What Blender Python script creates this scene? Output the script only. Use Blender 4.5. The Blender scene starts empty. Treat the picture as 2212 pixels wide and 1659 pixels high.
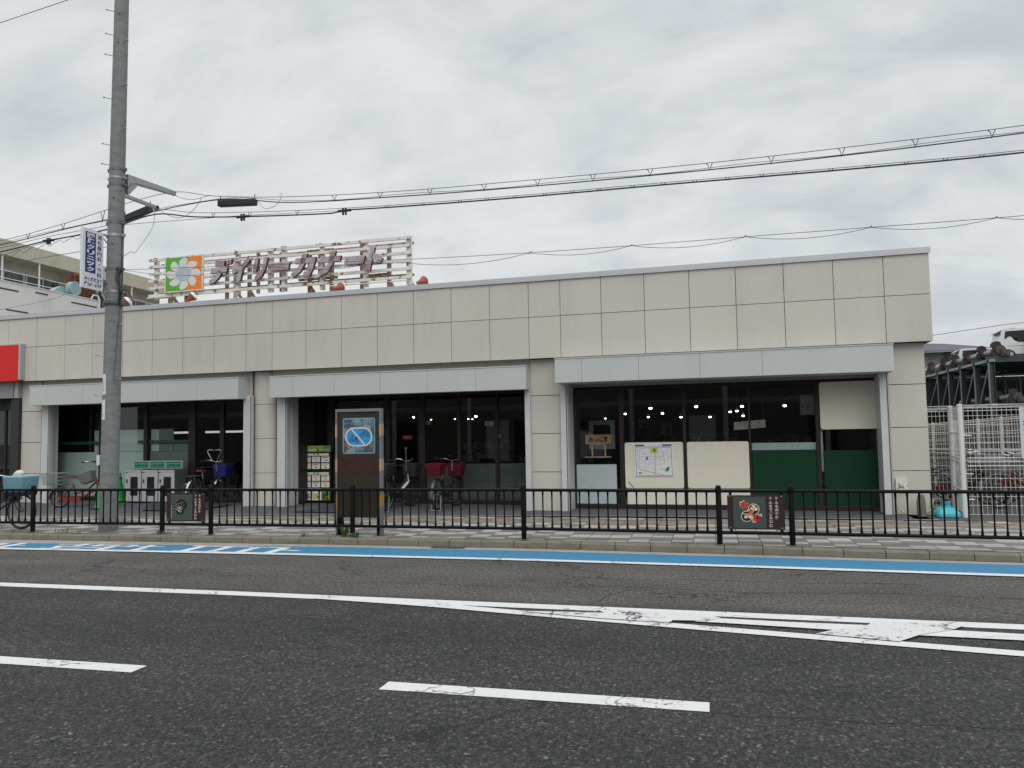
import bpy, math, random
from mathutils import Vector, Matrix
R = math.radians
random.seed(7)
S = bpy.context.scene
COL = S.collection

# ------------------------------------------------------------------ camera
YAW, PITCH, ROLL = -0.248573, 0.0650238, -0.0170205
cd = bpy.data.cameras.new("camera")
cam = bpy.data.objects.new("camera", cd)
COL.objects.link(cam)
S.camera = cam
cd.sensor_width = 36.0
cd.lens = 1690.216 * 36.0 / 2212.0
cd.clip_end = 3000
_sy, _cy = math.sin(YAW), math.cos(YAW)
_f = Vector((_sy, _cy, 0)); _r = Vector((_cy, -_sy, 0)); _u = Vector((0, 0, 1))
_f2 = _f * math.cos(PITCH) + _u * math.sin(PITCH); _u2 = _u * math.cos(PITCH) - _f * math.sin(PITCH)
_r3 = _r * math.cos(ROLL) + _u2 * math.sin(ROLL); _u3 = _u2 * math.cos(ROLL) - _r * math.sin(ROLL)
_m = Matrix((_r3, _u3, -_f2)).transposed().to_4x4()
_m.translation = Vector((0, 0, 1.72))
cam.matrix_world = _m

S.view_settings.view_transform = 'Standard'
S.view_settings.look = 'None'
S.view_settings.gamma = 1.0
S.view_settings.exposure = -0.08

# ------------------------------------------------------------------ node helper
class NT:
    def __init__(s, tree): s.t = tree
    def n(s, typ, ins=None, **props):
        nd = s.t.nodes.new(typ)
        for k, v in props.items(): setattr(nd, k, v)
        for k, v in (ins or {}).items():
            sock = nd.inputs[k]
            if hasattr(v, 'bl_idname') or isinstance(v, bpy.types.NodeSocket): s.t.links.new(v, sock)
            else: sock.default_value = v
        return nd
    def math(s, op, a, b=None, c=None, clamp=False):
        ins = {0: a}
        if b is not None: ins[1] = b
        if c is not None: ins[2] = c
        return s.n('ShaderNodeMath', ins, operation=op, use_clamp=clamp).outputs[0]
    def mix(s, fac, a, b, blend='MIX'):
        nd = s.n('ShaderNodeMix', None, data_type='RGBA', blend_type=blend)
        for i, v in ((0, fac), (6, a), (7, b)):
            if isinstance(v, bpy.types.NodeSocket): s.t.links.new(v, nd.inputs[i])
            else: nd.inputs[i].default_value = (v if i == 0 else (*v[:3], 1))
        return nd.outputs[2]
    def ramp(s, fac, lo, hi):
        return s.n('ShaderNodeMapRange', {0: fac, 1: lo, 2: hi, 3: 0.0, 4: 1.0}, clamp=True).outputs[0]

# ------------------------------------------------------------------ sky
SUN_EL, SUN_AZ = R(40), R(158)
W = bpy.data.worlds.new("World"); S.world = W; W.use_nodes = True
wt = NT(W.node_tree); W.node_tree.nodes.clear()
sky = wt.n('ShaderNodeTexSky', None, sky_type='NISHITA', sun_disc=False, sun_elevation=SUN_EL, sun_rotation=SUN_AZ)
tc = wt.n('ShaderNodeTexCoord')
sep = wt.n('ShaderNodeSeparateXYZ', {0: tc.outputs['Generated']})
zc = wt.math('MAXIMUM', sep.outputs[2], 0.0)
den = wt.math('ADD', zc, 0.55)
px = wt.math('DIVIDE', sep.outputs[0], den); py = wt.math('DIVIDE', sep.outputs[1], den)
pv = wt.n('ShaderNodeCombineXYZ', {0: px, 1: py, 2: 0.0}).outputs[0]
n1 = wt.n('ShaderNodeTexNoise', {'Vector': pv, 'Scale': 2.7, 'Detail': 8.0, 'Roughness': 0.56, 'Distortion': 0.5}).outputs[0]
mp = wt.n('ShaderNodeMapping', {'Vector': pv, 'Rotation': (0, 0, R(-38)), 'Scale': (1.0, 2.1, 1.0)}).outputs[0]
n2 = wt.n('ShaderNodeTexNoise', {'Vector': mp, 'Scale': 4.6, 'Detail': 7.0, 'Roughness': 0.58, 'Distortion': 0.6}).outputs[0]
cl = wt.math('ADD', wt.math('MULTIPLY', n1, 0.55), wt.math('MULTIPLY', n2, 0.45))
cl = wt.math('SUBTRACT', cl, wt.math('MULTIPLY', px, 0.07))
cf = wt.n('ShaderNodeMapRange', {0: cl, 1: 0.33, 2: 0.64, 3: 0.0, 4: 1.0}, clamp=True, interpolation_type='SMOOTHSTEP').outputs[0]
cc = wt.mix(cf, (5.9, 6.4, 6.75), (8.5, 8.65, 8.65))
# overcast sky is brighter towards the zenith
zb = wt.n('ShaderNodeMapRange', {0: sep.outputs[2], 1: 0.50, 2: 0.95, 3: 1.0, 4: 2.5}, clamp=True, interpolation_type='SMOOTHSTEP').outputs[0]
hz = wt.n('ShaderNodeMapRange', {0: sep.outputs[2], 1: 0.0, 2: 0.22, 3: 1.0, 4: 0.0}, clamp=True).outputs[0]
cc = wt.mix(wt.math('MULTIPLY', hz, 0.45), cc, (6.8, 7.25, 7.8))
cc = wt.mix(1.0, cc, wt.n('ShaderNodeCombineColor', {0: zb, 1: zb, 2: zb}).outputs[0], 'MULTIPLY')
fin = wt.mix(0.95, sky.outputs[0], cc)
bg = wt.n('ShaderNodeBackground', {'Color': fin, 'Strength': 0.1})
wt.n('ShaderNodeOutputWorld', {'Surface': bg.outputs[0]})

# ------------------------------------------------------------------ soft sun behind the cloud
sl = bpy.data.lights.new("sun", 'SUN'); sl.energy = 1.25; sl.angle = R(50); sl.color = (1.0, 0.96, 0.9)
so = bpy.data.objects.new("sun", sl); COL.objects.link(so)
_sd = Vector((math.sin(SUN_AZ) * math.cos(SUN_EL), math.cos(SUN_AZ) * math.cos(SUN_EL), math.sin(SUN_EL)))
so.location = _sd * 50
so.rotation_euler = (-_sd).to_track_quat('-Z', 'Y').to_euler()

# ------------------------------------------------------------------ materials
MATS = {}
def mat(name, c, rough=0.6, metal=0.0, noise=0.0, scale=6.0, stretch=(1, 1, 1), bump=0.0, bscale=60.0, c2=None, thr=(0.5, 0.62), c2scale=9.0, c2stretch=(1, 1, 1), spec=0.4, emit=None, coord='obj', coat=0.0):
    if name in MATS: return MATS[name]
    m = bpy.data.materials.new(name); m.use_nodes = True
    t = NT(m.node_tree); m.node_tree.nodes.clear()
    if coord == 'obj': v = t.n('ShaderNodeTexCoord').outputs['Object']
    else: v = t.n('ShaderNodeNewGeometry').outputs['Position']
    col = t.n('ShaderNodeRGB'); col.outputs[0].default_value = (*c, 1); colr = col.outputs[0]
    if noise:
        mpn = t.n('ShaderNodeMapping', {'Vector': v, 'Scale': stretch}).outputs[0]
        nz = t.n('ShaderNodeTexNoise', {'Vector': mpn, 'Scale': scale, 'Detail': 5.0, 'Roughness': 0.6}).outputs[0]
        f = t.n('ShaderNodeMapRange', {0: nz, 1: 0.25, 2: 0.75, 3: 1 - noise, 4: 1 + noise}).outputs[0]
        colr = t.mix(1.0, colr, t.n('ShaderNodeCombineColor', {0: f, 1: f, 2: f}).outputs[0], 'MULTIPLY')
    if c2:
        mp2 = t.n('ShaderNodeMapping', {'Vector': v, 'Scale': c2stretch, 'Location': (3.1, 1.7, 0.4)}).outputs[0]
        n_2 = t.n('ShaderNodeTexNoise', {'Vector': mp2, 'Scale': c2scale, 'Detail': 6.0, 'Roughness': 0.65}).outputs[0]
        colr = t.mix(t.ramp(n_2, *thr), colr, c2)
    p = t.n('ShaderNodeBsdfPrincipled', {'Base Color': colr, 'Roughness': rough, 'Metallic': metal, 'Specular IOR Level': spec, 'Coat Weight': coat})
    if emit:
        p.inputs['Emission Color'].default_value = (*c, 1); p.inputs['Emission Strength'].default_value = emit
    if bump:
        nb = t.n('ShaderNodeTexNoise', {'Vector': v, 'Scale': bscale, 'Detail': 4.0}).outputs[0]
        bp = t.n('ShaderNodeBump', {'Height': nb, 'Strength': bump, 'Distance': 0.01})
        t.t.links.new(bp.outputs[0], p.inputs['Normal'])
    t.n('ShaderNodeOutputMaterial', {'Surface': p.outputs[0]})
    MATS[name] = m
    return m

def glass_mat(name, tint=(0.85, 0.9, 0.9), refl=1.0):
    m = bpy.data.materials.new(name); m.use_nodes = True
    t = NT(m.node_tree); m.node_tree.nodes.clear()
    fr = t.n('ShaderNodeFresnel', {'IOR': 1.5}).outputs[0]
    fr = t.math('MULTIPLY', fr, 1.7 * refl, clamp=True)
    fr = t.math('MULTIPLY', fr, t.math('SUBTRACT', 1.0, t.n('ShaderNodeNewGeometry').outputs['Backfacing']))
    tr = t.n('ShaderNodeBsdfTransparent', {'Color': (*tint, 1)})
    gl = t.n('ShaderNodeBsdfGlossy', {'Color': (0.95, 0.97, 1, 1), 'Roughness': 0.01})
    mx = t.n('ShaderNodeMixShader', {0: fr, 1: tr.outputs[0], 2: gl.outputs[0]})
    t.n('ShaderNodeOutputMaterial', {'Surface': mx.outputs[0]})
    return m

M = {}
M['panel'] = mat('fascia_panel', (0.535, 0.51, 0.46), 0.55, noise=0.035, scale=0.9, c2=(0.48, 0.455, 0.405), thr=(0.5, 0.8), c2scale=2.2, c2stretch=(1.4, 1, 0.25), coord='pos')
for _k, _c in (('panelb', (0.525, 0.502, 0.458)), ('panelc', (0.55, 0.522, 0.468)), ('paneld', (0.53, 0.51, 0.465))):
    M[_k] = mat('fascia_' + _k, _c, 0.5, noise=0.035, scale=0.9, c2=tuple(q * 0.90 for q in _c), thr=(0.5, 0.8), c2scale=2.2, c2stretch=(1.4, 1, 0.25), coord='pos')
M['joint'] = mat('joint_sealant', (0.13, 0.125, 0.12), 0.8)
M['coping'] = mat('coping_metal', (0.50, 0.51, 0.53), 0.4, 0.25, noise=0.05, scale=2)
M['awning'] = mat('shutter_box_metal', (0.50, 0.53, 0.525), 0.45, 0.1, noise=0.03, scale=1.5, c2=(0.46, 0.485, 0.48), thr=(0.55, 0.9), c2scale=3, c2stretch=(2.5, 1, .3), coord='pos')
M['awnside'] = mat('shutter_guide_metal', (0.56, 0.565, 0.575), 0.5, 0.1, noise=0.05, scale=4, c2=(0.42, 0.42, 0.42), thr=(0.6, 0.9), c2scale=5)
M['wall'] = mat('render_wall', (0.42, 0.395, 0.35), 0.7, noise=0.06, scale=3, c2=(0.22, 0.14, 0.09), thr=(0.66, 0.8), c2scale=7)
M['brown'] = mat('bronze_frame', (0.028, 0.020, 0.017), 0.45, 0.2, noise=0.1)
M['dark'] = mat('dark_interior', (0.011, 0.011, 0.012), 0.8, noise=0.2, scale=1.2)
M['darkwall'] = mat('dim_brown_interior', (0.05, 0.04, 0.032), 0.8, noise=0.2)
M['glass'] = glass_mat('window_glass', (0.93, 0.955, 0.955), 0.85)
M['cream'] = mat('cream_board', (0.74, 0.71, 0.60), 0.6, noise=0.03, scale=3, c2=(0.60, 0.56, 0.46), thr=(0.66, 0.8), c2scale=5, c2stretch=(2, 1, 0.5), coord='pos')
M['green'] = mat('green_film', (0.004, 0.040, 0.018), 0.5, spec=0.2, noise=0.08, scale=4)
M['frost'] = mat('frosted_film', (0.42, 0.50, 0.52), 0.35, noise=0.05, scale=8)
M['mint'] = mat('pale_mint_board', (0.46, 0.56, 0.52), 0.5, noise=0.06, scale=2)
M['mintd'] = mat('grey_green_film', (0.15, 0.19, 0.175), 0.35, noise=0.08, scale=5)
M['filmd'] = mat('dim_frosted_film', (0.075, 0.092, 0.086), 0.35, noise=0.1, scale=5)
M['greenbar'] = mat('green_shelf_strip', (0.01, 0.10, 0.06), 0.4)
M['white'] = mat('white_paint', (0.72, 0.72, 0.71), 0.45, noise=0.03)
M['whiter'] = mat('rusty_white_paint', (0.66, 0.64, 0.60), 0.55, noise=0.08, scale=5, c2=(0.20, 0.09, 0.05), thr=(0.54, 0.64), c2scale=6.0)
M['rust'] = mat('rusty_steel', (0.42, 0.34, 0.28), 0.75, noise=0.2, scale=6, c2=(0.17, 0.075, 0.04), thr=(0.42, 0.58), c2scale=8.0)
M['rustl'] = mat('rusted_louvre', (0.24, 0.09, 0.035), 0.8, noise=0.3, scale=8, c2=(0.08, 0.04, 0.025), thr=(0.5, 0.65))
M['black'] = mat('black_powder_coat', (0.005, 0.0044, 0.0048), 0.45, 0.0, spec=0.14, noise=0.15, scale=12, c2=(0.011, 0.008, 0.0075), thr=(0.6, 0.8), c2scale=6)
M['rubber'] = mat('black_rubber', (0.016, 0.016, 0.017), 0.75)
M['chrome'] = mat('chrome_steel', (0.50, 0.50, 0.51), 0.28, 1.0)
M['rimsteel'] = mat('dull_rim_steel', (0.16, 0.165, 0.17), 0.4, 0.8)
M['steel'] = mat('galvanised_steel', (0.33, 0.36, 0.38), 0.45, 0.7, noise=0.12, scale=14)
M['steeld'] = mat('weathered_strap_steel', (0.13, 0.16, 0.165), 0.55, 0.6, noise=0.25, scale=20)
M['concrete_pole'] = mat('pole_concrete', (0.205, 0.215, 0.213), 0.8, noise=0.10, scale=2.5, stretch=(3, 3, 0.5), c2=(0.135, 0.14, 0.145), thr=(0.45, 0.75), c2scale=4, c2stretch=(1, 1, 3), bump=0.15)
M['wire'] = mat('cable_black', (0.022, 0.022, 0.028), 0.5)
M['wireg'] = mat('cable_grey', (0.10, 0.10, 0.12), 0.5)
M['wireb'] = mat('cable_brown', (0.22, 0.13, 0.09), 0.6)
M['red'] = mat('red_sign_face', (0.62, 0.008, 0.006), 0.35, noise=0.03)
M['grey'] = mat('grey_metal', (0.25, 0.26, 0.27), 0.5, 0.2, noise=0.06)
M['charcoal'] = mat('charcoal_metal', (0.035, 0.038, 0.038), 0.5, 0.2, noise=0.1)
M['navy'] = mat('navy_print', (0.012, 0.022, 0.14), 0.4)
M['signwhite'] = mat('sign_white', (0.66, 0.69, 0.70), 0.4, noise=0.04, scale=5)
M['sgreen'] = mat('logo_green', (0.10, 0.36, 0.02), 0.5, noise=0.05)
M['sorange'] = mat('logo_orange', (0.80, 0.20, 0.02), 0.5, noise=0.05)
M['spetal'] = mat('logo_petal', (0.62, 0.63, 0.63), 0.5, noise=0.04)
M['sdisc'] = mat('logo_disc', (0.40, 0.46, 0.50), 0.5, noise=0.05)
M['letter'] = mat('faded_letter_face', (0.38, 0.355, 0.38), 0.5, noise=0.08, scale=4, c2=(0.27, 0.15, 0.165), thr=(0.44, 0.64), c2scale=2.6)
M['letterside'] = mat('maroon_letter_edge', (0.09, 0.025, 0.035), 0.5, noise=0.2)
M['lampred'] = mat('red_lamp_shade', (0.28, 0.075, 0.045), 0.55, noise=0.2, scale=20)
M['boardbrown'] = mat('brown_board', (0.030, 0.024, 0.014), 0.5, noise=0.12, scale=3)
M['boardstain'] = mat('board_reddish_patch', (0.036, 0.014, 0.010), 0.55, noise=0.45, scale=5, stretch=(1, 1, 4))
M['boardframe'] = mat('board_aluminium', (0.20, 0.20, 0.225), 0.5, 0.3, noise=0.12, scale=8)
M['peach'] = mat('peach_tape', (0.40, 0.27, 0.19), 0.6, noise=0.08, scale=6)
M['orangetape'] = mat('orange_tape', (0.42, 0.21, 0.06), 0.6, noise=0.08, scale=6)
M['signblue'] = mat('sign_blue', (0.035, 0.27, 0.56), 0.45, noise=0.08, scale=8)
M['signpale'] = mat('faded_sign_blue', (0.10, 0.36, 0.56), 0.45, noise=0.08, scale=8)
M['signgrey'] = mat('worn_sign_face', (0.30, 0.31, 0.28), 0.5, noise=0.15, scale=8, c2=(0.075, 0.073, 0.07), thr=(0.40, 0.56), c2scale=5)
M['signnavy'] = mat('pictogram_navy', (0.02, 0.05, 0.12), 0.5)
M['signring'] = mat('sign_ring', (0.55, 0.57, 0.55), 0.5, noise=0.06, scale=12)
M['plate'] = mat('plate_maroon', (0.030, 0.014, 0.015), 0.45, noise=0.1)
M['plategreen'] = mat('plate_grey_green', (0.052, 0.07, 0.055), 0.55, noise=0.06)
M['beige'] = mat('beige_lettering', (0.56, 0.44, 0.33), 0.6)
M['crestcream'] = mat('crest_cream', (0.64, 0.58, 0.44), 0.55)
M['crestred'] = mat('crest_red', (0.60, 0.02, 0.025), 0.5)
M['ink'] = mat('ink_black', (0.008, 0.007, 0.007), 0.5)
M['cone'] = mat('green_plastic', (0.012, 0.30, 0.05), 0.4, noise=0.06)
M['conebase'] = mat('cone_rubber_base', (0.02, 0.05, 0.03), 0.7)
M['yellow'] = mat('yellow_chain', (0.5, 0.38, 0.06), 0.5)
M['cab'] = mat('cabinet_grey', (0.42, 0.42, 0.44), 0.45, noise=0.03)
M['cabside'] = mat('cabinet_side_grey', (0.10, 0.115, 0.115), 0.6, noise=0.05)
M['cabwin'] = mat('smoked_window', (0.016, 0.019, 0.024), 0.15, noise=0.2)
M['hgreen'] = mat('header_green', (0.005, 0.155, 0.085), 0.4)
M['hpale'] = mat('header_pale_green', (0.045, 0.20, 0.15), 0.4)
M['htext'] = mat('header_text', (0.18, 0.40, 0.32), 0.5)
M['paper'] = mat('paper_white', (0.82, 0.81, 0.78), 0.7, noise=0.04)
M['papercream'] = mat('paper_cream', (0.74, 0.71, 0.56), 0.7)
M['pred'] = mat('print_red', (0.45, 0.03, 0.035), 0.6)
M['pyellow'] = mat('print_yellow', (0.62, 0.50, 0.07), 0.6)
M['pgreen'] = mat('print_green', (0.05, 0.26, 0.06), 0.6)
M['pblue'] = mat('print_blue', (0.03, 0.22, 0.50), 0.6)
M['plilac'] = mat('print_lilac', (0.36, 0.31, 0.42), 0.7, noise=0.35, scale=40)
M['pbrown'] = mat('print_brown', (0.16, 0.05, 0.03), 0.7)
M['pgrey'] = mat('print_grey', (0.30, 0.29, 0.30), 0.7)
M['mapbg'] = mat('map_ground', (0.74, 0.76, 0.80), 0.5, noise=0.03)
M['maproad'] = mat('map_road', (0.55, 0.48, 0.22), 0.6)
M['mapblue'] = mat('map_blue', (0.05, 0.13, 0.34), 0.6)
M['maptext'] = mat('map_small_print', (0.22, 0.20, 0.24), 0.6)
M['wood'] = mat('plain_wood', (0.42, 0.23, 0.125), 0.55, noise=0.12, scale=4, stretch=(1, 1, 6))
M['woodlight'] = mat('pale_wood', (0.46, 0.32, 0.22), 0.6, noise=0.1)
M['saddle'] = mat('brown_saddle', (0.06, 0.025, 0.018), 0.5)
M['saddleb'] = mat('black_saddle', (0.015, 0.014, 0.014), 0.5)
M['bikered'] = mat('bike_red', (0.24, 0.028, 0.014), 0.35, noise=0.08, coat=0.5)
M['bikesilver'] = mat('bike_silver', (0.42, 0.43, 0.44), 0.35, 0.6)
M['bikeblack'] = mat('bike_black', (0.015, 0.015, 0.018), 0.35)
M['bikedred'] = mat('bike_dark_red', (0.12, 0.008, 0.016), 0.35)
M['bikegreen'] = mat('bike_green', (0.02, 0.10, 0.07), 0.4)
M['wirebasket'] = mat('basket_wire', (0.24, 0.25, 0.25), 0.4, 0.5)
M['greybasket'] = mat('grey_plastic_basket', (0.14, 0.14, 0.14), 0.5, noise=0.1)
M['coverred'] = mat('red_basket_cover', (0.085, 0.003, 0.012), 0.35, noise=0.2, scale=10)
M['coverblue'] = mat('pale_blue_cover', (0.13, 0.28, 0.33), 0.6, noise=0.12, scale=10)
M['coverpale'] = mat('pale_blue_lid', (0.24, 0.42, 0.47), 0.6, noise=0.1, scale=10)
M['covernavy'] = mat('navy_trim', (0.012, 0.016, 0.03), 0.6)
M['bluebasket'] = mat('blue_basket', (0.012, 0.02, 0.14), 0.5, noise=0.2)
M['bag'] = mat('white_bag', (0.55, 0.53, 0.49), 0.55, noise=0.1, scale=15)
M['aqua'] = mat('aqua_plastic', (0.05, 0.42, 0.50), 0.35, noise=0.05)
M['stone'] = mat('stub_concrete', (0.15, 0.14, 0.12), 0.85, noise=0.2, scale=10, bump=0.3)
M['yardwall'] = mat('yard_wall_concrete', (0.115, 0.108, 0.098), 0.9, noise=0.2, scale=2)
M['hose'] = mat('beige_hose', (0.46, 0.40, 0.31), 0.6)
M['meshwhite'] = mat('white_mesh_coating', (0.66, 0.66, 0.64), 0.45, noise=0.05)
M['infosign'] = mat('pale_info_sign', (0.52, 0.58, 0.60), 0.4)
M['pstruct'] = mat('parking_steel', (0.045, 0.06, 0.065), 0.5, 0.4, noise=0.15, scale=3)
M['pstructl'] = mat('parking_steel_light', (0.20, 0.24, 0.25), 0.5, 0.4, noise=0.12, scale=3)
M['motor'] = mat('greasy_motor', (0.07, 0.065, 0.05), 0.5, 0.3, noise=0.25, scale=8)
M['chaincover'] = mat('dark_chain_cover', (0.03, 0.02, 0.022), 0.5, 0.2, noise=0.25, scale=6)
M['carwhite'] = mat('car_white', (0.62, 0.63, 0.64), 0.25, coat=0.7)
M['carglass'] = mat('car_window', (0.012, 0.013, 0.016), 0.08)
M['cardark'] = mat('car_dark', (0.02, 0.02, 0.024), 0.3, coat=0.5)
M['amber'] = mat('amber_lens', (0.45, 0.2, 0.03), 0.3)
M['apt'] = mat('apartment_cream', (0.50, 0.465, 0.365), 0.75, noise=0.06, scale=0.5, c2=(0.38, 0.34, 0.27), thr=(0.55, 0.85), c2scale=1.2, c2stretch=(1, 1, .3), coord='pos')
M['annex'] = mat('annex_white', (0.60, 0.595, 0.58), 0.75, noise=0.06, scale=0.5, c2=(0.48, 0.475, 0.465), thr=(0.52, 0.8), c2scale=0.9, c2stretch=(1, 1, .4), coord='pos')
M['slit'] = mat('dark_slit', (0.035, 0.03, 0.032), 0.8)
M['winglass'] = mat('apartment_glass', (0.04, 0.05, 0.055), 0.12, noise=0.4, scale=0.8, c2=(0.12, 0.14, 0.14), thr=(0.5, 0.6), c2scale=0.9)
M['alu'] = mat('aluminium', (0.45, 0.46, 0.47), 0.4, 0.5)
M['fan'] = mat('fan_blue', (0.22, 0.32, 0.34), 0.5, noise=0.12, scale=2)
M['maroon'] = mat('maroon_metal', (0.09, 0.028, 0.026), 0.6, noise=0.2, scale=3)
M['rooftile'] = mat('grey_roof_tile', (0.085, 0.085, 0.10), 0.7, noise=0.25, scale=4, stretch=(1, 1, 6))
M['siding'] = mat('grey_siding', (0.30, 0.31, 0.33), 0.7, noise=0.12, scale=3, stretch=(6, 6, .3))
M['roof'] = mat('flat_roof', (0.22, 0.22, 0.22), 0.9, noise=0.1)
M['weed'] = mat('weed_green', (0.09, 0.17, 0.04), 0.6, noise=0.3, scale=30)
M['straw'] = mat('dry_grass', (0.20, 0.15, 0.07), 0.7, noise=0.3, scale=30)
M['spot'] = mat('lit_spot_bulb', (1.0, 0.93, 0.80), 0.5, emit=14.0)
M['tube'] = mat('lit_tube', (0.85, 0.95, 0.92), 0.5, emit=0.6)
M['mirrorred'] = mat('red_reflector', (0.4, 0.02, 0.015), 0.2)
M['mat'] = mat('dark_entrance_mat', (0.045, 0.05, 0.06), 0.9, noise=0.15, scale=6, bump=0.2)
M['opp'] = mat('opposite_wall', (0.13, 0.12, 0.11), 0.85, noise=0.2, scale=0.7, coord='pos')
M['oppl'] = mat('opposite_light', (0.50, 0.50, 0.48), 0.8)
M['iron'] = mat('cast_iron', (0.085, 0.085, 0.085), 0.6, 0.5, noise=0.2)

# ---- ground materials
def asphalt():
    m = bpy.data.materials.new('asphalt'); m.use_nodes = True
    t = NT(m.node_tree); m.node_tree.nodes.clear()
    v = t.n('ShaderNodeNewGeometry').outputs['Position']
    sp = t.n('ShaderNodeSeparateXYZ', {0: v})
    big = t.n('ShaderNodeTexNoise', {'Vector': v, 'Scale': 0.7, 'Detail': 5.0, 'Roughness': 0.6}).outputs[0]
    vor = t.n('ShaderNodeTexVoronoi', {'Vector': v, 'Scale': 85.0, 'Randomness': 1.0}).outputs['Color']
    vs = t.n('ShaderNodeSeparateColor', {0: vor})
    vor2 = t.n('ShaderNodeTexVoronoi', {'Vector': v, 'Scale': 62.0}).outputs['Color']
    vs2 = t.n('ShaderNodeSeparateColor', {0: vor2})
    fine = t.n('ShaderNodeTexNoise', {'Vector': v, 'Scale': 26.0, 'Detail': 6.0, 'Roughness': 0.8}).outputs[0]
    grain = t.n('ShaderNodeTexNoise', {'Vector': t.n('ShaderNodeMapping', {'Vector': v, 'Scale': (1, 0.45, 1)}).outputs[0], 'Scale': 34.0, 'Detail': 3.0, 'Roughness': 0.7}).outputs[0]
    base = t.mix(t.ramp(vs.outputs[0], 0.0, 1.0), (0.008, 0.008, 0.0085), (0.049, 0.047, 0.046))
    base = t.mix(t.math('MULTIPLY', t.ramp(vs2.outputs[1], 0.90, 1.0), 0.8), base, (0.15, 0.145, 0.135))
    base = t.mix(t.ramp(fine, 0.55, 0.75), base, (0.012, 0.012, 0.013))
    gk = t.n('ShaderNodeMapRange', {0: grain, 1: 0.36, 2: 0.64, 3: 0.5, 4: 1.55}).outputs[0]
    trk = t.n('ShaderNodeTexNoise', {'Vector': t.n('ShaderNodeMapping', {'Vector': v, 'Scale': (0.10, 1.3, 1)}).outputs[0], 'Scale': 1.0, 'Detail': 3.0}).outputs[0]
    # lighter base colour beyond the long white line
    far = t.ramp(sp.outputs[1], 7.7, 8.15)
    base = t.mix(t.math('MULTIPLY', far, 0.40), base, (0.135, 0.122, 0.106))
    base = t.mix(1.0, base, t.n('ShaderNodeCombineColor', {0: gk, 1: gk, 2: gk}).outputs[0], 'MULTIPLY')
    k = t.n('ShaderNodeMapRange', {0: big, 1: 0.3, 2: 0.7, 3: 0.80, 4: 1.18}).outputs[0]
    base = t.mix(1.0, base, t.n('ShaderNodeCombineColor', {0: k, 1: k, 2: k}).outputs[0], 'MULTIPLY')
    tk = t.n('ShaderNodeMapRange', {0: trk, 1: 0.3, 2: 0.7, 3: 0.84, 4: 1.14}).outputs[0]
    base = t.mix(1.0, base, t.n('ShaderNodeCombineColor', {0: tk, 1: tk, 2: tk}).outputs[0], 'MULTIPLY')
    # cracks
    dis = t.n('ShaderNodeTexNoise', {'Vector': v, 'Scale': 2.2, 'Detail': 5.0, 'Roughness': 0.65})
    wv = t.n('ShaderNodeVectorMath', {0: v, 1: t.n('ShaderNodeVectorMath', {0: dis.outputs['Color'], 'Scale': 0.9}, operation='SCALE').outputs[0]}, operation='ADD').outputs[0]
    wm = t.n('ShaderNodeMapping', {'Vector': wv, 'Scale': (0.30, 0.75, 1)}).outputs[0]
    ve = t.n('ShaderNodeTexVoronoi', {'Vector': wm, 'Scale': 1.0}, feature='DISTANCE_TO_EDGE').outputs['Distance']
    cr = t.math('SUBTRACT', 1.0, t.ramp(ve, 0.004, 0.012))
    msk = t.ramp(t.n('ShaderNodeTexNoise', {'Vector': v, 'Scale': 0.55, 'Detail': 3.0}).outputs[0], 0.44, 0.56)
    crm = t.math('MULTIPLY', cr, msk)
    base = t.mix(t.math('MULTIPLY', crm, 0.8), base, (0.008, 0.008, 0.008))
    bp = t.n('ShaderNodeBump', {'Height': t.math('SUBTRACT', vs.outputs[0], t.math('MULTIPLY', crm, 2.0)), 'Strength': 0.5, 'Distance': 0.006})
    p = t.n('ShaderNodeBsdfPrincipled', {'Base Color': base, 'Roughness': 0.82, 'Specular IOR Level': 0.35, 'Normal': bp.outputs[0]})
    t.n('ShaderNodeOutputMaterial', {'Surface': p.outputs[0]})
    return m
M['asphalt'] = asphalt()

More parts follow.
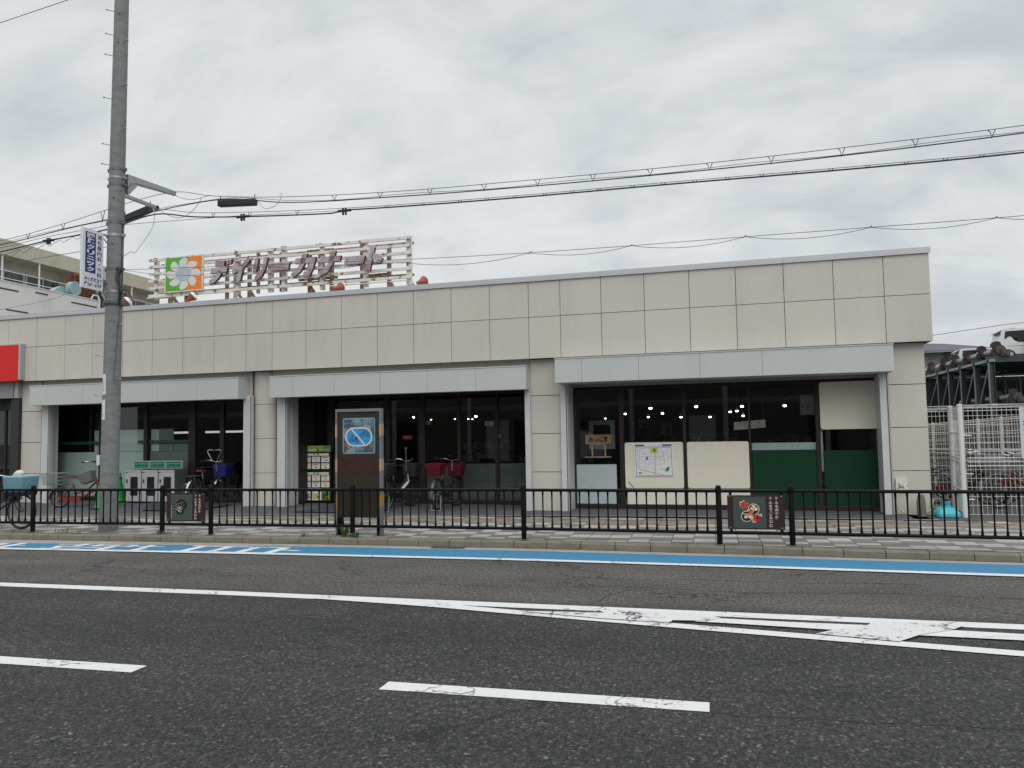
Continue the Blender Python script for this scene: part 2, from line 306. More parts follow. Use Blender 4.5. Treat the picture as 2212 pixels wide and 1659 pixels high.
def paint(name, c, wear_thr, crack=0.8, under=(0.045, 0.044, 0.044), fine=14.0):
    m = bpy.data.materials.new(name); m.use_nodes = True
    t = NT(m.node_tree); m.node_tree.nodes.clear()
    v = t.n('ShaderNodeNewGeometry').outputs['Position']
    w1 = t.n('ShaderNodeTexNoise', {'Vector': v, 'Scale': fine, 'Detail': 8.0, 'Roughness': 0.75}).outputs[0]
    w2 = t.n('ShaderNodeTexNoise', {'Vector': v, 'Scale': 1.3, 'Detail': 3.0}).outputs[0]
    w = t.math('ADD', t.math('MULTIPLY', w1, 0.7), t.math('MULTIPLY', w2, 0.45))
    wear = t.ramp(w, wear_thr, wear_thr + 0.05)
    dis = t.n('ShaderNodeTexNoise', {'Vector': v, 'Scale': 3.0, 'Detail': 4.0, 'Roughness': 0.6})
    wv = t.n('ShaderNodeVectorMath', {0: v, 1: t.n('ShaderNodeVectorMath', {0: dis.outputs['Color'], 'Scale': 0.5}, operation='SCALE').outputs[0]}, operation='ADD').outputs[0]
    ve = t.n('ShaderNodeTexVoronoi', {'Vector': wv, 'Scale': 1.5}, feature='DISTANCE_TO_EDGE').outputs['Distance']
    cr = t.math('SUBTRACT', 1.0, t.ramp(ve, 0.010, 0.018))
    msk = t.ramp(w2, 0.47, 0.56)
    hole = t.math('MAXIMUM', wear, t.math('MULTIPLY', t.math('MULTIPLY', cr, msk), crack))
    tone = t.n('ShaderNodeMapRange', {0: w1, 1: 0.3, 2: 0.7, 3: 0.9, 4: 1.05}).outputs[0]
    col = t.mix(1.0, c, t.n('ShaderNodeCombineColor', {0: tone, 1: tone, 2: tone}).outputs[0], 'MULTIPLY')
    col = t.mix(hole, col, under)
    p = t.n('ShaderNodeBsdfPrincipled', {'Base Color': col, 'Roughness': 0.7, 'Specular IOR Level': 0.3})
    t.n('ShaderNodeOutputMaterial', {'Surface': p.outputs[0]})
    return m
M['line'] = paint('white_line_paint', (0.61, 0.61, 0.605), 0.68, 0.65, fine=22.0)
M['lineworn'] = paint('worn_white_line_paint', (0.58, 0.58, 0.58), 0.60)
M['linecracked'] = paint('cracked_white_line_paint', (0.58, 0.58, 0.58), 0.66, 1.0)
M['lane'] = paint('blue_lane_paint', (0.040, 0.185, 0.33), 0.80, 0.2, (0.07, 0.13, 0.17), 5.0)

def paving():
    m = bpy.data.materials.new('paving_blocks'); m.use_nodes = True
    t = NT(m.node_tree); m.node_tree.nodes.clear()
    v = t.n('ShaderNodeNewGeometry').outputs['Position']
    sp = t.n('ShaderNodeSeparateXYZ', {0: v})
    cx = t.math('DIVIDE', sp.outputs[0], 0.318); cy = t.math('DIVIDE', sp.outputs[1], 0.16)
    ix = t.math('FLOOR', cx); iy = t.math('FLOOR', cy)
    h = t.n('ShaderNodeTexWhiteNoise', {'Vector': t.n('ShaderNodeCombineXYZ', {0: ix, 1: 3.0, 2: 0.0}).outputs[0]}, noise_dimensions='3D').outputs[0]
    off = t.math('FLOOR', t.math('MULTIPLY', h, 4.0))
    md = t.math('MODULO', t.math('ADD', t.math('ADD', iy, off), 4000.0), 4.0)
    h2 = t.n('ShaderNodeTexWhiteNoise', {'Vector': t.n('ShaderNodeCombineXYZ', {0: ix, 1: t.math('FLOOR', t.math('DIVIDE', t.math('ADD', t.math('ADD', iy, off), 4000.0), 4.0)), 2: 7.0}).outputs[0]}, noise_dimensions='3D').outputs[0]
    dark = t.math('LESS_THAN', md, t.math('ADD', 1.5, t.math('MULTIPLY', t.math('GREATER_THAN', h2, 0.6), 1.0)))
    band = t.math('MULTIPLY', t.math('GREATER_THAN', sp.outputs[1], 14.1), t.math('LESS_THAN', sp.outputs[1], 14.75))
    fx = t.math('FRACT', cx)
    joint = t.math('LESS_THAN', fx, 0.035)
    fy = t.math('FRACT', cy)
    jy = t.math('MULTIPLY', t.math('LESS_THAN', fy, 0.06), 0.5)
    nz = t.n('ShaderNodeTexNoise', {'Vector': v, 'Scale': 2.0, 'Detail': 6.0, 'Roughness': 0.7}).outputs[0]
    h3 = t.n('ShaderNodeTexWhiteNoise', {'Vector': t.n('ShaderNodeCombineXYZ', {0: ix, 1: iy, 2: 2.0}).outputs[0]}, noise_dimensions='3D').outputs[0]
    light = t.mix(h3, (0.33, 0.32, 0.295), (0.40, 0.39, 0.37))
    dk = t.mix(h3, (0.15, 0.137, 0.128), (0.205, 0.19, 0.175))
    col = t.mix(dark, light, dk)
    col = t.mix(t.math('MULTIPLY', band, 0.75), col, (0.20, 0.16, 0.125))
    col = t.mix(t.math('MAXIMUM', joint, jy), col, (0.06, 0.055, 0.05))
    k = t.n('ShaderNodeMapRange', {0: nz, 1: 0.25, 2: 0.75, 3: 0.78, 4: 1.15}).outputs[0]
    col = t.mix(1.0, col, t.n('ShaderNodeCombineColor', {0: k, 1: k, 2: k}).outputs[0], 'MULTIPLY')
    bp = t.n('ShaderNodeBump', {'Height': t.math('SUBTRACT', 1.0, joint), 'Strength': 0.4, 'Distance': 0.006})
    p = t.n('ShaderNodeBsdfPrincipled', {'Base Color': col, 'Roughness': 0.85, 'Specular IOR Level': 0.3, 'Normal': bp.outputs[0]})
    t.n('ShaderNodeOutputMaterial', {'Surface': p.outputs[0]})
    return m
M['paving'] = paving()
M['kerb'] = mat('kerb_concrete', (0.175, 0.16, 0.125), 0.9, noise=0.22, scale=3.0, c2=(0.06, 0.055, 0.042), thr=(0.58, 0.8), c2scale=4.0, c2stretch=(1, 1, 3), bump=0.3, coord='pos')
M['gutter'] = mat('gutter_concrete', (0.30, 0.28, 0.25), 0.9, noise=0.16, scale=4.0, c2=(0.20, 0.185, 0.165), thr=(0.55, 0.8), c2scale=2.0, bump=0.2, coord='pos')
M['apron'] = mat('apron_screed', (0.085, 0.087, 0.095), 0.85, noise=0.12, scale=1.6, c2=(0.06, 0.06, 0.065), thr=(0.55, 0.8), c2scale=0.9, coord='pos')
M['ground'] = mat('bare_ground', (0.12, 0.115, 0.105), 0.95, noise=0.2, scale=0.5, coord='pos')
M['lot'] = mat('lot_screed', (0.075, 0.072, 0.065), 0.9, noise=0.2, scale=1.2, coord='pos')

# ------------------------------------------------------------------ frames
TH = -0.030479
CT, ST = math.cos(TH), math.sin(TH)
def F2W(u, D, z=0.0): return Vector((u * CT - D * ST, u * ST + D * CT, z))

_gl = {}
def glyph(ch, bold=0.0):
    k = (ch, bold)
    if k not in _gl:
        c = bpy.data.curves.new('g', 'FONT'); c.body = ch; c.resolution_u = 3; c.offset = bold; c.fill_mode = 'FRONT'
        o = bpy.data.objects.new('g', c); COL.objects.link(o)
        dg = bpy.context.evaluated_depsgraph_get()
        me = bpy.data.meshes.new_from_object(o.evaluated_get(dg))
        vs = [(v.co.x, v.co.y) for v in me.vertices]; fs = [tuple(p.vertices) for p in me.polygons]
        bpy.data.objects.remove(o); bpy.data.meshes.remove(me); bpy.data.curves.remove(c)
        if vs:
            x0 = min(a for a, b in vs); x1 = max(a for a, b in vs); y0 = min(b for a, b in vs); y1 = max(b for a, b in vs)
        else: x0 = x1 = y0 = y1 = 0
        _gl[k] = (vs, fs, (x0, x1, y0, y1))
    return _gl[k]

class B:
    """mesh builder: collects faces, builds ONE mesh object"""
    def __init__(s): s.v = []; s.f = []; s.m = []
    def add(s, vs, fs, m=0):
        o = len(s.v); s.v += [tuple(v) for v in vs]
        for f in fs: s.f.append(tuple(i + o for i in f)); s.m.append(m)
        return s
    def box(s, x0, x1, y0, y1, z0, z1, m=0):
        if x0 > x1: x0, x1 = x1, x0
        if y0 > y1: y0, y1 = y1, y0
        if z0 > z1: z0, z1 = z1, z0
        vs = [(x, y, z) for z in (z0, z1) for y in (y0, y1) for x in (x0, x1)]
        return s.add(vs, [(0, 2, 3, 1), (4, 5, 7, 6), (0, 1, 5, 4), (2, 6, 7, 3), (0, 4, 6, 2), (1, 3, 7, 5)], m)
    def tube(s, pts, r, seg=8, m=0, closed=False, cap=True):
        pts = [Vector(p) for p in pts]; n = len(pts)
        rs = r if isinstance(r, (list, tuple)) else [r] * n
        rings = []; prev = None
        for i, p in enumerate(pts):
            if closed: d = pts[(i + 1) % n] - pts[i - 1]
            else: d = pts[min(i + 1, n - 1)] - pts[max(i - 1, 0)]
            d = d.normalized() if d.length > 1e-9 else Vector((0, 0, 1))
            if prev is None:
                a = Vector((0, 0, 1)) if abs(d.z) < 0.9 else Vector((1, 0, 0))
                x = d.cross(a).normalized()
            else:
                x = prev - d * prev.dot(d); x = x.normalized() if x.length > 1e-6 else d.orthogonal().normalized()
            prev = x; y = d.cross(x)
            rings.append([p + (x * math.cos(2 * math.pi * k / seg) + y * math.sin(2 * math.pi * k / seg)) * rs[i] for k in range(seg)])
        vs = [q for rg in rings for q in rg]; fs = []
        for i in range(n if closed else n - 1):
            a = i * seg; b = ((i + 1) % n) * seg
            for k in range(seg): fs.append((a + k, a + (k + 1) % seg, b + (k + 1) % seg, b + k))
        if cap and not closed:
            fs.append(tuple(range(seg - 1, -1, -1))); fs.append(tuple((n - 1) * seg + k for k in range(seg)))
        return s.add(vs, fs, m)
    def bar(s, p, q, w, h=None, m=0):
        """rectangular bar from p to q, w wide, h high"""
        h = h or w; p, q = Vector(p), Vector(q); d = (q - p).normalized()
        a = Vector((0, 0, 1)) if abs(d.z) < 0.95 else Vector((0, 1, 0))
        x = d.cross(a).normalized() * w / 2; y = x.cross(d).normalized() * h / 2
        vs = [e + sx * x + sy * y for e in (p, q) for sx, sy in ((-1, -1), (1, -1), (1, 1), (-1, 1))]
        return s.add(vs, [(3, 2, 1, 0), (4, 5, 6, 7), (0, 1, 5, 4), (1, 2, 6, 5), (2, 3, 7, 6), (3, 0, 4, 7)], m)
    def lathe(s, prof, org=(0, 0, 0), axis=(0, 0, 1), seg=20, m=0):
        ax = Vector(axis).normalized(); x = ax.orthogonal().normalized(); y = ax.cross(x); o = Vector(org)
        vs = []; n = len(prof)
        for r, h in prof:
            for k in range(seg):
                a = 2 * math.pi * k / seg
                vs.append(o + ax * h + (x * math.cos(a) + y * math.sin(a)) * max(r, 1e-4))
        fs = [(i * seg + k, i * seg + (k + 1) % seg, (i + 1) * seg + (k + 1) % seg, (i + 1) * seg + k) for i in range(n - 1) for k in range(seg)]
        fs.append(tuple(range(seg - 1, -1, -1))); fs.append(tuple((n - 1) * seg + k for k in range(seg)))
        return s.add(vs, fs, m)
    def prism(s, pts, fn, d0, d1, m=0, m_side=None):
        """outline pts (2-D) extruded between depths d0 (front) and d1; fn(x, y, d) -> 3-D"""
        n = len(pts)
        vs = [fn(x, y, d0) for x, y in pts] + [fn(x, y, d1) for x, y in pts]
        s.add(vs, [tuple(range(n)), tuple(range(2 * n - 1, n - 1, -1))], m)
        return s.add(vs, [(i, n + i, n + (i + 1) % n, (i + 1) % n) for i in range(n)], m if m_side is None else m_side)
    def text(s, ch, fn, bold=0.0, m=0):
        vs, fs, _ = glyph(ch, bold)
        return s.add([fn(x, y) for x, y in vs], fs, m)
    def fit(s, ch, x0, x1, y0, y1, fn, bold=0.0, m=0):
        """glyph stretched into the rectangle"""
        vs, fs, (a, b, c, d) = glyph(ch, bold)
        w = max(b - a, 1e-6); h = max(d - c, 1e-6)
        return s.add([fn(x0 + (x - a) / w * (x1 - x0), y0 + (y - c) / h * (y1 - y0)) for x, y in vs], fs, m)
    def mesh(s, name, org=(0, 0, 0), smooth=False):
        me = bpy.data.meshes.new(name); ox, oy, oz = org
        me.from_pydata([(x - ox, y - oy, z - oz) for x, y, z in s.v], [], s.f)
        me.polygons.foreach_set('material_index', s.m)
        if smooth:
            me.polygons.foreach_set('use_smooth', [True] * len(me.polygons))
        me.update()
        return me

def put(name, b, mats, parent=None, org=(0, 0, 0), smooth=False, bevel=0.0, seg=2):
    me = b.mesh(name, org, smooth)
    for mm in (mats if isinstance(mats, (list, tuple)) else [mats]): me.materials.append(mm)
    o = bpy.data.objects.new(name, me); COL.objects.link(o)
    if parent: o.parent = parent
    if smooth:
        try: me.set_sharp_from_angle(angle=R(40))
        except Exception: pass
    if bevel:
        bv = o.modifiers.new('bevel', 'BEVEL'); bv.width = bevel; bv.segments = seg; bv.limit_method = 'ANGLE'; bv.angle_limit = R(40)
    return o

def tag(o, label=None, cat=None, group=None, kind=None):
    for k, v in (('label', label), ('category', cat), ('group', group), ('kind', kind)):
        if v: o[k] = v
    return o

class T:
    """a thing: an Empty at its base; parts are written in the frame's own coordinates. F: along the shop front (u, D, z); W: world"""
    def __init__(s, name, label, cat, base, frame='F', group=None, kind=None):
        s.o = bpy.data.objects.new(name, None); COL.objects.link(s.o); s.o.empty_display_size = 0.2
        s.base = base
        if frame == 'F': s.o.location = F2W(*base); s.o.rotation_euler = (0, 0, TH)
        else: s.o.location = base
        tag(s.o, label, cat, group, kind)
    def add(s, name, b, mats, parent=None, smooth=False, bevel=0.0, label=None, kind=None):
        o = put(name, b, mats, parent or s.o, s.base, smooth, bevel)
        if label: o['label'] = label
        if kind: o['kind'] = kind
        return o

def solo(name, label, cat, b, mats, base, frame='F', group=None, kind=None, smooth=False, bevel=0.0):
    o = put(name, b, mats, None, base, smooth, bevel)
    if frame == 'F': o.location = F2W(*base); o.rotation_euler = (0, 0, TH)
    else: o.location = base
    return tag(o, label, cat, group, kind)

def copy_tree(o, parent=None):
    c = o.copy(); COL.objects.link(c)
    if parent: c.parent = parent
    for ch in list(o.children): copy_tree(ch, c)
    return c
def rrect(x0, x1, y0, y1, r, n=4):
    out = []
    for cx, cy, a0 in ((x1 - r, y1 - r, 0), (x0 + r, y1 - r, 90), (x0 + r, y0 + r, 180), (x1 - r, y0 + r, 270)):
        for i in range(n + 1):
            a = R(a0 + 90 * i / n); out.append((cx + r * math.cos(a), cy + r * math.sin(a)))
    return out
def circ(cx, cy, r, n=20, ry=None): return [(cx + r * math.cos(2 * math.pi * i / n), cy + (ry or r) * math.sin(2 * math.pi * i / n)) for i in range(n)]
def front(D):  # sheet facing the street at depth D in the shop frame
    return lambda x, z, d=0.0: (x, D + d, z)
def catenary(p, q, sag, n=24):
    p, q = Vector(p), Vector(q)
    return [p.lerp(q, i / n) - Vector((0, 0, sag * 4 * (i / n) * (1 - i / n))) for i in range(n + 1)]
def spline(pts, n=8):
    """centripetal Catmull-Rom curve through the points"""
    P = [Vector(p) for p in pts]; P = [2 * P[0] - P[1]] + P + [2 * P[-1] - P[-2]]; out = []
    for i in range(1, len(P) - 2):
        p0, p1, p2, p3 = P[i - 1:i + 3]
        t0 = 0.0; t1 = t0 + max((p1 - p0).length, 1e-5) ** 0.5; t2 = t1 + max((p2 - p1).length, 1e-5) ** 0.5; t3 = t2 + max((p3 - p2).length, 1e-5) ** 0.5
        for k in range(n):
            t = t1 + (t2 - t1) * k / n
            a1 = p0.lerp(p1, (t - t0) / (t1 - t0)); a2 = p1.lerp(p2, (t - t1) / (t2 - t1)); a3 = p2.lerp(p3, (t - t2) / (t3 - t2))
            b1 = a1.lerp(a2, (t - t0) / (t2 - t0)); b2 = a2.lerp(a3, (t - t1) / (t3 - t1))
            out.append(b1.lerp(b2, (t - t1) / (t2 - t1)))
    out.append(P[-2]); return out

# ------------------------------------------------------------------ ground, road, markings
def lin(x, tab):
    for (a, b), (c, d) in zip(tab, tab[1:]):
        if x <= c: return b + (d - b) * (x - a) / (c - a)
    return tab[-1][1]
KT = [(-60, 11.25), (-16, 11.42), (-9.9, 11.56), (-6, 11.66), (-2.8, 11.66), (0.5, 11.48), (3.2, 11.30), (8, 11.02), (40, 9.6)]
BT = [(-60, 10.75), (-12, 11.08), (-6, 11.36), (-2.76, 11.39), (0.5, 11.23), (3.1, 11.08), (8, 10.8), (40, 9.4)]
WT = [(-60, 9.9), (-11.3, 10.40), (-6, 10.50), (-2.54, 10.49), (0.5, 10.36), (2.85, 10.215), (8, 9.95), (40, 8.4)]
def strip(lo, hi, z, x0, x1, step=0.5):
    b = B(); n = max(1, int(round((x1 - x0) / step)))
    xs = [x0 + (x1 - x0) * i / n for i in range(n + 1)]
    vs = [(x, lo(x), z) for x in xs] + [(x, hi(x), z) for x in xs]
    b.add(vs, [(i, i + 1, n + 2 + i, n + 1 + i) for i in range(n)])
    return b
K = lambda tab, d=0.0: (lambda x: lin(x, tab) + d)
def structure(name, b, m, **k):
    return tag(put(name, b, m, **k), kind='structure')
b = B(); b.add([(-900, -900, -0.012), (900, -900, -0.012), (900, 900, -0.012), (-900, 900, -0.012)], [(0, 1, 2, 3)])
structure('ground', b, M['ground'])
structure('road', strip(lambda x: -5.0, K(KT, -0.2), 0.0, -60, 40), M['asphalt'])
structure('gutter_strip', strip(K(BT, -0.02), K(KT, 0.05), 0.004, -60, 40), M['gutter'])
structure('bicycle_lane', strip(K(WT, 0.0), K(BT), 0.008, -60, 40), M['lane'])
b = strip(K(WT, 0.0), K(WT, 0.15), 0.012, -60, 40)
structure('lane_edge_line', b, M['line'])
# painted characters on the bicycle lane, read by riders going right
b = B()
for ch, x0, x1, y0, y1 in (('自', -8.22, -6.15, 11.20, 10.58), ('転', -10.70, -8.62, 11.14, 10.56), ('車', -13.25, -11.2, 11.10, 10.54)):
    b.fit(ch, 0, 1, 0, 1, lambda gx, gy: (x0 + gy * (x1 - x0), y0 + gx * (y1 - y0), 0.0125), 0.0)
structure('lane_lettering', b, M['line'])
# long white line and the converging lines of the hatched zone
AT = [(-60, 7.4), (-14, 7.83), (-8.6, 7.96), (-5.35, 7.95), (-2.04, 7.88), (2.55, 7.79), (8, 7.6), (40, 6.6)]
structure('long_line', strip(K(AT, -0.20), K(AT), 0.004, -60, 40), M['line'])
LT = [(-4.3, 7.90), (-2.9, 7.74), (-1.91, 7.555), (-0.378, 7.285), (2.2, 6.87), (8, 6.05), (20, 4.2)]
structure('diverging_line', strip(K(LT, -0.165), K(LT), 0.008, -4.2, 20), M['line'])
def sheet(name, pts, z, m):
    b = B(); b.add([(x, y, z) for x, y in pts], [tuple(range(len(pts)))])
    if (Vector((*pts[1], 0)) - Vector((*pts[0], 0))).cross(Vector((*pts[2], 0)) - Vector((*pts[1], 0))).z < 0: b.f = [f[::-1] for f in b.f]
    return structure(name, b, m)
MU = [(-0.107, 7.545), (0.088, 7.53), (0.53, 7.50), (1.289, 7.495), (1.88, 7.44), (2.44, 7.40), (8, 6.95), (20, 5.9)]
ML = [(-0.463, 7.392), (0.209, 7.346), (0.928, 7.275), (1.533, 7.21), (2.37, 7.185), (8, 6.70), (20, 5.6)]
structure('middle_line', strip(lambda x: lin(x, ML), lambda x: lin(x, MU), 0.012, -0.2, 20, 0.25), M['line'])
sheet('hatch_bar', [(0.793, 7.10), (1.40, 6.96), (1.62, 7.22), (1.92, 7.44), (2.06, 7.62), (1.34, 7.66), (1.26, 7.48), (0.95, 7.26)], 0.0155, M['lineworn'])
sheet('hatch_bar', [(-1.90, 7.50), (-1.05, 7.33), (-0.42, 7.27), (-0.40, 7.37), (-0.10, 7.40), (0.02, 7.54), (-0.12, 7.66), (-1.15, 7.70), (-1.05, 7.56)], 0.0155, M['linecracked'])
# long cracks wandering over the road
b = B()
def crack(pts, w, seed):
    rs = random.Random(seed); P = [Vector((*p, 0)) for p in pts]; out = []
    for p, q in zip(P, P[1:]):
        n = max(2, int((q - p).length / 0.05)); d = (q - p).normalized(); nn = Vector((-d.y, d.x, 0))
        for i in range(n): out.append((p.lerp(q, i / n) + nn * rs.uniform(-0.014, 0.014), nn, w * rs.uniform(0.25, 1.0)))
    vs = [(c.x + n_.x * ww * s_, c.y + n_.y * ww * s_, 0.0028) for c, n_, ww in out for s_ in (-0.5, 0.5)]
    b.add(vs, [(2 * i, 2 * i + 2, 2 * i + 3, 2 * i + 1) for i in range(len(out) - 1)])
crack([(-0.068, 5.07), (0.125, 5.03), (0.42, 5.077), (0.89, 5.075), (1.32, 5.11), (1.67, 5.14), (3, 5.05), (5, 5.2)], 0.016, 1)
crack([(-2.3, 5.28), (-2.25, 5.6), (-1.9, 6.0), (-1.55, 6.6), (-1.4, 7.2)], 0.010, 2)
crack([(-3.9, 5.35), (-3.2, 5.55), (-2.7, 5.5), (-2.0, 5.95), (-1.2, 6.1), (-0.4, 6.05)], 0.010, 3)
crack([(-4.6, 8.6), (-3.4, 8.75), (-2.2, 8.7), (-1.0, 8.95), (0.3, 8.8), (1.6, 9.0), (3.5, 8.9)], 0.018, 4)
crack([(-1.9, 9.6), (-1.2, 9.3), (-0.4, 9.5), (0.9, 9.45), (2.2, 9.6)], 0.016, 5)
crack([(-8.5, 9.2), (-7.2, 9.05), (-6.0, 9.3), (-4.6, 9.15)], 0.016, 6)
crack([(-1.25, 7.95), (-1.1, 8.5), (-0.85, 8.9)], 0.016, 7)
crack([(-3.3, 4.0), (-2.8, 4.3), (-2.5, 4.9), (-2.3, 5.2)], 0.007, 8)
crack([(-5.4, 6.9), (-4.5, 6.7), (-3.9, 6.95), (-3.1, 6.8)], 0.010, 9)
crack([(0.3, 6.0), (0.7, 6.4), (0.65, 6.8)], 0.010, 10)
for f in range(len(b.f)):
    a_, b_, c_ = [Vector(b.v[k]) for k in b.f[f][:3]]
    if (b_ - a_).cross(c_ - b_).z < 0: b.f[f] = b.f[f][::-1]
structure('road_crack', b, M['slit'])
b = B()
for x0, x1 in ((-9.3, -4.25), (-2.26, -0.07), (2.0, 7.0)):
    w = 0.172
    b.add([(x0 - 0.0, 5.062, 0.004), (x1, 5.062, 0.004), (x1, 5.062 + w, 0.004), (x0, 5.062 + w, 0.004)], [(0, 1, 2, 3)])
structure('dashed_line', b, M['line'])
# kerb stones
b = B(); x = -40.13
while x < 16:
    x1 = x + 0.516
    y0, y1 = lin(x, KT), lin(x1, KT)
    prof = [(0.0, -0.02), (0.012, 0.085), (0.035, 0.108), (0.15, 0.113), (0.15, -0.02)]
    g = 0.005
    dz = random.uniform(-0.003, 0.003)
    vs = [(x + g, y0 + p, z + dz) for p, z in prof] + [(x1 - g, y1 + p, z + dz) for p, z in prof]
    n = len(prof)
    b.add(vs, [(4, 3, 2, 1, 0), (5, 6, 7, 8, 9)] + [(i, (i + 1) % n, n + (i + 1) % n, n + i) for i in range(n)])
    x = x1
structure('kerb', b, M['kerb'])
structure('sidewalk', strip(K(KT, 0.148), lambda x: 15.02, 0.116, -40, 16), M['paving'])
apron_edge = lambda x: lin(x, [(-34, 14.3), (-14.6, 14.55), (-9, 14.9), (-5.3, 15.08), (-1, 15.3), (3.8, 15.12)])
def floor_z(x): return 0.138 + 0.0055 * max(0.0, -4.0 - x)
b = B(); xs = [-34 + i * 0.55 for i in range(69)]; n = len(xs)
vs = [(x, apron_edge(x), 0.135) for x in xs] + [(x, 16.1 - 0.03 * x, floor_z(x)) for x in xs] + [(x, 19.5 - 0.03 * x, floor_z(x)) for x in xs]
b.add(vs, [(r * n + i, r * n + i + 1, (r + 1) * n + i + 1, (r + 1) * n + i) for r in (0, 1) for i in range(n - 1)])
structure('apron', b, M['apron'])
structure('apron_edge_strip', strip(lambda x: apron_edge(x) - 0.10, lambda x: apron_edge(x) + 0.004, 0.1305, -34, 3.75), M['gutter'])
structure('parking_lot', strip(lambda x: 15.0, lambda x: 70, 0.122, 3.7, 40, 4), M['lot'])
structure('kerb_foot_line', strip(K(KT, -0.016), K(KT, 0.002), 0.0062, -40, 16), M['slit'])  # thin dark line along the foot of the kerb
# drain grate in the gutter
solo('drain_grate', 'small dark iron drain grate in the gutter in front of the notice board', 'grate',
     (lambda q: q.box(-4.25, -3.72, 11.46, 11.60, 0.004, 0.012) or q)(B()), M['iron'], (-4.0, 11.53, 0.0), 'W')

# ------------------------------------------------------------------ the shop
shop = T('shop_building', 'long single storey shop with cream panel fascia, pale shutter boxes and dark glass bays', 'shop', (-7.0, 16.0, 0.13))
G = 0.13
b = B()
b.box(-34, 3.34, 16.08, 16.5, 3.36, 4.95)            # core behind the fascia
b.box(-34, 3.34, 16.5, 30, 4.45, 4.6)                # flat roof slab
b.box(3.15, 3.34, 16.08, 30, G, 4.45)                # right side wall
b.box(-34, 3.34, 29.8, 30, G, 4.45)                  # back wall
b.box(-34, -33.8, 16.3, 30, G, 4.45)
shop.add('wall', b, M['wall'])
# fascia panels with open joints
U = [-34.0, -33.12, -32.24, -31.36, -30.48, -29.6, -28.72, -27.84, -26.96, -26.08, -25.2, -24.32, -23.44, -22.56, -21.68, -20.8, -19.92, -19.04, -18.1, -17.17, -16.27, -15.40, -14.49, -13.62, -12.74, -11.865, -10.99, -10.29, -9.41, -8.51, -7.62, -6.75, -5.87, -5.0, -4.14, -3.46, -2.6, -1.72, -0.83, 0.06, 0.95, 1.84, 2.715, 3.49]
b = B(); g = 0.0055
for a, c in zip(U, U[1:]):
    for z0, z1 in ((3.31, 4.18), (4.18, 4.955)):
        dd = random.uniform(-0.002, 0.002)
        b.box(a + g, c - (g if c < 3.4 else 0), 15.80 + dd, 15.84 + dd, z0 + (g if z0 > 4 else 0), z1 - g, random.randrange(4))
for z0, z1 in ((3.31, 4.18), (4.18, 4.955)):     # right return
    y = 15.845
    while y < 29.5:
        b.box(3.45, 3.49, y + g, y + 0.87 - g, z0 + (g if z0 > 4 else 0), z1 - g); y += 0.87
shop.add('fascia', b, [M['panel'], M['panelb'], M['panelc'], M['paneld']])
b = B(); b.box(-34, 3.44, 15.845, 16.075, 3.325, 4.95); b.box(3.345, 3.445, 16.08, 30, 3.325, 4.95)
shop.add('fascia_backing', b, M['joint'])
b = B()
cu = [-34, -31, -27.5, -24, -20.5, -15.9, -13.6, -10.3, -6.9, -2.6, 0.95, 3.52]
for a, c in zip(cu, cu[1:]):
    b.box(a + 0.002, c - 0.002, 15.765, 16.1, 4.965, 5.045)
    b.box(a + 0.002, c - 0.002, 15.765, 15.778, 4.935, 4.964)
b.box(3.42, 3.52, 16.105, 30, 4.965, 5.045)
shop.add('coping', b, M['coping'])
# columns
def column(u0, u1, ret=False):
    b = B(); g = 0.006
    zs = [0.12, 0.935, 1.735, 2.535, 3.31]
    for z0, z1 in zip(zs, zs[1:]):
        b.box(u0, u1, 16.0, 16.03, z0 + g, z1 - g)
        if ret:
            b.box(u1 - 0.03, u1, 16.032, 16.30, z0 + g, z1 - g)
    b.box(u0 + 0.008, u1 - 0.008, 16.032 if not ret else 16.031, 16.45, 0.12, 3.355, 1)
    shop.add('column', b, [M['panel'], M['joint']], bevel=0.004 if not ret else 0.0)
column(2.745, 3.375); column(-4.18, -3.545); column(-17.82, -17.18)
def round_column(u0, u1):
    b = B(); g = 0.006; uc, hw = (u0 + u1) / 2 - 0.02, (u1 - u0) / 2 + 0.02
    arc = [(uc + hw * math.sin(R(a)), 16.17 - 0.17 * math.cos(R(a))) for a in range(-90, 91, 10)]
    out = arc + [(u1, 16.30), (u0, 16.30)]
    zs = [0.12, 0.935, 1.735, 2.535, 3.31]
    for z0, z1 in zip(zs, zs[1:]): b.prism(out, lambda x, y, d: (x, y, d), z0 + g, z1 - g)
    b.prism([(uc + (x - uc) * 0.97, 16.17 + (y - 16.17) * 0.93) for x, y in arc], lambda x, y, d: (x, y, d), 0.12, 3.355, 1)
    shop.add('column', b, [M['panel'], M['joint']], smooth=True)
round_column(-10.955, -10.405)
# strip of wall seen above the shutter boxes
b = B()
us = [-17.16, -16.0, -15.0, -14.0, -13.0, -12.0, -10.96]
b2 = [-10.40, -9.3, -8.3, -7.25, -6.2, -5.15, -4.19]
for lst in (us, b2):
    b = B()
    for a, c in zip(lst, lst[1:]): b.box(a + 0.004, c - 0.004, 16.02, 16.06, 2.75, 3.35)
    shop.add('lintel', b, M['wall'])
b = B(); b.box(-3.54, 2.74, 16.02, 16.06, 2.75, 3.35); shop.add('lintel', b, M['wall'])
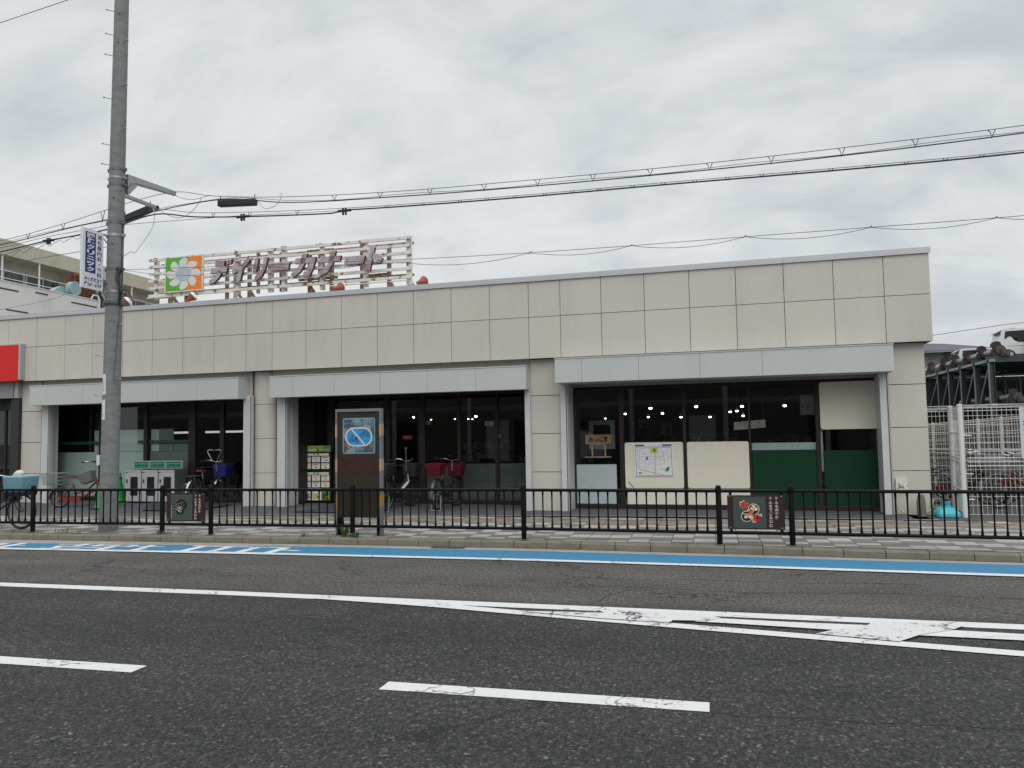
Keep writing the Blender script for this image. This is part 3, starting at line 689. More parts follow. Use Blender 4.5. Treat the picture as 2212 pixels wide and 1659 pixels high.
# shutter boxes
def shutter_box(u0, u1, D, z0, z1, seams):
    b = B()
    es = [u0] + seams + [u1]
    for a, c in zip(es, es[1:]): b.box(a + 0.0025, c - 0.0025, D, D + 0.02, z0, z1 - 0.022)
    b.box(u0, u0 + 0.02, D + 0.021, 16.019, z0, z1 - 0.022); b.box(u1 - 0.02, u1, D + 0.021, 16.019, z0, z1 - 0.022)
    b.box(u0 + 0.021, u1 - 0.021, D + 0.021, 16.019, z0 + 0.004, z0 + 0.02)
    b.box(u0 - 0.01, u1 + 0.01, D - 0.012, 16.019, z1 - 0.02, z1)
    o = shop.add('shutter_box', b, M['awning'])
    return o
shutter_box(-17.12, -11.04, 15.58, 2.663, 3.165, [-16.54, -15.47, -14.37, -13.26, -12.16])
shutter_box(-10.24, -4.172, 15.62, 2.663, 3.157, [-9.64, -8.6, -7.47, -6.37, -5.28])
shutter_box(-3.50, 2.745, 15.36, 2.752, 3.25, [-2.95, -1.82, -0.65, 0.49])
# shutter guides (jambs) on both sides of each bay
def guide(u0, u1, D0, D1, z1=2.75):
    b = B(); b.box(u0, u1, D0, D0 + 0.09, 0.12, z1); b.box(u1 - 0.035, u1 - 0.012, D0 - 0.003, D0 - 0.0005, 0.14, z1 - 0.02, 1) if u1 - u0 > 0.14 else None; b.box(u0 + 0.012, u1 - 0.012, D0 + 0.092, D1, 0.12, z1)
    shop.add('shutter_guide', b, [M['awnside'], M['joint']])
guide(-17.06, -16.82, 15.9, 16.05); guide(-11.12, -10.90, 15.9, 15.995)
guide(-10.25, -10.0, 15.95, 16.1); guide(-4.285, -4.17, 15.9, 15.995)
guide(-3.52, -3.37, 15.9, 16.0); guide(2.575, 2.725, 15.9, 15.995)
b = B(); b.box(-17.04, -16.88, 16.17, 16.24, 0.19, 2.8); shop.add('reveal', b, M['awnside'])
b = B(); b.box(-10.30, -10.0, 16.18, 16.45, G, 2.8); shop.add('reveal', b, M['awnside'])
b = B(); b.box(-3.53, -3.372, 16.06, 16.62, G, 2.8); shop.add('reveal', b, M['awnside'])
b = B(); b.box(2.585, 2.74, 16.04, 16.62, G, 2.8); shop.add('reveal', b, M['awnside'])
b = B(); b.box(-10.36, -10.02, 16.46, 17.2, G, 2.8); shop.add('bay_side', b, M['brown'])
b = B(); b.box(-11.0, -10.96, 16.1, 16.9, G, 2.8); shop.add('bay_side', b, M['brown'])
b = B(); b.box(-4.25, -4.05, 16.1, 17.3, G, 2.8); shop.add('bay_side', b, M['brown'])
# soffit over the recessed bays
b = B(); b.box(-17.7, -10.98, 16.1, 16.9, 2.76, 2.9); shop.add('soffit', b, M['brown'])
b = B(); b.box(-10.36, -4.1, 16.1, 17.4, 2.76, 2.9); shop.add('soffit', b, M['brown'])
b = B(); b.box(-3.53, 2.74, 16.1, 16.7, 2.8, 2.9); shop.add('soffit', b, M['brown'])
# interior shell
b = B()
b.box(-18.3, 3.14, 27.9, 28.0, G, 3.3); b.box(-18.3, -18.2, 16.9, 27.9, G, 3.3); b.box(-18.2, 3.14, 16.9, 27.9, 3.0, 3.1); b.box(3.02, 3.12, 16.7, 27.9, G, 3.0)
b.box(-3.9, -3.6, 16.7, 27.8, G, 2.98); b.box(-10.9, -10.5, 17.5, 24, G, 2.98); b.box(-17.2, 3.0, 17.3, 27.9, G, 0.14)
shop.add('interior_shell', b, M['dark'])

def window(D, u0, u1, mull, z0, z1, head=0.10, sill=0.09, depth=0.09):
    """bay window: frame with mullions, one pane per light"""
    b = B()
    b.box(u0, u1, D - depth / 2, D + depth / 2, z0, z0 + sill)
    b.box(u0, u1, D - depth / 2, D + depth / 2, z1 - head, z1)
    es = [(u0, u0 + 0.035)] + mull + [(u1 - 0.035, u1)]
    for a, c in es: b.box(a, c, D - depth / 2 + 0.003, D + depth / 2 - 0.003, z0 + sill, z1 - head)
    w = shop.add('window', b, M['brown'], bevel=0.004)
    for (a, c), (d, e) in zip(es, es[1:]):
        p = B(); p.box(c, d, D - 0.005, D + 0.005, z0 + sill, z1 - head)
        shop.add('pane', p, M['glass'], w)
    return w
# bay 3
D3 = 16.55; k = D3
w3 = window(D3, -0.2035 * k, 0.1564 * k, [(-0.1447 * k, -0.1392 * k), (-0.0656 * k, -0.0618 * k), (0.0131 * k, 0.0155 * k), (0.0899 * k, 0.0945 * k)], G + 0.01, 2.80, head=0.16)
def film(u0, u1, z0, z1, m, D, w, th=0.01, r=0.0, name='window_board', label=None):
    b = B()
    if r: b.prism(rrect(u0, u1, z0, z1, r), front(D), 0, th)
    else: b.box(u0, u1, D, D + th, z0, z1)
    return shop.add(name, b, m, w, label=label)
film(-2.292, -1.09, 0.57, 1.518, M['cream'], D3 - 0.028, w3, 0.02, 0.04); film(-2.292, -1.09, 0.235, 0.555, M['cream'], D3 - 0.028, w3, 0.02)
film(-1.014, 0.208, 0.57, 1.513, M['cream'], D3 - 0.028, w3, 0.02, 0.04); film(-1.014, 0.208, 0.235, 0.555, M['cream'], D3 - 0.028, w3, 0.02)
film(-3.33, -2.475, 0.24, 1.065, M['frost'], D3 - 0.02, w3, label='pale blue frosted board')
film(0.268, 1.485, 0.24, 1.325, M['green'], D3 - 0.016, w3, label='dark green film'); film(0.268, 1.485, 1.330, 1.475, M['frost'], D3 + 0.03, w3, name='pale_strip')
film(1.62, 2.58, 0.24, 1.312, M['green'], D3 - 0.016, w3, label='dark green film'); film(1.575, 1.612, 0.9, 1.72, M['frost'], D3 + 0.03, w3, name='pale_strip')
film(1.575, 2.60, 1.725, 2.655, M['cream'], D3 - 0.06, w3, 0.02, 0.05, label='cream board covering the top of the last pane')
b = B(); b.box(-3.37, 2.585, 16.10, 16.2, 2.755, 2.80); b.box(-3.37, 2.585, 16.22, 16.26, 2.70, 2.755); shop.add('shutter_slot', b, M['grey'])
b = B(); b.tube([(-2.23, 16.515, 0.70), (-2.18, 16.515, 0.64), (-2.13, 16.515, 0.585)], 0.006, 4); shop.add('crack_mark', b, M['slit'], w3)
b = B(); b.box(-2.292, -1.09, 16.518, 16.521, 0.556, 0.569); b.box(-1.014, 0.208, 16.518, 16.521, 0.556, 0.569); shop.add('board_gap', b, M['joint'], w3)
# bay 2
D2 = 17.2; k = D2
w2 = window(D2, -0.6 * k, -0.246 * k, [(-0.56 * k, -0.55 * k), (-0.4701 * k, -0.4638 * k), (-0.4203 * k, -0.4111 * k), (-0.3639 * k, -0.3593 * k), (-0.3100 * k, -0.3061 * k)], G + 0.01, 2.78, head=0.12, sill=0.10)
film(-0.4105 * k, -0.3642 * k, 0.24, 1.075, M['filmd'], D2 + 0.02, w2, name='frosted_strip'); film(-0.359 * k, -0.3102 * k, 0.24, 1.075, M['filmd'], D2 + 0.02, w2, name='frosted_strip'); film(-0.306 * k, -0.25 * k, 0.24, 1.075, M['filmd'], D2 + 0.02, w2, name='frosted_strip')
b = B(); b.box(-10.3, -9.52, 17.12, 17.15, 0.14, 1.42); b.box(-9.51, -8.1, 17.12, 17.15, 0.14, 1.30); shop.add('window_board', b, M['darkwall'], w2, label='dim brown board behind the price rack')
# bay 1
D1 = 16.75; k = D1
w1 = window(D1, -17.6, -11.0, [(-0.9577 * k, -0.948 * k), (-0.874 * k, -0.8674 * k), (-0.7931 * k, -0.781 * k), (-0.7382 * k, -0.7311 * k)], 0.20, 2.78, head=0.14, sill=0.10)
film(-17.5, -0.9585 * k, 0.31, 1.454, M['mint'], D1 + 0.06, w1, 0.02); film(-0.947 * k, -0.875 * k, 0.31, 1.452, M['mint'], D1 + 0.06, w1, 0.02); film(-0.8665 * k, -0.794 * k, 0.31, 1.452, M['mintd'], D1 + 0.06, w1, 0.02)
film(-0.9735 * k, -0.9585 * k, 1.46, 2.02, M['mint'], D1 + 0.09, w1, 0.02); film(-0.947 * k, -0.875 * k, 1.46, 2.02, M['mint'], D1 + 0.09, w1, 0.02); film(-0.8665 * k, -0.852 * k, 1.46, 2.02, M['mint'], D1 + 0.09, w1, 0.02); film(-0.851 * k, -0.826 * k, 1.46, 2.03, M['mintd'], D1 + 0.09, w1, 0.02)
film(-0.825 * k, -0.794 * k, 1.46, 1.66, M['mintd'], D1 + 0.09, w1, 0.02)
b = B(); b.box(-17.4, -0.959 * k, D1 + 0.02, D1 + 0.04, 1.66, 1.735); b.box(-0.888 * k, -0.875 * k, D1 + 0.02, D1 + 0.04, 1.67, 1.74); b.box(-0.8665 * k, -0.794 * k, D1 + 0.02, D1 + 0.04, 1.67, 1.74); shop.add('shelf_strip', b, M['greenbar'], w1)
for a, c in ((-0.832, -0.794), (-0.765, -0.742), (-0.730, -0.70)):
    b = B(); b.box(a * 20, c * 20, 20, 20.06, 1.93, 1.99); shop.add('shelf_light', b, M['tube'])
# little clutter on the wall of the last column and the shop front
b = B(); b.prism(rrect(2.78, 2.98, 0.56, 0.80, 0.02), front(15.95), 0, 0.049)
shop.add('meter_box', b, M['whiter'], bevel=0.006)
b = B(); b.tube(spline([(2.79, 15.93, 0.55), (2.80, 15.90, 0.25), (2.95, 15.88, 0.16), (3.15, 15.9, 0.15), (3.32, 15.93, 0.22), (3.40, 15.96, 0.42)], 6), 0.016, 8)
shop.add('hose', b, M['hose'], smooth=True)

# ------------------------------------------------------------------ neighbour shop at the left end
nb = T('neighbour_shop', 'neighbouring shop with red sign panel, grey band and dark glass front at left end', 'shop', (-19.5, 16.0, 0.2))
b = B(); b.box(-24, -17.60, 15.66, 15.795, 3.345, 4.24); nb.add('sign_panel', b, M['red'], bevel=0.006)
b = B(); b.box(-17.598, -17.53, 15.66, 15.795, 3.34, 4.27); b.box(-24, -17.60, 15.67, 15.795, 4.242, 4.27); nb.add('sign_frame', b, M['alu'])
b = B(); b.box(-24, -17.60, 15.64, 15.795, 3.315, 3.343); nb.add('sign_lip', b, M['red'])
b = B(); b.box(-24, -17.96, 15.85, 16.02, 2.89, 3.30); b.box(-17.958, -17.835, 15.88, 16.02, 2.89, 3.30, 1); nb.add('shutter_band', b, [M['grey'], M['wall']])
b = B(); b.box(-18.10, -17.83, 15.92, 16.03, 0.2, 2.88); b.box(-24, -18.10, 16.2, 16.26, 2.6, 2.88); b.box(-18.62, -18.56, 16.2, 16.26, 0.2, 2.6); nb.add('front_frame', b, M['charcoal'])
b = B(); b.box(-18.80, -18.70, 16.05, 16.1, 0.2, 2.85); nb.add('door_rail', b, M['alu'])
b = B(); b.box(-24, -17.95, 16.35, 16.36, 0.2, 2.6); nb.add('pane', b, M['glass'])
b = B(); b.box(-24, -17.9, 20, 20.1, 0.2, 3); b.box(-17.9, -17.85, 16.4, 20, 0.2, 3); b.box(-24, -17.9, 16.4, 20, 2.9, 3.0); nb.add('interior_shell', b, M['dark'])
b = B(); b.box(-18.45, -18.36, 16.7, 16.75, 1.28, 1.5); b.box(-18.50, -18.38, 16.7, 16.75, 1.05, 1.12); nb.add('red_display', b, M['red'])

# ------------------------------------------------------------------ things inside the shop windows
cu_, cz_ = 22.0 / 19.0, 22.0 / 19.0
spots = [(-3.21, 2.32, 1), (-2.6, 2.18, .8), (-1.99, 2.30, 1), (-2.05, 2.09, .7), (-1.71, 2.17, .8), (-1.28, 2.07, .75), (-0.92, 2.31, 1), (-0.61, 2.06, .75), (-0.15, 2.17, .8), (0.0, 2.185, .8), (0.14, 2.07, .8), (0.12, 2.29, 1), (1.06, 2.28, 1), (-3.45, 2.09, .5), (-3.09, 2.08, .5)]
spots = [(u * 22 / 19, 1.72 + (z - 1.72) * 22 / 19, s) for u, z, s in spots]
for px, D, z, s in ((-0.4285, 22, 2.30, .8), (-0.385, 23, 2.22, .45), (-0.352, 23, 2.22, .45), (-0.338, 22, 2.28, .9), (-0.3335, 23, 2.21, .45), (-0.328, 23, 2.20, .45), (-0.3085, 22, 2.24, .8)):
    spots.append((px * D, z, s))
proto = None
for i, (u, z, s) in enumerate(spots):
    if proto is None:
        t = T('ceiling_spotlight', '', 'spotlight', (0, 0, 0), 'W', group='lit spotlights hanging from the shop ceiling')
        b = B(); b.lathe([(0.045, 0.0), (0.05, 0.10), (0.02, 0.13), (0.01, 0.14), (0.01, 0.20)], (0, 0, 0.02), seg=12); t.add('housing', b, M['grey'])
        b = B(); b.lathe([(0.0, -0.035), (0.035, -0.02), (0.048, 0.0), (0.048, 0.03)], (0, 0, 0), seg=12); t.add('bulb', b, M['spot'])
        proto = t.o; o = proto
    else: o = copy_tree(proto)
    o.location = F2W(u, 22.0, z); o.scale = (s * 0.9, s * 0.9, s * 0.72)
    o['label'] = ('lit spotlight hanging behind the glass of the right shop bay' if u > -4.2 else 'lit spotlight hanging behind the glass of the middle shop bay')
# banner hanging in the right bay
t = T('hanging_banner', 'cream cloth banner lettered fruit and vegetable hanging behind the window', 'banner', (0.24, 17.3, 1.8))
fb = lambda x, z, d=0.0: (x, 17.3 + d, z + (x - 0.24) * 0.075)
b = B(); b.prism([(-0.07, 1.765), (0.57, 1.765), (0.57, 1.93), (-0.07, 1.93)], fb, 0, 0.004); t.add('cloth', b, M['papercream'])
b = B()
for word, x0, x1, z0, z1 in (('FRUIT', 0.02, 0.23, 1.865, 1.91), ('&', 0.26, 0.29, 1.865, 1.905), ('VEGETABLE', 0.13, 0.50, 1.79, 1.835)):
    w = (x1 - x0) / len(word)
    for i, c in enumerate(word): b.fit(c, x0 + i * w + 0.004, x0 + (i + 1) * w - 0.004, z0, z1, lambda x, z: fb(x, z, -0.003), 0.02)
b.prism(circ(0.45, 1.885, 0.022, 10), fb, -0.003, -0.001); b.prism(circ(0.41, 1.872, 0.016, 10), fb, -0.003, -0.001)
t.add('lettering', b, M['pgrey'])
b = B()
for x in (0.0, 0.52): b.tube([fb(x, 1.93), (x + 0.01, 17.3, 3.0)], 0.003, 5)
t.add('cord', b, M['wireg'])
# wooden shop sign on its stand
t = T('wooden_sign', 'brown wooden sign on two legs standing inside the window, dark brush lettering and red sun', 'sign', (-2.84, 16.75, 1.21))
k = 16.75 / 16.0
ub = lambda v: v * k
ff = front(16.73)
b = B(); b.box(ub(-3.025), ub(-2.49), 16.73, 16.755, 1.49, 1.695); b.box(ub(-2.93), ub(-2.585), 16.73, 16.755, 1.468, 1.489); t.add('board', b, M['wood'], bevel=0.003)
b = B(); b.box(ub(-2.905), ub(-2.87), 16.74, 16.76, 1.23, 1.467); b.box(ub(-2.635), ub(-2.605), 16.74, 16.76, 1.23, 1.467); b.box(ub(-3.035), ub(-2.495), 16.68, 16.80, 1.205, 1.228); t.add('stand', b, M['woodlight'])
b = B()
for c, x0, x1, z0, z1 in (('お', .13, .33, .20, .80), ('ひ', .335, .46, .22, .56), ('さ', .46, .57, .24, .62), ('ん', .56, .70, .20, .52), ('市', .71, .87, .20, .86)):
    x0, x1 = [ub(-3.025 + q * 0.535) for q in (x0, x1)]; z0, z1 = 1.49 + z0 * 0.205, 1.49 + z1 * 0.205
    b.fit(c, x0, x1, z0, z1, lambda x, z: (x, 16.726, z), 0.045)
t.add('lettering', b, M['ink'])
b = B(); sx, sz = ub(-2.67), 1.645; b.prism(circ(sx, sz, 0.022, 14), ff, -0.006, -0.002)
for a in range(-30, 211, 40): b.prism([(sx + r_ * math.cos(R(a + da)), sz + r_ * math.sin(R(a + da))) for r_, da in ((0.029, -8), (0.043, -5), (0.043, 5), (0.029, 8))], ff, -0.006, -0.002)
t.add('sun_mark', b, M['crestred'])
# framed notices seen through the glass
b = B(); fr = lambda u0, u1, z0, z1, w: [b.box(u0, u0 + w, 18.0, 18.03, z0, z1), b.box(u1 - w, u1, 18.0, 18.03, z0, z1), b.box(u0 + w, u1 - w, 18.0, 18.03, z1 - w, z1), b.box(u0 + w, u1 - w, 18.0, 18.03, z0, z0 + w)]
fr(-3.32, -2.72, 1.36, 2.02, 0.10)
solo('framed_notice', 'pale blue white notice frame standing behind the wooden sign', 'notice', b, M['frost'], (-3.0, 18.0, 1.36))
for u0, u1, z0, z1, lab in ((-2.40, -2.16, 1.84, 2.07, 'small white notice hanging left of the pair in the right bay'), (-1.84, -1.58, 1.68, 1.96, 'pale framed notice hanging right of the small white notice')):
    b = B(); b.box(u0, u1, 20.0, 20.02, z0, z1); b.box(u0 + 0.10, u1 - 0.03, 19.985, 19.998, z0 + 0.02, z1 - 0.11, 1)
    solo('notice', lab, 'notice', b, [M['pgrey'], M['dark']], ((u0 + u1) / 2, 20.0, z0))
# dark shelving, checkout counters
for i, (u, D, w, h, lab) in enumerate(((-1.3, 23.0, 2.6, 1.55, 'dark stocked shelf unit at the back of the right bay'), (1.3, 21.5, 1.8, 1.45, 'dark stocked shelf unit behind the green window film'), (-6.6, 21.5, 2.4, 1.35, 'dim checkout counter with small machines in the middle bay'), (-13.0, 21.0, 2.6, 1.85, 'tall dark bottle shelf under the tube lights in left bay'))):
    t = T('display_shelf', lab, 'shelf', (u, D, G))
    b = B(); b.box(u - w / 2, u + w / 2, D, D + 0.5, G + 0.02, G + 0.15); b.box(u - w / 2, u + w / 2, D + 0.46, D + 0.5, G + 0.15, G + h)
    for z in (0.45, 0.8, 1.15, 1.5, 1.8):
        if z < h: b.box(u - w / 2, u + w / 2, D, D + 0.45, G + z, G + z + 0.03)
    t.add('rack', b, M['charcoal'])
    b = B(); 
    for z in (0.15, 0.48, 0.83, 1.18, 1.53):
        if z < h - 0.1:
            x = u - w / 2 + 0.05
            while x < u + w / 2 - 0.12:
                ww = random.uniform(0.06, 0.14); b.box(x, x + ww - 0.01, D + 0.05, D + 0.3, G + z, G + z + random.uniform(0.14, 0.27), random.randrange(4)); x += ww
    t.add('goods', b, [M['pbrown'], M['charcoal'], M['maroon'], M['pgrey']], kind='stuff')
for u, D, z, w, h, m, lab in ((-7.62, 18.5, 2.02, 0.16, 0.10, 'paper', 'small white card hanging in the middle bay doorway'), (-6.02, 18.5, 1.95, 0.22, 0.12, 'paper', 'white slanted card hanging in the middle bay window'), (-7.72, 17.35, 1.66, 0.24, 0.09, 'pred', 'small red and green sticker on the middle bay door'), (-5.35, 17.35, 1.67, 0.07, 0.07, 'signwhite', 'tiny white card with a red dot on the middle bay glass')):
    b = B(); b.box(u, u + w, D, D + 0.005, z, z + h); b.prism(circ(u + w * 0.4, z + h / 2, h * 0.28, 12), front(D), -0.003, -0.0005, 1)
    solo('window_card', lab, 'card', b, [M[m], M['pgreen' if m == 'pred' else ('pred' if m == 'signwhite' else 'pgrey')]], (u, D, z))
b = B(); b.box(1.22, 1.49, 16.60, 16.605, 2.02, 2.42)
b.fit('8', 1.33, 1.41, 2.12, 2.25, lambda x, z: (x, 16.597, z), 0.04, 1); b.prism(circ(1.275, 2.19, 0.03, 14), front(16.597), -0.0005, 0.0005, 1)
solo('dim_poster', 'dim grey green poster with a figure 8 inside the right bay window', 'poster', b, [M['filmd'], M['maroon']], (1.35, 16.6, 2.02))
b = B(); b.box(-3.5, 2.7, 20.4, 20.6, 2.52, 2.72); b.box(-10.4, -4.3, 20.4, 20.6, 2.52, 2.72)  # brown bars added inside, imitating the building opposite mirrored in the glass
shop.add('reflected_band', b, M['darkwall'])
# area map poster on the cream board
t = T('map_poster', 'white area map poster with blue border and yellow roads on the cream window board', 'map', (-1.65, 16.51, 0.80))
PX0, PX1, PZ0, PZ1 = -2.105, -1.285, 0.81, 1.48
b = B(); b.box(PX0, PX1, 16.505, 16.521, PZ0, PZ1); t.add('sheet', b, M['mapbg'])
mp_ = lambda x, y, d=0.0: (PX0 + (x - 410) / 1480 * (PX1 - PX0), 16.503 + d, PZ1 - (y - 280) / 1180 * (PZ1 - PZ0))
def stroke(b, pts, w, d, m=0):
    for (x0, y0), (x1, y1) in zip(pts, pts[1:]):
        L = math.hypot(x1 - x0, y1 - y0) or 1; nx, ny = -(y1 - y0) / L * w / 2, (x1 - x0) / L * w / 2
        ex, ey = (x1 - x0) / L * w * .3, (y1 - y0) / L * w * .3
        b.add([mp_(x0 + nx - ex, y0 + ny - ey, d), mp_(x1 + nx + ex, y1 + ny + ey, d), mp_(x1 - nx + ex, y1 - ny + ey, d), mp_(x0 - nx - ex, y0 - ny - ey, d)], [(0, 1, 2, 3)], m)
b = B(); stroke(b, [(485, 380), (1800, 380), (1830, 1430), (500, 1430), (485, 380)], 16, 0)
for x0, x1 in ((480, 790), (1490, 1810)): stroke(b, [(x0, 322), (x1, 322)], 62, 0)
t.add('border', b, M['mapblue'])
b = B()
stroke(b, [(615, 410), (620, 1195)], 16, 0); stroke(b, [(615, 430), (1770, 405)], 18, 0); stroke(b, [(615, 740), (1210, 735)], 12, 0.0004); stroke(b, [(620, 860), (1080, 855)], 12, 0.0004)
stroke(b, [(1045, 620), (1045, 1020)], 12, 0.0002); stroke(b, [(1390, 720), (1405, 1180)], 14, 0.0002); stroke(b, [(1210, 740), (1400, 720), (1530, 720), (1550, 965), (1400, 1030), (1210, 1030)], 13, 0.0003)
stroke(b, [(1540, 700), (1600, 630), (1690, 645), (1740, 720), (1700, 855), (1640, 840), (1650, 750), (1780, 725)], 12, 0.0001); stroke(b, [(1600, 620), (1690, 440)], 14, 0.0002); stroke(b, [(1405, 1180), (1620, 1275)], 12, 0.0002); stroke(b, [(1405, 1190), (1580, 1180)], 12, 0.0004)
t.add('small_roads', b, M['maproad'])
b = B(); stroke(b, [(620, 1195), (1130, 1325), (1540, 1425)], 34, -0.0004); stroke(b, [(1205, 620), (1215, 760), (1195, 1420)], 34, -0.0006); b.add([mp_(1045, 425, -0.0008), mp_(1275, 425, -0.0008), mp_(1275, 610, -0.0008), mp_(1045, 610, -0.0008)], [(0, 1, 2, 3)])
t.add('main_roads', b, M['pyellow'])
b = B(); b.add([mp_(x, y, -0.0012) for x, y in ((1150, 440), (1235, 440), (1235, 560), (1150, 560))], [(0, 1, 2, 3)]); b.add([mp_(x, y, -0.001) for x, y in ((1600, 1150), (1710, 1105), (1740, 1130), (1690, 1260), (1630, 1285), (1570, 1260))], [(0, 1, 2, 3, 4, 5)]); b.add([mp_(x, y, -0.001) for x, y in ((580, 1310), (705, 1310), (705, 1360), (580, 1360))], [(0, 1, 2, 3)])
b.add([mp_(x, y, -0.001) for x, y in ((860, 740), (945, 740), (945, 850), (860, 850))], [(0, 1, 2, 3)], 1)
t.add('map_areas', b, [M['pgreen'], M['pblue']])
b = B(); rs = random.Random(3)
for i in range(120):
    x, y = rs.choice([(rs.uniform(640, 1020), rs.uniform(460, 700)), (rs.uniform(505, 590), rs.uniform(420, 1180)), (rs.uniform(640, 1020), rs.uniform(880, 1260)), (rs.uniform(1060, 1190), rs.uniform(640, 1290)), (rs.uniform(1240, 1360), rs.uniform(440, 860)), (rs.uniform(1410, 1540), rs.uniform(480, 880))])
    stroke(b, [(x, y), (x + rs.uniform(12, 60), y + rs.uniform(-5, 5))], rs.uniform(5, 13), 0.0008)
t.add('small_print', b, M['maptext'])

# ------------------------------------------------------------------ recycling cabinets
cbs = [(-15.12, -14.70), (-14.66, -14.20), (-14.165, -13.715)]
cscale = 16.2 / 16.7
for i, (a, c) in enumerate(cbs):
    a = (-15.172, -14.66, -14.155)[i] * cscale; c = (-14.69, -14.185, -13.681)[i] * cscale
    zb_, zt = 0.225, 1.0
    lab = ['leftmost of three grey recycling cabinets with smoked window in the left bay', 'middle one of three grey recycling cabinets beside the shop window', 'rightmost of three grey recycling cabinets, its dark side showing'][i]
    t = T('recycling_cabinet', lab, 'cabinet', ((a + c) / 2, 16.4, 0.21), group='recycling cabinets in the left bay')
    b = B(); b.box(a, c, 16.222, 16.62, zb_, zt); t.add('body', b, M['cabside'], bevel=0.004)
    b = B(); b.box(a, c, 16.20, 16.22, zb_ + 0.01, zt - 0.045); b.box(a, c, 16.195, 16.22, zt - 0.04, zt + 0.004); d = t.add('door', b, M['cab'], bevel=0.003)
    wx0, wx1 = a + (c - a) * 0.33, a + (c - a) * 0.80
    b = B(); b.prism(rrect(wx0, wx1, zb_ + 0.15, zt - 0.16, 0.025), front(16.196), 0, 0.003); t.add('smoked_window', b, M['cabwin'], d)
    b = B(); b.box(a + 0.035, a + 0.07, 16.19, 16.199, zt - 0.31, zt - 0.22); b.box(a + 0.01, a + 0.07, 16.192, 16.199, zt - 0.065, zt - 0.05); t.add('handle', b, M['charcoal'], d)
    b = B(); b.box(a + 0.03, c - 0.03, 16.25, 16.6, 0.19, zb_); t.add('plinth', b, M['rubber'])
    h0, h1 = [q * 16.45 / 16.7 for q in ((-14.925, -14.435, -13.955)[i], (-14.455, -13.965, -13.465)[i])]
    b = B(); b.prism(rrect(h0, h1, zt + 0.025, zt + 0.225, 0.012), front(16.46), 0, 0.05); hd = t.add('header_board', b, M['cab'])
    b = B(); b.box(h0 + 0.02, h1 - 0.02, 16.455, 16.459, zt + 0.095, zt + 0.205); b.box(h0 + 0.02, h1 - 0.02, 16.455, 16.459, zt + 0.04, zt + 0.093, 1)
    b.prism([(h0 + 0.045, zt + 0.13), (h0 + 0.10, zt + 0.13), (h0 + 0.073, zt + 0.18)], front(16.453), 0, 0.0015, 2)
    x = h0 + 0.12
    while x < h1 - 0.05:
        w = random.uniform(0.015, 0.03); b.box(x, x + w - 0.006, 16.453, 16.4545, zt + 0.142, zt + 0.165, 2); x += w
    t.add('header_print', b, [M['hgreen'], M['hpale'], M['htext']], hd)
    b = B(); b.tube([(h0 + 0.05, 16.48, zt + 0.03), (h0 + 0.03, 16.48, zt + 0.0)], 0.01, 6); b.tube([(h1 - 0.05, 16.48, zt + 0.03), (h1 - 0.07, 16.48, zt)], 0.01, 6); t.add('bracket', b, M['charcoal'])
# steel bollard hoop right of the cabinets
b = B(); b.tube(spline([(-13.08, 16.3, 0.2), (-13.08, 16.3, 0.55), (-13.0, 16.3, 0.66), (-12.92, 16.3, 0.55), (-12.92, 16.3, 0.2)], 6), 0.02, 8)
solo('steel_hoop', 'short shiny steel hoop beside the right recycling cabinet', 'hoop', b, M['chrome'], (-13.0, 16.3, 0.2), smooth=True)

# traffic cones
def cone(u, D, z, h, label, chain):
    t = T('traffic_cone', label, 'cone', (u, D, z), group='green traffic cones')
    b = B(); b.lathe([(0.155, 0.035), (0.135, 0.06), (0.128, 0.10), (0.04, h - 0.03), (0.034, h)], (u, D, z), seg=20); t.add('body', b, M['cone'], smooth=True)
    b = B(); b.prism(rrect(u - 0.18, u + 0.18, D - 0.18, D + 0.18, 0.04), lambda x, y, d: (x, y, z + d), 0.002, 0.035); t.add('base', b, M['conebase'])
    b = B(); b.lathe([(0.062, 0), (0.075, 0.012), (0.062, 0.024)], (u, D, z + h * 0.80), seg=16)
    b.tube([(u - 0.09, D, z + h * 0.80), (u + 0.09, D, z + h * 0.80)], 0.006, 6); t.add('ring', b, M['charcoal'], smooth=True)
    if chain:
        b = B(); b.tube(spline([(u - 0.06, D - 0.03, z + h * 0.8), (u - 0.10, D - 0.03, z + h * 0.55), (u - 0.17, D - 0.03, z + h * 0.32), (u - 0.05, D - 0.14, z + h * 0.42)], 6), 0.011, 6); t.add('chain', b, M['yellow'])
cone(-14.32, 15.02, 0.165, 0.70, 'green traffic cone in front of the orange bicycle, left of the pole', False)
cone(-15.10, 16.42, 0.20, 0.73, 'green traffic cone with yellow chain beside the recycling cabinets', True)
b = B(); b.add([(-13.9, 16.15, 0.222), (-12.95, 14.75, 0.172), (-11.6, 14.85, 0.170), (-11.5, 16.15, 0.215)], [(0, 1, 2, 3)][:1]); b.f = [f[::-1] for f in b.f]
solo('entrance_mat', 'dark blue grey mat on the floor in front of the left bay cabinets', 'mat', b, M['mat'], (-12.5, 15.5, 0.2))
b = B(); b.add([(-9.25, 14.95, 0.160), (-8.0, 14.95, 0.158), (-7.3, 16.9, 0.168), (-8.9, 16.9, 0.170)], [(0, 1, 2, 3)])
solo('entrance_mat', 'dark grey mat on the floor behind the brown notice board', 'mat', b, M['mat'], (-8.4, 15.9, 0.16))

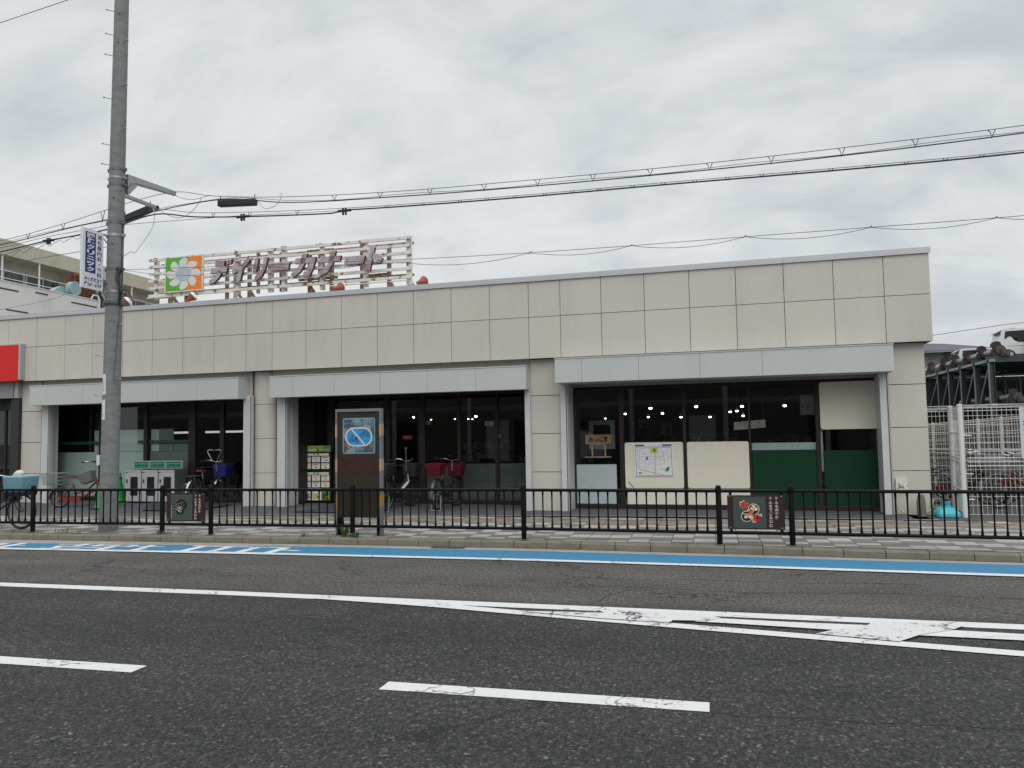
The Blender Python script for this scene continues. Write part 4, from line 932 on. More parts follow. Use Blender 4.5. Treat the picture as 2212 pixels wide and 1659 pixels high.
# ------------------------------------------------------------------ price rack
t = T('price_rack', 'black rack of white price cards under a green header in the middle bay', 'rack', (-9.77, 16.9, 0.16))
b = B(); b.box(-10.17, -9.385, 16.93, 16.97, 0.2, 1.38); b.box(-10.17, -10.14, 16.90, 17.0, 0.16, 1.38); b.box(-9.415, -9.385, 16.90, 17.0, 0.16, 1.38); b.box(-10.17, -10.12, 16.75, 17.08, 0.16, 0.20); b.box(-9.43, -9.385, 16.75, 17.08, 0.16, 0.20)
t.add('frame', b, M['ink'])
b = B(); b.box(-10.197, -9.401, 16.905, 16.925, 1.387, 1.546); b.prism(rrect(-10.02, -9.585, 1.475, 1.53, 0.025), front(16.902), 0, 0.002, 1)
for i in range(8): b.box(-9.99 + i * 0.05, -9.955 + i * 0.05, 16.9, 16.9015, 1.488, 1.518, 2)
for z in (1.41, 1.44):
    x = -10.12
    while x < -9.80:
        w = random.uniform(0.02, 0.05); b.box(x, x + w - 0.008, 16.902, 16.904, z, z + 0.018, 3); x += w
b.box(-9.53, -9.44, 16.902, 16.904, 1.405, 1.475, 4); b.box(-9.59, -9.545, 16.902, 16.904, 1.43, 1.465, 1); b.box(-9.71, -9.60, 16.902, 16.904, 1.43, 1.445, 3)
t.add('header', b, [M['pgreen'], M['pyellow'], M['pgreen'], M['paper'], M['pgrey']])
for z0, tx, mm in ((1.297, '今週', 'pred'), (0.845, '予告', 'pblue')):
    b = B(); b.box(-10.135, -9.455, 16.905, 16.92, z0, z0 + 0.058)
    for i, c in enumerate(tx): b.fit(c, -9.87 + i * 0.095, -9.80 + i * 0.095, z0 + 0.003, z0 + 0.056, lambda x, z: (x, 16.903, z), 0.03, 1)
    t.add('heading', b, [M['papercream'], M[mm]])
prices = ['597', '587', '2587', '987', '104', '100', '184', '278', '228', '128', '100', '108']
q = 0
for z0 in (1.145, 0.985, 0.70, 0.545):
    for j in range(3):
        x0 = -10.155 + j * 0.252; x1 = x0 + 0.212; z1 = z0 + 0.132
        b = B(); b.box(x0, x1, 16.905, 16.92, z0, z1); b.box(x0 + 0.02, x1 - 0.02, 16.903, 16.9045, z1 - 0.03, z1 - 0.012, 1 if (q % 2) else 2); b.box(x0 + 0.02, x1 - 0.08, 16.903, 16.9045, z0 + 0.075, z0 + 0.085, 3)
        for i, c in enumerate(prices[q]): b.fit(c, x0 + 0.085 + i * 0.025, x0 + 0.107 + i * 0.025, z0 + 0.02, z0 + 0.058, lambda x, z: (x, 16.903, z), 0.03, 4)
        t.add('price_card', b, [M['paper'], M['pyellow'], M['pred'], M['maptext'], M['pred']]); q += 1
for j, (m1, m2) in enumerate((('plilac', 'maptext'), ('pblue', 'pyellow'), ('pgreen', 'pbrown'))):
    x0 = -10.11 + j * 0.235
    b = B(); b.box(x0, x0 + 0.225, 16.90, 16.92, 0.235, 0.525); b.box(x0 + 0.01, x0 + 0.215, 16.898, 16.8995, 0.445, 0.515, 1); b.box(x0 + 0.015, x0 + 0.14, 16.898, 16.8995, 0.265, 0.40, 2); b.prism(circ(x0 + 0.15, 0.31, 0.035, 12), front(16.897), 0, 0.0008, 1 if j != 2 else 3)
    t.add('leaflet', b, [M['paper' if j < 2 else 'pgreen'], M[m1], M[m2], M['pyellow']])

# ------------------------------------------------------------------ rooftop sign
rs_ = T('rooftop_sign', 'rusty white rooftop sign frame with mauve katakana letters and a green and orange pinwheel panel', 'sign', (-11.2, 17.4, 4.6))
DZ = lambda u: (u + 15.02) / 7.57 * -0.02
rows = [6.555, 6.37, 6.182, 5.995, 5.80, 5.595]
for z in rows:
    b = B(); h = 0.034
    b.add([(u, D, z + DZ(u) + s) for u in (-15.04, -7.46) for D in (17.27, 17.33) for s in (-h, h)], [(0, 1, 3, 2), (4, 6, 7, 5), (0, 4, 5, 1), (2, 3, 7, 6), (0, 2, 6, 4), (1, 5, 7, 3)])
    rs_.add('rail', b, M['whiter'])
for i, (u, z0, z1, w) in enumerate(((-14.86, 5.5, 6.62, .10), (-12.33, 5.47, 6.62, .11), (-11.36, 5.47, 6.61, .13), (-10.965, 5.47, 6.62, .12), (-9.88, 5.43, 6.60, .11), (-8.68, 5.42, 6.60, .11), (-7.52, 5.40, 6.59, .12))):
    b = B(); b.box(u - w / 2, u + w / 2, 17.335, 17.42, z0, z1); b.box(u - w / 2 - 0.02, u - w / 2 + 0.02, 17.335, 17.36, z1 - 0.02, z1 + 0.02)
    rs_.add('upright', b, M['whiter'])
for u, z0, z1, w, m in ((-14.55, 4.6, 6.5, .09, 'rust'), (-14.02, 4.6, 5.62, .12, 'rust'), (-12.78, 4.6, 6.48, .07, 'rust'), (-12.52, 4.6, 6.5, .08, 'whiter'), (-12.10, 4.6, 6.5, .08, 'rust'), (-11.84, 5.5, 6.56, .06, 'rust'), (-11.14, 5.5, 6.52, .10, 'rust'), (-10.33, 4.6, 6.5, .09, 'rust'), (-9.71, 4.6, 6.48, .09, 'rust'), (-8.87, 5.4, 6.56, .07, 'rust'), (-8.13, 4.6, 6.4, .09, 'rust'), (-7.60, 4.6, 6.5, .09, 'whiter'), (-10.05, 5.6, 6.45, .05, 'rust')):
    b = B(); b.box(u - w / 2, u + w / 2, 17.50, 17.58, z0, z1); rs_.add('rear_post', b, M[m])
b = B()
for u in (-14.5, -12.5, -12.1, -10.33, -9.71, -8.13, -7.6): b.bar((u, 17.56, 5.6), (u + 0.15, 18.6, 4.62), 0.05)
for z in (5.66, 6.45): b.box(-14.9, -7.5, 17.585, 17.63, z, z + 0.06)
for u0, u1, z in ((-10.35, -9.6, 6.46), (-10.6, -9.5, 5.74), (-8.7, -8.05, 5.72), (-8.5, -7.9, 6.02)): b.box(u0, u1, 17.43, 17.47, z - 0.03, z + 0.03)
rs_.add('bracing', b, M['rust'])
for x0_, x1_, z_ in ((-15.08, -12.4, 5.53), (-9.6, -7.5, 5.48)):
    b = B(); b.box(x0_, x1_, 17.25, 17.30, z_, z_ + 0.021); rs_.add('conduit', b, M['whiter'])
# pinwheel panel
LX0, LX1, LZ0, LZ1, LD = -14.43, -13.31, 5.66, 6.545, 17.20
b = B(); b.box(LX0 - 0.03, LX1 + 0.03, LD, LD + 0.06, LZ0 - 0.03, LZ1 + 0.03); lp = rs_.add('logo_panel', b, M['whiter'])
lf = lambda x, z, d=0.0: (LX0 + x * (LX1 - LX0), LD - 0.002 + d, LZ0 + z * (LZ1 - LZ0))
div = [(0.67, 1.0), (0.60, 0.86), (0.52, 0.7), (0.5, 0.5), (0.52, 0.3), (0.60, 0.10), (0.62, 0.0)]
b = B(); b.add([lf(x, z) for x, z in [(0, 0)] + div[::-1] + [(0, 1)]], [tuple(range(9))]); rs_.add('green_half', b, M['sgreen'], lp)
b = B(); b.add([lf(x, z) for x, z in div + [(1, 0), (1, 1)]], [tuple(range(9))]); rs_.add('orange_half', b, M['sorange'], lp)
b = B()
for k in range(8):
    a0 = R(100 + 45 * k); pts = []
    # a swirled petal: round leaf bent clockwise
    for r_, da in ((0.18, 19), (0.28, 21), (0.38, 16), (0.455, 4), (0.49, -10), (0.45, -18), (0.37, -20), (0.28, -20), (0.20, -22), (0.17, -20)):
        a = a0 + R(da - 6); pts.append((0.5 + r_ * math.cos(a), 0.5 + r_ * math.sin(a)))
    b.add([lf(x, z, -0.003 - 0.0003 * k) for x, z in pts], [tuple(range(10))])
rs_.add('petals', b, M['spetal'], lp)
b = B(); b.prism(circ(0.5, 0.5, 0.215, 28), lf, -0.010, -0.004); rs_.add('disc', b, M['sdisc'], lp)
# slanted block letters; strokes drawn on a unit square, x right, y up
def seg(b, pts, w, fn, d0, d1):
    """thick polyline as one solid with mitred corners"""
    L = []; Rr = []
    n = len(pts)
    for i in range(n):
        p = Vector(pts[i]); a = Vector(pts[max(i - 1, 0)]); c = Vector(pts[min(i + 1, n - 1)])
        d1_ = (p - a).normalized() if i else (c - p).normalized(); d2_ = (c - p).normalized() if i < n - 1 else d1_
        nn = Vector((-(d1_ + d2_).y, (d1_ + d2_).x)).normalized(); s = 1 / max(0.5, nn.dot(Vector((-d1_.y, d1_.x))))
        L.append(p + nn * w / 2 * s); Rr.append(p - nn * w / 2 * s)
    out = [tuple(q) for q in L] + [tuple(q) for q in reversed(Rr)]
    # quads keep the solid well behaved
    for i in range(n - 1):
        quad = [tuple(Rr[i]), tuple(Rr[i + 1]), tuple(L[i + 1]), tuple(L[i])]
        b.prism(quad, fn, d0 + i * 0.0004, d1, 0, 1)
LET = {
 'de': [[(0.20, 0.88), (0.72, 0.88)], [(0.02, 0.56), (0.95, 0.56)], [(0.55, 0.55), (0.50, 0.32), (0.34, 0.14), (0.08, 0.02)], [(0.86, 0.99), (0.92, 0.80)], [(1.02, 1.0), (1.08, 0.82)]],
 'i': [[(0.88, 0.99), (0.70, 0.74), (0.40, 0.56), (0.06, 0.45)], [(0.54, 0.62), (0.54, 0.0)]],
 'ri': [[(0.20, 0.96), (0.20, 0.36)], [(0.78, 0.98), (0.78, 0.45), (0.66, 0.18), (0.36, 0.02)]],
 'bar': [[(0.02, 0.50), (0.98, 0.50)]],
 'ka': [[(0.04, 0.68), (0.90, 0.68), (0.88, 0.30), (0.80, 0.06), (0.58, 0.06)], [(0.44, 0.98), (0.42, 0.55), (0.30, 0.24), (0.04, 0.02)]],
 'na': [[(0.02, 0.64), (0.98, 0.64)], [(0.56, 0.99), (0.55, 0.45), (0.42, 0.16), (0.12, 0.01)]],
 'to': [[(0.30, 1.0), (0.30, 0.0)], [(0.34, 0.66), (0.62, 0.55), (0.92, 0.38)]],
}
for nm, u0, u1 in (('de', -13.02, -12.50), ('i', -12.38, -11.88), ('ri', -11.78, -11.34), ('bar', -11.24, -10.70), ('ka', -10.58, -10.0), ('na', -9.86, -9.28), ('bar', -9.16, -8.62), ('to', -8.62, -8.12)):
    zb = 5.775; H = 0.56
    fn = lambda x, y, d=0.0: (u0 + x * (u1 - u0) + (y - 0.3) * 0.14, 17.12 + d, zb + y * H)
    b = B()
    sc = (u1 - u0)
    for st in LET[nm]:
        w = 0.24 if nm not in ('bar',) else 0.34
        if nm == 'de' and st[0][1] > 0.95: w = 0.11
        seg(b, st, w, fn, 0.0, 0.085)
    rs_.add('letter', b, [M['letter'], M['letterside']])
# sign lamps along the parapet
for i, (u, z, flip) in enumerate(((-15.03, 5.26, 1), (-13.03, 5.25, 1), (-8.92, 5.24, 0), (-6.81, 5.235, 0))):
    t = T('sign_lamp', ['red bell shaped sign lamp with white glass beside the pole on the parapet', 'red bell shaped sign lamp with white glass under the pinwheel panel', 'dull red sign lamp seen from behind under the last letters', 'dull red sign lamp right of the rooftop sign'][i], 'lamp', (u, 16.4, 5.0), group='lamps along the roof edge')
    ax = (0.55, 0.35, 0.55) if flip else (0.30, 0.75, 0.25)
    o = Vector((u, 16.4, z)); axv = Vector(ax).normalized()
    b = B(); b.lathe([(0.03, -0.14), (0.045, -0.10), (0.055, -0.02), (0.10, 0.05), (0.125, 0.10), (0.12, 0.10), (0.05, 0.02)], o, ax, 16); t.add('shade', b, M['lampred'], smooth=True)
    b = B(); b.lathe([(0.11, 0.09), (0.118, 0.12), (0.08, 0.16), (0.0, 0.175)], o, ax, 16); t.add('lens', b, M['paper'], smooth=True)
    b = B(); b.tube([o - axv * 0.12, o - axv * 0.12 - Vector((0.0, -0.05, 0.06)), (u - 0.05, 16.4, 4.6)], 0.016, 6); t.add('arm', b, M['rust'])

# ------------------------------------------------------------------ utility pole
PX, PY = -10.64, 12.04
pt = T('utility_pole', 'tall grey concrete utility pole standing on the sidewalk behind the guard fence', 'pole', (PX, PY, 0.12), 'W')
pc = lambda z: Vector((PX + 0.0115 * (z - 0.12), PY, z))
pr = lambda z: 0.160 - 0.0037 * (z - 0.12)
b = B(); zs = [0.10 + 0.45 * i for i in range(29)]
b.tube([pc(z) for z in zs], [pr(z) for z in zs], 28); pt.add('shaft', b, M['concrete_pole'], smooth=True)
def strap(z, w=0.05, m='steeld', lug=True):
    b = B(); r = pr(z) + 0.006
    b.lathe([(r, -w / 2), (r, w / 2)], pc(z), seg=28)
    if lug:
        c = pc(z); b.box(c.x - r - 0.05, c.x - r + 0.02, PY - 0.03, PY + 0.03, z - w * .6, z + w * .6); b.box(c.x + r - 0.02, c.x + r + 0.05, PY - 0.03, PY + 0.03, z - w * .5, z + w * .5)
    pt.add('strap', b, M[m], smooth=False)
for z, w, m in ((6.76, .05, 'steeld'), (6.60, .035, 'steel'), (6.47, .05, 'steeld'), (5.76, .06, 'steeld'), (5.52, .05, 'steel'), (4.89, .045, 'steeld'), (4.47, .04, 'steel')): strap(z, w, m)
b = B(); z = 4.23; r = pr(z) + 0.012; b.lathe([(r, -0.02), (r + 0.02, 0.02), (r + 0.02, 0.06), (r, 0.07)], pc(z), seg=28); c = pc(z); b.box(c.x - r - 0.07, c.x + r + 0.07, PY - 0.04, PY + 0.04, z - 0.01, z + 0.05); pt.add('collar', b, M['steeld'])
for side, z in (('L', 9.34), ('L', 8.94), ('L', 8.11), ('L', 7.23), ('R', 9.17), ('R', 8.33), ('R', 7.49), ('L', 6.85), ('R', 3.85), ('L', 3.28), ('R', 2.85), ('L', 2.55), ('L', 9.8), ('R', 10.1)):
    s = -1 if side == 'L' else 1; p = pc(z); r = pr(z)
    a = p + Vector((s * (r - 0.02), -0.05, 0)); e = p + Vector((s * (r + 0.11), -0.10, 0.03 if s < 0 else 0.0))
    b = B(); b.tube([a, e], 0.009, 8); b.lathe([(0.016, 0), (0.018, 0.012), (0.01, 0.022)], e, e - a, 10); pt.add('step_bolt', b, M['steel'])
for z in (5.35, 6.2, 9.7, 9.15, 4.6): 
    p = pc(z); b = B(); b.lathe([(0.012, 0), (0.012, 0.01)], p + Vector((0.05 if z > 5 else -0.06, -pr(z) * 0.93 - 0.004, 0)), (0.3, -1, 0), 10); pt.add('bolt_hole', b, M['ink'])
for z, h in ((2.76, 0.37), (2.30, 0.36)):
    p = pc(z); r = pr(z) + 0.004; b = B(); vs = []
    for i in range(7):
        a = R(236 + 6.0 * i)
        for zz in (z - h / 2, z + h / 2): vs.append((p.x + r * math.cos(a), p.y + r * math.sin(a), zz))
    b.add(vs, [(2 * i, 2 * i + 2, 2 * i + 3, 2 * i + 1) for i in range(6)])
    for (ii, zz, hh, ww) in ((3, 0.06, 0.012, .03), (2, 0.02, .012, .03), (2, -0.03, 0.014, .04), (3, -0.08, 0.012, .05), (2, -0.11, .012, .05), (3, 0.15, 0.015, .015)):
        a = R(236 + 6.0 * ii); q = Vector((p.x + (r + 0.002) * math.cos(a), p.y + (r + 0.002) * math.sin(a), z + zz)); tt = Vector((-math.sin(a), math.cos(a), 0))
        b.add([q - tt * ww / 2 - Vector((0, 0, hh / 2)), q + tt * ww / 2 - Vector((0, 0, hh / 2)), q + tt * ww / 2 + Vector((0, 0, hh / 2)), q - tt * ww / 2 + Vector((0, 0, hh / 2))], [(0, 1, 2, 3)], 1)
    pt.add('number_plate', b, [M['signwhite'], M['maptext']])
p = pc(1.9); b = B(); b.tube([(p.x - 0.165, PY - 0.01, 2.3), (p.x - 0.172, PY - 0.01, 1.75), (p.x - 0.175, PY - 0.01, 1.55)], 0.018, 8); pt.add('cable_guard', b, M['greenbar'])
b = B(); b.tube([(p.x - 0.165, PY - 0.01, 1.55), (p.x - 0.175, PY - 0.01, 0.8), (PX - 0.18, PY - 0.01, 0.12)], 0.010, 6); pt.add('earth_cable', b, M['charcoal'])
b = B(); b.box(-10.86, -10.80, PY - 0.06, PY + 0.02, 1.30, 1.48); pt.add('small_box', b, M['signwhite'])
# cross arms reaching over the sidewalk
b = B(); p = pc(6.62)
b.add([(p.x + 0.05 + dx, y, z) for dx in (0.0, 0.07) for y, z in ((PY + 0.14, 6.60), (PY + 0.14, 6.30), (PY + 0.42, 6.60), (PY + 1.5, 6.72), (PY + 1.5, 6.80), (PY + 0.14, 6.72))], [(0, 1, 2, 3, 4, 5), (11, 10, 9, 8, 7, 6)] + [(i, 6 + i, 6 + (i + 1) % 6, (i + 1) % 6) for i in range(6)])
pt.add('cross_arm', b, M['steel'])
b = B(); p = pc(6.3); b.bar((p.x + 0.09, PY + 0.05, 6.30), (p.x + 0.09, PY + 0.98, 6.315), 0.06, 0.06); b.lathe([(0.05, -0.03), (0.05, 0.03)], (p.x + 0.09, PY + 0.97, 6.31), (1, 0, 0), 12); pt.add('cross_arm', b, M['steel'])
b = B(); b.tube(spline([(PX + 0.18, PY + 0.1, 6.35), (PX + 0.2, PY + 0.22, 6.55), (PX + 0.19, PY + 0.45, 6.62), (PX + 0.19, PY + 1.45, 6.70)], 6), 0.010, 6); pt.add('arm_cable', b, M['wireb'])
b = B()
for k in range(5):
    rs = random.Random(k); pts = [(PX + 0.2 + rs.uniform(-.03, .06), PY - 0.08 + rs.uniform(-.04, .04), 4.92 - 0.22 * j + rs.uniform(-.06, .06)) for j in range(4)]
    b.tube(spline(pts, 5), 0.008, 6)
b.tube(spline([(PX + 0.20, PY - 0.05, 4.35), (PX + 0.32, PY - 0.05, 4.5), (PX + 0.45, PY - 0.05, 4.38), (PX + 0.48, PY - 0.05, 4.28)], 6), 0.010, 6)
b.tube([(PX + 0.21, PY, 5.7), (PX + 0.20, PY, 5.2), (PX + 0.22, PY, 4.7), (PX + 0.20, PY, 4.3)], 0.008, 6)
for k in range(3):
    rs = random.Random(20 + k); pts = [(PX - 0.2 + rs.uniform(-.08, .02), PY - 0.05, 5.0 - 0.2 * j + rs.uniform(-.05, .05)) for j in range(4)]
    b.tube(spline(pts, 5), 0.008, 6)
b.tube([(PX + 0.195, PY - 0.02, 4.2), (PX + 0.165, PY - 0.12, 2.8), (PX + 0.2, PY - 0.03, 2.75)], 0.004, 5)
pt.add('cable_bundle', b, M['wire'])
# clinic sign hung on the road side of the pole
ct = T('clinic_sign', 'vertical white and navy clinic sign with Japanese lettering fixed to the utility pole', 'sign', (-10.62, 11.58, 4.43), 'W')
SX = -10.60
sf = lambda y, z, d=0.0: (SX + d, 11.29 + y * 0.48, 4.435 + z * 1.06)
b = B(); b.prism([(0, 0), (1, 0), (1, 1), (0, 1)], sf, 0.0, -0.055); ct.add('panel', b, M['signwhite'], bevel=0.006)
b = B(); b.prism([(0.12, 0.27), (0.62, 0.27), (0.62, 0.955), (0.12, 0.955)], sf, 0.002, 0.0005); ct.add('navy_panel', b, M['navy'])
b = B()
def vert(b, txt, yc, w, z1, z0, d, bold):
    h = (z1 - z0) / len(txt)
    for i, c in enumerate(txt):
        zt = z1 - i * h
        ww, hh = w, h * 0.86
        if c == '・': ww, hh = w * 0.3, h * 0.25
        if c == 'ニ': hh = h * 0.6
        b.fit(c, yc - ww / 2, yc + ww / 2, zt - h / 2 - hh / 2, zt - h / 2 + hh / 2, lambda y, z: sf(y, z, d), bold)
vert(b, '岡原クリニック', 0.37, 0.36, 0.945, 0.285, 0.004, 0.04); ct.add('lettering', b, M['signwhite'])
b = B(); vert(b, '消化器内科・外科', 0.80, 0.22, 0.955, 0.21, 0.002, 0.02)
for i, c in enumerate('津久野町3丁'): b.fit(c, 0.10 + i * 0.145, 0.10 + i * 0.145 + 0.125, 0.125, 0.19, lambda y, z: sf(y, z, 0.002), 0.02)
for i, c in enumerate('267-6789'):
    x0 = 0.24 + i * 0.087
    if c == '-': b.fit(c, x0 + 0.015, x0 + 0.06, 0.075, 0.082, lambda y, z: sf(y, z, 0.002), 0.02)
    else: b.fit(c, x0, x0 + 0.07, 0.045, 0.105, lambda y, z: sf(y, z, 0.002), 0.03)
seg(b, [(0.10, 0.05), (0.13, 0.09), (0.20, 0.105)], 0.03, lambda y, z, d: sf(y, z, 0.002 + d), 0.0, -0.001)
ct.add('small_lettering', b, M['navy'])
b = B()
for z in (5.49, 4.50): b.bar((SX - 0.03, 11.3, z), (SX - 0.03, PY - 0.1, z), 0.03); b.bar((SX - 0.03, PY - 0.33, z), (SX - 0.03, PY - 0.12, z - 0.16), 0.015)
ct.add('bracket', b, M['steel'])

# ------------------------------------------------------------------ overhead cables
def cable(label, lines, mats, base, hangers=()):
    t = T('overhead_cable', label, 'cable', base, 'W')
    for nm, pts, r, m in lines:
        b = B(); b.tube(pts, r * 0.78, 6); t.add(nm, b, M[m])
    for h in hangers:
        b = B(); b.tube(h, 0.007, 5); t.add('hanger', b, M['wire'])
    return t
c1 = spline([(-40, 13.5, 5.2), (-22, 13.5, 5.55), (-14.76, 13.5, 6.12), (-13.3, 13.5, 6.33), (-10.5, 13.5, 6.78), (-9.6, 13.5, 6.62), (-8.0, 13.5, 6.45), (-5.5, 13.5, 6.33), (-3.36, 13.5, 6.30), (-1.53, 13.5, 6.285), (0.52, 13.5, 6.29), (2.69, 13.5, 6.33), (4.86, 13.5, 6.39), (12, 13.5, 6.75), (22, 13.5, 7.3)], 6)
c2 = spline([(-40, 13.5, 5.1), (-22, 13.5, 5.42), (-14.83, 13.5, 6.02), (-12.8, 13.5, 6.27), (-10.9, 13.5, 6.42), (-10.3, 13.5, 6.48), (-9.2, 13.5, 6.52), (-7.9, 13.5, 6.33), (-5.5, 13.5, 6.23), (-3.36, 13.5, 6.185), (-1.53, 13.5, 6.17), (0.53, 13.5, 6.17), (2.69, 13.5, 6.20), (4.85, 13.5, 6.27), (12, 13.5, 6.6), (22, 13.5, 7.1)], 6)
def at_x(c, x):
    for p, q in zip(c, c[1:]):
        if p.x <= x <= q.x: return p.lerp(q, (x - p.x) / max(q.x - p.x, 1e-6))
    return c[-1]
hs = []
for x in (-14.1, -13.2, -12.2, -6.9, -5.95, -4.95, -3.9, -2.9, -1.9, -0.9, 0.1, 1.1, 2.2, 3.3, 4.4, 5.6):
    a = at_x(c1, x - 0.05); e = at_x(c1, x + 0.06); m_ = at_x(c2, x)
    hs.append([a, a.lerp(m_, 0.3) + Vector((0.02, 0, 0)), m_ - Vector((0, 0, 0.015)), e])
c2b = [p + Vector((0, 0.02, 0.035 + 0.015 * math.sin(p.x * 2.1))) for p in c2]
cable('upper pair of overhead cables with V shaped hangers running from the upper pole arm', [('messenger', c1, 0.008, 'wireg'), ('conductor', c2, 0.013, 'wire'), ('thin_wire', c2b, 0.006, 'wireg')], None, (0, 13.5, 6.3), hs)
c3 = spline([(-40, 13.0, 4.9), (-22, 13.0, 5.2), (-14.28, 13, 5.80), (-13.11, 13, 5.94), (-11.62, 13, 6.06), (-10.5, 13, 6.27), (-9.6, 13, 6.14), (-8.0, 13, 6.02), (-6.0, 13, 5.93), (-3.24, 13, 5.875), (-0.66, 13, 5.86), (2.49, 13, 5.83), (4.66, 13, 5.84), (12, 13, 6.1), (22, 13, 6.5)], 6)
c4 = [p - Vector((0, 0, 0.035 + (0.05 if p.x < -6.4 else 0.0))) for p in c3]
hs = [[at_x(c3, x - 0.03), at_x(c4, x) - Vector((0, 0, 0.012)), at_x(c3, x + 0.04)] for x in (-9.2, -8.4, -7.4, -5.6, -4.9, -4.2, -3.7, -3.2, -2.66, -2.19, -1.73, -1.16, -0.65, -0.14, 0.38, 0.91, 1.41, 1.95, 2.49, 3.04, 3.59, 4.09, 4.7)]
t = cable('lower thick black overhead cable lashed to its wire from the lower pole arm', [('messenger', c3, 0.007, 'wireg'), ('conductor', c4, 0.017, 'wire')], None, (0, 13.0, 5.9), hs)
for x in (-8.55, -6.43, -13.05):
    p = at_x(c4, x); b = B(); b.tube([p - Vector((0.13, 0, 0)), p + Vector((0.13, 0, 0))], 0.026, 8); b.box(p.x - 0.04, p.x - 0.015, 12.98, 13.02, p.z - 0.08, p.z + 0.05); b.box(p.x + 0.015, p.x + 0.04, 12.98, 13.02, p.z - 0.08, p.z + 0.05)
    t.add('clamp', b, M['wire'])
wav = [(-14.28, 5.62), (-13.83, 5.72), (-13.25, 5.81), (-12.69, 5.885), (-12.2, 5.94), (-11.4, 5.98)]
zw = lambda x: lin(x, [(-32, 4.6)] + wav)
pts = [Vector((x_, 13.0, zw(x_))) for x_ in [-20 + 0.1 * i for i in range(86)]]
scal = []
x_ = -16.0
while x_ < -12.0:
    scal += [Vector((x_ + 0.33 * k / 5, 13.0, zw(x_ + 0.33 * k / 5) - 0.10 * (1 - (2 * (k / 5) - 1) ** 2 if False else abs(1 - k / 5)) )) for k in range(5)]
    x_ += 0.33
cable('thin scalloped wire sagging left of the utility pole', [('messenger', pts, 0.006, 'wireg'), ('loop_wire', scal, 0.006, 'wireg')], None, (-14, 13.0, 5.7))
c5 = spline([(-10.47, 12.1, 4.89), (-4.84, 12.1, 4.68), (-3.03, 12.1, 4.64), (-1.12, 12.1, 4.625), (0.58, 12.1, 4.63), (2.32, 12.1, 4.63), (3.94, 12.1, 4.63), (6, 12.1, 4.66), (14, 12.1, 5.0)], 8)
nodes = [-10.45, -7.6, -5.2, -2.73, -1.12, 0.58, 2.32, 3.94, 5.6, 7.5, 14]
c6 = [p - Vector((0, 0, next((0.16 * (p.x - a) * (e - p.x) / ((e - a) / 2) ** 2 * (e - a) / 4.0 * 1.3 for a, e in zip(nodes, nodes[1:]) if a <= p.x <= e), 0))) for p in c5]
cable('pair of thin drop wires crossing in front of the shop parapet from the pole', [('messenger', c5, 0.006, 'wireg'), ('loop_wire', c6, 0.0055, 'wireg')], None, (0, 12.1, 4.64), [[at_x(c5, x) - Vector((0.03, 0, 0.01)), at_x(c5, x) + Vector((0.02, 0, 0.02))] for x in (-2.73, -1.12, 0.58, 2.32, 3.94)])
cable('single straight wire rising from the pole strap to the cable clamp', [('wire', [(-10.45, 12.1, 5.74), (-8.36, 12.4, 5.80), (-6.42, 13.0, 5.90)], 0.006, 'wireg')], None, (-8.4, 12.1, 5.75))
cable('thin pale wire hanging loosely from the lower arm beside the pole', [('wire', spline([(-10.50, 13.0, 6.28), (-10.40, 12.8, 5.87), (-10.38, 12.5, 5.48), (-10.39, 12.3, 5.24), (-10.36, 12.2, 5.25), (-10.44, 12.06, 5.12)], 6), 0.006, 'wireg')], None, (-10.4, 12.5, 5.1))
cable('single wire crossing the upper left corner of the sky', [('wire', [(-30, 13, 8.6), (-14.44, 13, 10.68), (-12.72, 13, 10.91), (-6, 13, 11.9)], 0.009, 'wireg')], None, (-14, 13, 10.7))
cable('looping brown drop wire between the two pole arms and the splice box', [('wire', spline([(-10.5, 13.48, 6.74), (-10.25, 13.45, 6.62), (-9.9, 13.4, 6.55), (-9.55, 13.4, 6.6)], 6), 0.007, 'wireb'), ('loop_wire', spline([(-10.75, 13.4, 6.42), (-10.5, 13.4, 6.27), (-10.2, 13.4, 6.20), (-9.9, 13.4, 6.36), (-9.75, 13.4, 6.55)], 6), 0.007, 'wireb'), ('far_loop', spline([(-8.7, 13.4, 6.42), (-8.45, 13.3, 6.38), (-8.2, 13.2, 6.15), (-7.95, 13.2, 6.2), (-7.9, 13.3, 6.42), (-8.0, 13.4, 6.5)], 6), 0.006, 'wireg')], None, (-10, 13.4, 6.5))
cable('thin wire in the distance above the white mesh fence', [('wire', [(3.0, 26, 4.1), (8.6, 26, 4.75), (14, 26, 5.1)], 0.012, 'wireg'), ('tail', spline([(5.62, 26, 4.32), (5.64, 26, 4.10), (5.70, 26, 4.05), (5.74, 26, 4.14), (5.74, 26, 4.33)], 5), 0.006, 'wireg')], None, (8, 26, 4.5))
cable('pair of service wires at the far left behind the clinic sign', [('wire', spline([(-24, 20, 5.8), (-19.5, 20, 6.3), (-17.4, 17, 6.2), (-15.0, 14, 5.7), (-10.8, 12.1, 5.35)], 8), 0.008, 'wireg')], None, (-17, 16, 6))
for i, (p0, p1, lab) in enumerate((((-9.42, 13.5, 6.44), (-8.58, 13.5, 6.40), 'black box shaped cable splice closure hanging under the cables right of the pole'), ((-11.45, 13.25, 6.22), (-10.80, 13.25, 6.40), 'black cable splice closure hanging behind the pole below its arms'))):
    t = T('splice_closure', lab, 'splice box', p0, 'W')
    b = B(); b.bar(p0, p1, 0.13, 0.13); t.add('case', b, M['wire'], bevel=0.02)
    b = B()
    for s in (0.04, 0.96):
        q = Vector(p0).lerp(Vector(p1), s); b.bar(q + Vector((0, 0, 0.06)), q + Vector((0, 0, 0.16)), 0.012)
    t.add('hook', b, M['wire'])

